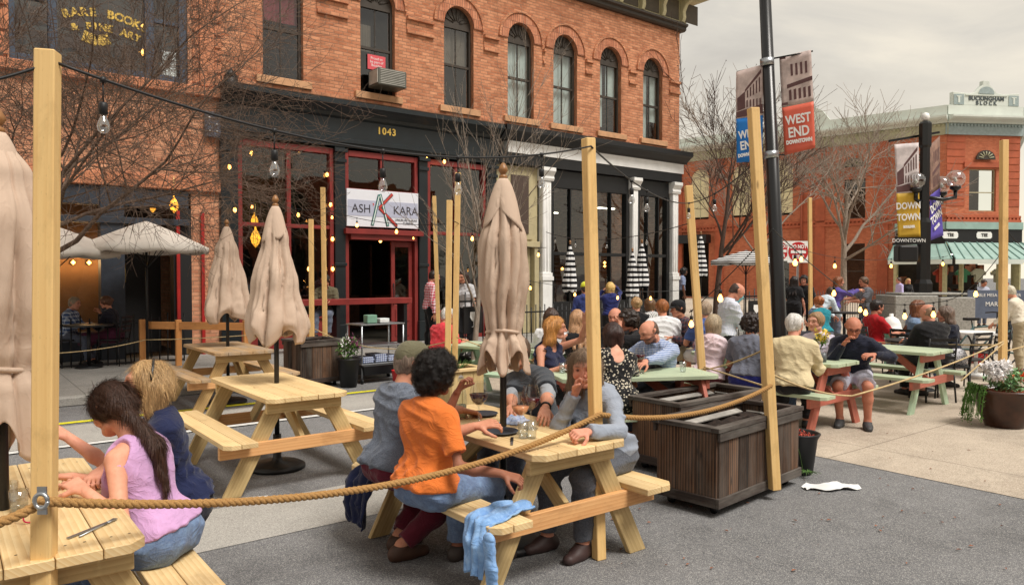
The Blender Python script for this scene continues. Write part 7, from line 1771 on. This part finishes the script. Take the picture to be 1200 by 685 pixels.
person('brown haired woman in a striped top between the bun and the white T-shirt',D(765,13.2),80,'sit',lean=.1,skin=(214,160,136),top=C('stripe_top',220,220,220,'stripe',(40,40,50)),bottom=blackc,hair='bob',haircol=(100,72,48),female=True,res=.015)
person('man in a black cap and plaid shirt facing left at the far green table',D(805,11.2),165,'sit',lean=.2,head=(.1,-.2),skin=(196,140,112),top=C('dark_plaid',44,46,60,'plaid',(110,70,70)),sleeve='long',bottom=khaki,blen='short',hair='short',haircol=(40,30,26),cap=(20,20,24),res=.013,scale=1.04)
person('man in a blue shirt mostly behind the leaning post',D(829,10.6),60,'sit',lean=.1,skin=(206,150,124),top=C('mid_blue',74,98,160),bottom=whitecl,blen='short',hair='short',haircol=(150,130,110),res=.014,scale=1.04)
person('standing man in a white shirt and a blue face mask looking down at his hands',D(850,9.7),-30,'stand',lean=.16,head=(.55,0),lh=(-.03,.34,1.06),rh=(.05,.38,1.04),skin=(206,146,122),top=C('white_check',216,218,226,'check',(176,184,206)),sleeve='rolled',bottom=blackc,hair='bald',haircol=(64,48,42),mask=(130,196,204),res=.0105,neckline='collar',hem=.08,scale=.97,curl=.9)
# table of the dark jacket man
person('woman in a pale pink shirt with silver blonde bob on the green bench',(7.05,5.38),8,'sit',lean=.14,head=(.05,.1),skin=(224,176,156),top=C('pale_pink',226,206,214),sleeve='long',bottom=C('wine_trousers',88,34,46),hair='bob',haircol=(176,160,134),female=True,res=.0105,neckline='collar',hem=.05,scale=.95,fine=1500)
person('dark haired man in a slate grey T-shirt with blue shorts on the green bench',(7.10,4.90),18,'sit',lean=.22,head=(.2,.2),skin=(200,144,118),top=C('slate_tee',104,108,122),bottom=C('royal_shorts',30,36,110),blen='short',hair='curly',haircol=(34,24,22),res=.0105,build=1.08,scale=.98)
person('white haired man in a cream shirt seen from behind at the green bench end',(7.16,4.38),28,'sit',lean=.12,head=(.05,-.35),skin=(220,160,138),top=C('cream_shirt',212,196,158),sleeve='long',bottom=blackc,hair='short',haircol=(206,202,196),res=.010,build=1.12,hem=.05,neckline='collar')
person('woman in a lavender white T-shirt with tied back hair facing the white haired man',(8.28,4.72),182,'sit',lean=.10,head=(.0,-.1),skin=(224,170,148),top=C('lilac_white',216,208,226),bottom=jean,hair='bun',haircol=(150,120,88),female=True,res=.011,scale=.97)
person('balding man in a dark navy jacket resting his cheek on his hand',(8.30,4.32),206,'sit',lean=.36,head=(.42,.12),rh=(.09,.40,.93),lh=(-.22,.46,.84),re=(.3,.6,-1),le=(-.8,.1,-.4),skin=(196,134,110),top=C('navy_jacket',26,30,48),sleeve='long',bottom=C('light_shorts',190,190,206),blen='short',shoes=(60,60,62),hair='bald',haircol=(60,48,42),res=.009,glasses=True,feet=[(-.16,.34,.085),(.12,.30,.085)],build=1.08)
# middle left
person('grey haired person in a coral red shirt leaning on the table behind the planter stand',D(514,10.3),10,'sit',lean=.25,head=(.15,.1),skin=(206,140,116),top=C('coral_red',214,60,70),bottom=blackc,hair='short',haircol=(196,192,188),res=.012,scale=.97,build=1.1)
person('standing man in a red plaid shirt behind the thin post',(*D(503,14.9)[:2],.12),-20,'stand',lean=.10,head=(.2,0),skin=(190,134,108),top=C('red_plaid',190,60,76,'plaid',(226,214,220),scale=1.2),sleeve='long',bottom=blackc,hair='short',haircol=(40,30,26),res=.014,hem=.08)
person('man in an olive jacket and red shirt sitting behind the red bar counter',(*D(383,15.3)[:2],.42),232,'sit',lean=.1,head=(.1,-.3),skin=(180,124,98),top=C('olive_jacket',92,86,66),sleeve='long',bottom=djean,hair='short',haircol=(40,30,26),res=.014,seat=.45,neckline='v')
person('woman with dark hair standing behind the iron fence',(*D(546,14.4)[:2],.12),200,'stand',lean=.1,head=(.25,.1),skin=(206,150,124),top=C('pale_grey_top',190,190,194),bottom=blackc,hair='long',haircol=(50,34,28),female=True,res=.015)
person('grey haired woman in a blue checked flannel shirt at the left restaurant table',(*D(79,13.0)[:2],.12),RG,'sit',lean=.15,head=(.1,0),skin=(206,150,126),top=C('blue_flannel',60,84,130,'plaid',(196,206,220),scale=.9),sleeve='long',bottom=djean,hair='short',haircol=(140,124,104),female=True,res=.012,scale=.93,seat=.42)
person('brown haired woman in a dark top drinking at the left restaurant table',(*D(132,13.1)[:2],.12),LF,'sit',lean=.15,head=(.1,0),rh=(.08,.28,.95),skin=(206,146,120),top=C('dark_top',34,32,44),sleeve='long',bottom=C('plum_skirt',90,40,66),blen='skirt',hair='bun',haircol=(96,62,44),female=True,res=.012,scale=.95,seat=.42)
person('person in a blue hooded jacket and yellow cap at the shop window',D(686,13.9),55,'stand',lean=.05,skin=(206,150,124),top=C('blue_jacket',50,62,118),sleeve='long',bottom=blackc,hair='short',haircol=(60,40,30),cap=(214,220,60),res=.015,scale=.93,neckline='hood')
person('blonde woman in a royal blue jacket raising her hands to her hair',D(716,14.8),60,'stand',lean=.05,lh=(-.10,.22,1.50),rh=(.12,.10,1.58),le=(-.5,.5,-.4),re=(.5,.5,-.4),skin=(214,160,130),top=C('royal_blue',34,42,98),sleeve='long',bottom=blackc,hair='bob',haircol=(210,170,104),female=True,res=.015,scale=.93)
person('dark haired person in pale blue at the corner behind the last white column',(*D(798,24)[:2],.25),RG,'stand',lean=.1,skin=(120,84,66),top=C('pale_blue_shirt',150,164,200),bottom=blackc,hair='curly',haircol=(24,20,20),res=.022)
# right side
person('man in a red shirt sitting in profile left of the hydrant',D(1026,12.2),RG+10,'sit',lean=-.02,head=(.05,0),skin=(200,140,116),top=C('bright_red',176,20,30),bottom=djean,hair='short',haircol=(36,26,24),res=.0125)
person('woman with glasses in a denim jacket at the bistro table',D(1068,11.5),-58,'sit',lean=.12,head=(.0,.1),skin=(214,156,134),top=C('denim_jacket',70,104,146,'denim',(110,140,176)),sleeve='long',bottom=jean,hair='long',haircol=(110,66,42),female=True,glasses=True,res=.012,scale=1.03)
person('bald broad man in black seen from behind beside the denim jacket',D(1095,10.1),62,'sit',lean=.12,head=(.1,.25),skin=(210,150,128),top=blackc,sleeve='long',bottom=blackc,hair='bald',haircol=(150,120,100),res=.012,build=1.3,scale=1.02)
person('grey haired woman in a dark cardigan and patterned skirt right of the bald broad man',D(1119,10.3),112,'sit',lean=.12,head=(.1,0),skin=(214,160,140),top=C('dark_cardigan',28,32,48),sleeve='long',bottom=C('dotted_skirt',200,200,206,'floral',(30,30,40)),blen='skirt',hair='long',haircol=(104,88,78),female=True,res=.012,scale=.98)
person('standing man in a grey T-shirt facing the woman in purple',D(1015,17.2),LF,'stand',lean=.02,head=(.1,0),rh=(.1,.45,1.15),lh=(-.1,.4,1.1),skin=(196,140,116),top=C('grey_tee2',120,124,134),bottom=djean,hair='short',haircol=(90,68,52),res=.016,scale=.99,build=1.05)
person('woman in a purple sweater reaching out with a tan shoulder bag',D(977,17.0),RG,'stand',lean=.15,head=(0,0),rh=(.1,.52,1.36),lh=(-.1,.52,1.34),skin=(206,150,124),top=C('purple_sweater',88,76,150),sleeve='long',bottom=djean,hair='long',haircol=(120,70,40),female=True,res=.016,extra=bag_tan,fhand=((0,1,.1),(0,1,.1)))
person('person in black with bare arms standing by the brick wall, nearer of two',D(930,18.2),20,'stand',lean=.1,lh=(-.1,.3,1.15),skin=(206,150,130),top=blackc,sleeve='short',bottom=blackc,hair='long',haircol=(30,22,22),female=True,res=.018)
person('second person in black standing by the brick wall, farther of two',D(943,19.2),200,'stand',lean=.1,skin=(206,150,130),top=blackc,sleeve='long',bottom=blackc,hair='curly',haircol=(24,20,20),res=.018)
person('person in a white blouse bending forward beside the thin post',D(957,15.8),RG+20,'stand',lean=.75,head=(.2,0),skin=(206,150,130),top=C('pale_blue_white',206,220,232),sleeve='long',bottom=jean,hair='short',haircol=(60,44,34),res=.016,lh=(-.1,.6,.85),rh=(.1,.6,.85),scale=.95)
person('woman in a teal top with auburn hair in a bun seen from behind',D(965,14.6),70,'sit',lean=.15,head=(.1,.1),skin=(214,156,130),top=C('teal_top',30,130,146),bottom=djean,hair='bun',haircol=(150,84,44),female=True,res=.014)
person('far pedestrian in a lavender shirt by the brick wall',D(1054,30),LF,'stand',lean=.0,skin=(206,150,130),top=C('lavender_shirt',190,180,226),sleeve='long',bottom=C('slate_trousers',70,80,120),hair='short',haircol=(60,44,34),res=.026,scale=.95)
person('far pedestrian with fair hair in a black jacket and white skirt',D(1064,30.6),TO,'stand',lean=.0,skin=(206,150,130),top=blackc,sleeve='long',bottom=whitecl,blen='skirt',hair='long',haircol=(190,150,100),female=True,res=.026,scale=.93)
person('pedestrian in a pale grey shirt in front of the teal shop window',D(1151,24),TO,'stand',lean=.05,head=(.4,0),lh=(-.1,.3,1.15),skin=(190,134,110),top=C('pale_grey_shirt',176,182,200),sleeve='long',bottom=djean,hair='short',haircol=(50,36,30),res=.024,scale=.93)
person('person in a cream sweater standing at the right edge of the photo',D(1197,12.6),AW+40,'stand',lean=.25,head=(.3,0),lh=(-.1,.4,.95),rh=(.1,.4,.95),skin=(214,156,130),top=C('cream_sweater',222,214,196),sleeve='long',bottom=khaki,hair='short',haircol=(200,190,170),res=.014,scale=.92)
person('woman in a dark shawl standing before the lit shop',D(1177,22),TO,'stand',lean=.05,skin=(200,140,120),top=blackc,sleeve='long',bottom=blackc,hair='long',haircol=(60,40,34),female=True,res=.024,scale=.9)
# jackets on the bench
def drape(label,name,mat,pts,ws,seed=1,amp=.018,cat='jacket'):
    """creased cloth sheet: pts = centre line, ws = half widths, side vector per point along +-y"""
    P=[Vector(p) for p in pts]; r=empty(name,P[0],0,label,cat); rg=random.Random(seed); NU,NV=44,30; b=MB(); vs=[]
    for i in range(NU+1):
        t=i/NU*(len(P)-1); k=min(int(t),len(P)-2); f=t-k; f2=f*f*(3-2*f); c=P[k].lerp(P[k+1],f2); w=ws[k]*(1-f2)+ws[k+1]*f2
        tg=(P[k+1]-P[k]).normalized(); nn=Vector((0,1,0)).cross(tg).normalized()
        for j in range(NV+1):
            v=(j/NV-.5)*2; fold=math.sin(v*7.5+i*.05+seed)*.6+math.sin(v*13+i*.16+seed*2)*.4
            q=c+Vector((0,1,0))*(w*v*(1+.06*math.sin(i*.35+seed)))-P[0]+nn*(amp*fold*(.35+.65*i/NU))+Vector((0,0,-.02*v*v+.006*math.sin(i*.6+v*4)))
            q+=nn*(.012*float(vnoise(np.array([[q.x,q.y,q.z]],dtype=np.float32)+seed,19)[0]))
            vs.append(q)
    b.add(vs,[(i*(NV+1)+j,(i+1)*(NV+1)+j,(i+1)*(NV+1)+j+1,i*(NV+1)+j+1) for i in range(NU) for j in range(NV)],0,None,True)
    o=b.build('cloth_body',mat,r); s_=o.modifiers.new('s','SOLIDIFY'); s_.thickness=.010; return r
ldn=C('light_denim',96,150,210,'denim',(150,190,232))
jk=drape('light blue denim jacket draped over the end of the left bench','denim_jacket',ldn,[(2.50,3.10,.478),(2.30,3.08,.475),(2.135,3.05,.462),(2.095,3.03,.36),(2.085,3.02,.22)],[.07,.10,.11,.10,.07],3,.03)
for (pts,rr) in (([(2.10,2.90,.40),(2.09,2.87,.28),(2.095,2.86,.16),(2.10,2.85,.09)],.046),):
    A=[np.array(Vector(p)-Vector((2.50,3.10,.478))) for p in pts]
    sdf_mesh([([Prim(a,c,rr,rr*.86,k=.02,n=(1,0,0),sc=1.9,cut=(A[-1],(0,.0,-1))) for a,c in zip(A[:-1],A[1:])],.007,lambda Q:.007*np.exp(-(vnoise(Q.astype(np.float32)*A3((1,1,2.5)),14)/.2)**2),None,None)],'sleeve',ldn,jk)
drape('dark navy jacket hanging off the bench behind the man in the cap','navy_jacket',C('navy_jacket2',20,28,62),[(2.20,4.20,.478),(2.10,4.22,.468),(2.05,4.22,.40),(2.03,4.23,.28),(2.04,4.22,.16)],[.12,.16,.17,.16,.12],7,.03)
# ================================================================ TREES
def bark(name,c,d): 
    t=NT(name); n=t.noise(t.uv((3,3,1),'Object'),9,5,.7); t.set(t.ramp(n,[(.3,d),(.7,c)]),.9); t.bump(n,.5,.01); M[name]=t.m; return t.m
bk1=bark('brown_bark',srgb(122,100,84),srgb(66,52,44)); bk2=bark('pale_bark',srgb(166,152,138),srgb(110,98,88)); bk3=bark('dark_bark',srgb(98,76,64),srgb(52,40,34))
def tree(label,pos,H_,r0,seed,mat,levels=4,spread=.9,trunkfrac=.35,lean=(0,0),nb=(5,4,4,4),lenf=.62,bend=.25,upb=.35,limit=9000,twig=.0022,berries=0,dirs=None,name='bare_tree',sub=3):
    rg=random.Random(seed); r=empty(name,pos,0,label,'tree','bare trees')
    tb=MB(); cb=MB(); cnt=[0]; tips=[]
    def seg(b,p,d,L,ra,rb,lvl):
        n=max(3,int(5-lvl*.5)); P=[p]; dd=d.copy()
        for i in range(n):
            dd=(dd+Vector((rg.gauss(0,bend),rg.gauss(0,bend),rg.gauss(0,bend)*.6+upb*.12))*(.35 if lvl else .12)).normalized(); P.append(P[-1]+dd*L/n)
        b.tube(P,[ra+(rb-ra)*i/n for i in range(n+1)],8 if lvl<1 else (5 if lvl<3 else 3),cap=False); return P,dd
    def grow(p,d,L,ra,lvl):
        if cnt[0]>limit: return
        cnt[0]+=1; rb=max(ra*.45,twig*.7); P,dd=seg(tb if lvl==0 else cb,p,d,L,ra,rb,lvl)
        if lvl>=levels: tips.append(P[-1]); return
        k=nb[min(lvl,len(nb)-1)]
        for i in range(k):
            t=rg.uniform(.35,1.0) if lvl else (trunkfrac+(1-trunkfrac)*(i+rg.random())/k)
            j=min(int(t*(len(P)-1)),len(P)-2); q=P[j].lerp(P[j+1],t*(len(P)-1)-j)
            a=rg.uniform(0,2*PI) if dirs is None or lvl>0 else dirs[i%len(dirs)]+rg.uniform(-.3,.3)
            x,y,z=frame(dd); el=rg.uniform(.45,1.05)*spread; nd=(z*math.cos(el)+(x*math.cos(a)+y*math.sin(a))*math.sin(el)+Vector((0,0,upb*.3))).normalized()
            if lvl==0 and dirs is not None: nd=Vector((math.cos(a)*math.sin(el),math.sin(a)*math.sin(el),math.cos(el)))
            rr=max((ra+(rb-ra)*t)*rg.uniform(.5,.72),twig); grow(q,nd,L*lenf*rg.uniform(.7,1.15),rr,lvl+1)
        if lvl<levels and lvl>0: grow(P[-1],dd,L*.7,rb,lvl+1)
    d0=Vector((lean[0],lean[1],1)).normalized(); grow(Vector((0,0,0)),d0,H_,r0,0)
    tb.build('trunk',mat,r); o=cb.build('branches',mat,r)
    if berries:
        b=MB()
        for t in rg.sample(tips,min(berries,len(tips))): b.lathe([(0,-.02),(.018,0),(0,.02)],t,6)
        b.build('seed_pods',plain('seed_pod',srgb(60,40,34),.8),r)
    return r
q=D(54,9.6); tree('dense brown bare tree spreading over the restaurant at the left',(q.x,q.y,0),3.1,.085,21,bk1,levels=5,spread=1.15,trunkfrac=.62,nb=(9,6,5,4,4),lenf=.645,bend=.55,upb=.15,limit=12000,twig=.0031,dirs=[-.6,-1.4,.1,1.2,2.4,-2.3,.6])
q=D(-30,11.5); tree('second brown bare tree at the left edge of the photo',(q.x,q.y,.12),4.2,.12,22,bk1,levels=5,spread=1.0,trunkfrac=.5,nb=(6,5,4,4,3),lenf=.62,bend=.45,upb=.3,limit=3200,twig=.0045)
q=D(554,12.6); tree('slim pale bare sapling behind the centre umbrella',(q.x,q.y,0),2.7,.055,23,bk2,levels=4,spread=.75,trunkfrac=.35,nb=(9,4,4,3),lenf=.52,bend=.25,upb=.7,limit=1400,twig=.0035)
q=D(838,23); tree('bare tree beside the last white column with dark seed pods',(q.x,q.y,0),4.6,.10,24,bk3,levels=4,spread=.8,trunkfrac=.35,nb=(8,5,4,4),lenf=.58,bend=.3,upb=.6,limit=2600,twig=.008,berries=90)
q=D(905,28); tree('bare tree behind the black pole in front of the brick building',(q.x,q.y,0),5.0,.10,25,bk2,levels=4,spread=.85,trunkfrac=.35,nb=(8,5,4,4),lenf=.58,bend=.3,upb=.5,limit=2000,twig=.009,berries=60)
q=D(988,32); tree('grey bare tree in front of the brick corner building windows',(q.x,q.y,0),5.2,.16,26,bk2,levels=4,spread=.95,trunkfrac=.38,nb=(9,5,4,4),lenf=.62,bend=.35,upb=.4,limit=3200,twig=.011)
# ================================================================ unseen building and trees across the street, added for the shop windows to reflect
ob=empty('reflection_building',(0,0,0),0,'unseen brick building added across the street for the shop windows to reflect','building')
WO=lambda u,z,d=0: Vector((u,-17+d,z))
b=MB(); hs=[]
for i in range(11):
    u=-14+i*4; hs.append([(u,4.6),(u+1.2,4.6),(u+1.2,7),(u,7)]); hs.append([(u-.8,.6),(u+2,.6),(u+2,3.3),(u-.8,3.3)])
b.prism([(-16,0),(30,0),(30,8.2),(-16,8.2)],.3,lambda x,y,d:WO(x,y,-d),0,hs); b.build('wall',BR,ob)
b=MB(); b.add([WO(-15.9,.1,-.25),WO(29.9,.1,-.25),WO(29.9,8,-.25),WO(-15.9,8,-.25)],[(3,2,1,0)]); b.build('pane',plain('door_glass_dark',srgb(36,42,44),.08),ob)
for k,(x,y,hh) in enumerate(((-4,-11,6.5),(3,-12,7.5),(10,-11.5,6.2),(17,-12.5,7.2),(25,-12,6.8))):  # out-of-view trees put in to give the panes dark green reflections
    t_=empty('reflection_tree',(x,y,0),0,['first','second','third','fourth','fifth'][k]+' unseen leafy dark green tree added across the street for the windows to reflect','tree','unseen leafy trees added for window reflections'); rg=random.Random(50+k)
    b=MB(); b.tube([(0,0,0),(.1,0,hh*.5),(0,.1,hh*.9)],[.16,.11,.03],8); b.build('trunk',bk1,t_)
    b=MB()
    for j in range(26):
        z=hh*(.25+.72*j/26); rr=1.9*(1-.75*(j/26)**1.5); a=rg.uniform(0,6.3); leaves(b,(rr*.6*math.cos(a),rr*.6*math.sin(a),z),rr*.75,110,.26,.6,rg=rg)
    b.build('crown',plain('dark_leaf',srgb(58,74,40),.7,var=.4,scale=2),t_)
# ================================================================ WORLD, SUN, CAMERA
S=bpy.context.scene
w=bpy.data.worlds.new('World'); S.world=w; w.use_nodes=True; nt=w.node_tree; bg=nt.nodes['Background']
SUN_EL=math.radians(58); SUN_AZ=math.radians(282)   # direction the light comes from, world angle from +x
sky=nt.nodes.new('ShaderNodeTexSky'); sky.sky_type='NISHITA'; sky.sun_disc=False; sky.sun_elevation=SUN_EL; sky.sun_rotation=PI/2-SUN_AZ; sky.air_density=1.2; sky.dust_density=3
tc=nt.nodes.new('ShaderNodeTexCoord'); mp=nt.nodes.new('ShaderNodeMapping'); mp.inputs['Scale'].default_value=(1.3,1.3,4.5); nt.links.new(tc.outputs['Generated'],mp.inputs[0])
no_=nt.nodes.new('ShaderNodeTexNoise'); no_.inputs['Scale'].default_value=2.1; no_.inputs['Detail'].default_value=7; no_.inputs['Roughness'].default_value=.55; no_.inputs['Distortion'].default_value=.6; nt.links.new(mp.outputs[0],no_.inputs['Vector'])
rp=nt.nodes.new('ShaderNodeValToRGB'); nt.links.new(no_.outputs['Fac'],rp.inputs[0]); e=rp.color_ramp.elements; e[0].position=.36; e[0].color=(4.3,4.0,3.55,1); e[1].position=.66; e[1].color=(6.3,5.75,4.8,1)
rp.color_ramp.elements.new(.5).color=(5.1,4.75,4.15,1)
sx=nt.nodes.new('ShaderNodeSeparateXYZ'); nt.links.new(tc.outputs['Generated'],sx.inputs[0])
hz=nt.nodes.new('ShaderNodeMapRange'); hz.inputs['From Min'].default_value=0; hz.inputs['From Max'].default_value=.28; hz.inputs['To Min'].default_value=1; hz.inputs['To Max'].default_value=0; nt.links.new(sx.outputs['Z'],hz.inputs['Value'])
mh=nt.nodes.new('ShaderNodeMix'); mh.data_type='RGBA'; mh.inputs[7].default_value=(7.6,6.9,5.5,1); nt.links.new(hz.outputs[0],mh.inputs[0]); nt.links.new(rp.outputs[0],mh.inputs[6])
mm=nt.nodes.new('ShaderNodeMix'); mm.data_type='RGBA'; mm.inputs[0].default_value=.93; nt.links.new(sky.outputs[0],mm.inputs[6]); nt.links.new(mh.outputs[2],mm.inputs[7]); nt.links.new(mm.outputs[2],bg.inputs[0]); bg.inputs[1].default_value=.083
l=bpy.data.lights.new('sun','SUN'); l.energy=2.1; l.angle=math.radians(22); l.color=(1,.95,.88); lo=bpy.data.objects.new('sun',l); COL.objects.link(lo)
dv=Vector((math.cos(SUN_AZ)*math.cos(SUN_EL),math.sin(SUN_AZ)*math.cos(SUN_EL),math.sin(SUN_EL))); lo.rotation_euler=dv.to_track_quat('Z','Y').to_euler(); lo.location=(0,0,30)
cd=bpy.data.cameras.new('camera'); co=bpy.data.objects.new('camera',cd); COL.objects.link(co); cd.sensor_width=36; cd.lens=F/1200*36; cd.clip_end=2000; cd.clip_start=.05
co.location=(0,0,H); pitch=math.atan2(342.5-HY,F); co.rotation_euler=(PI/2-pitch,0,TH-PI/2); S.camera=co
S.view_settings.view_transform='Standard'; S.view_settings.look='None'; S.view_settings.exposure=.82; S.view_settings.gamma=1; S.view_settings.use_curve_mapping=False
S.cycles.max_bounces=8; S.cycles.transparent_max_bounces=16; S.cycles.caustics_reflective=False; S.cycles.caustics_refractive=False; S.cycles.use_denoising=True; S.cycles.sample_clamp_indirect=4
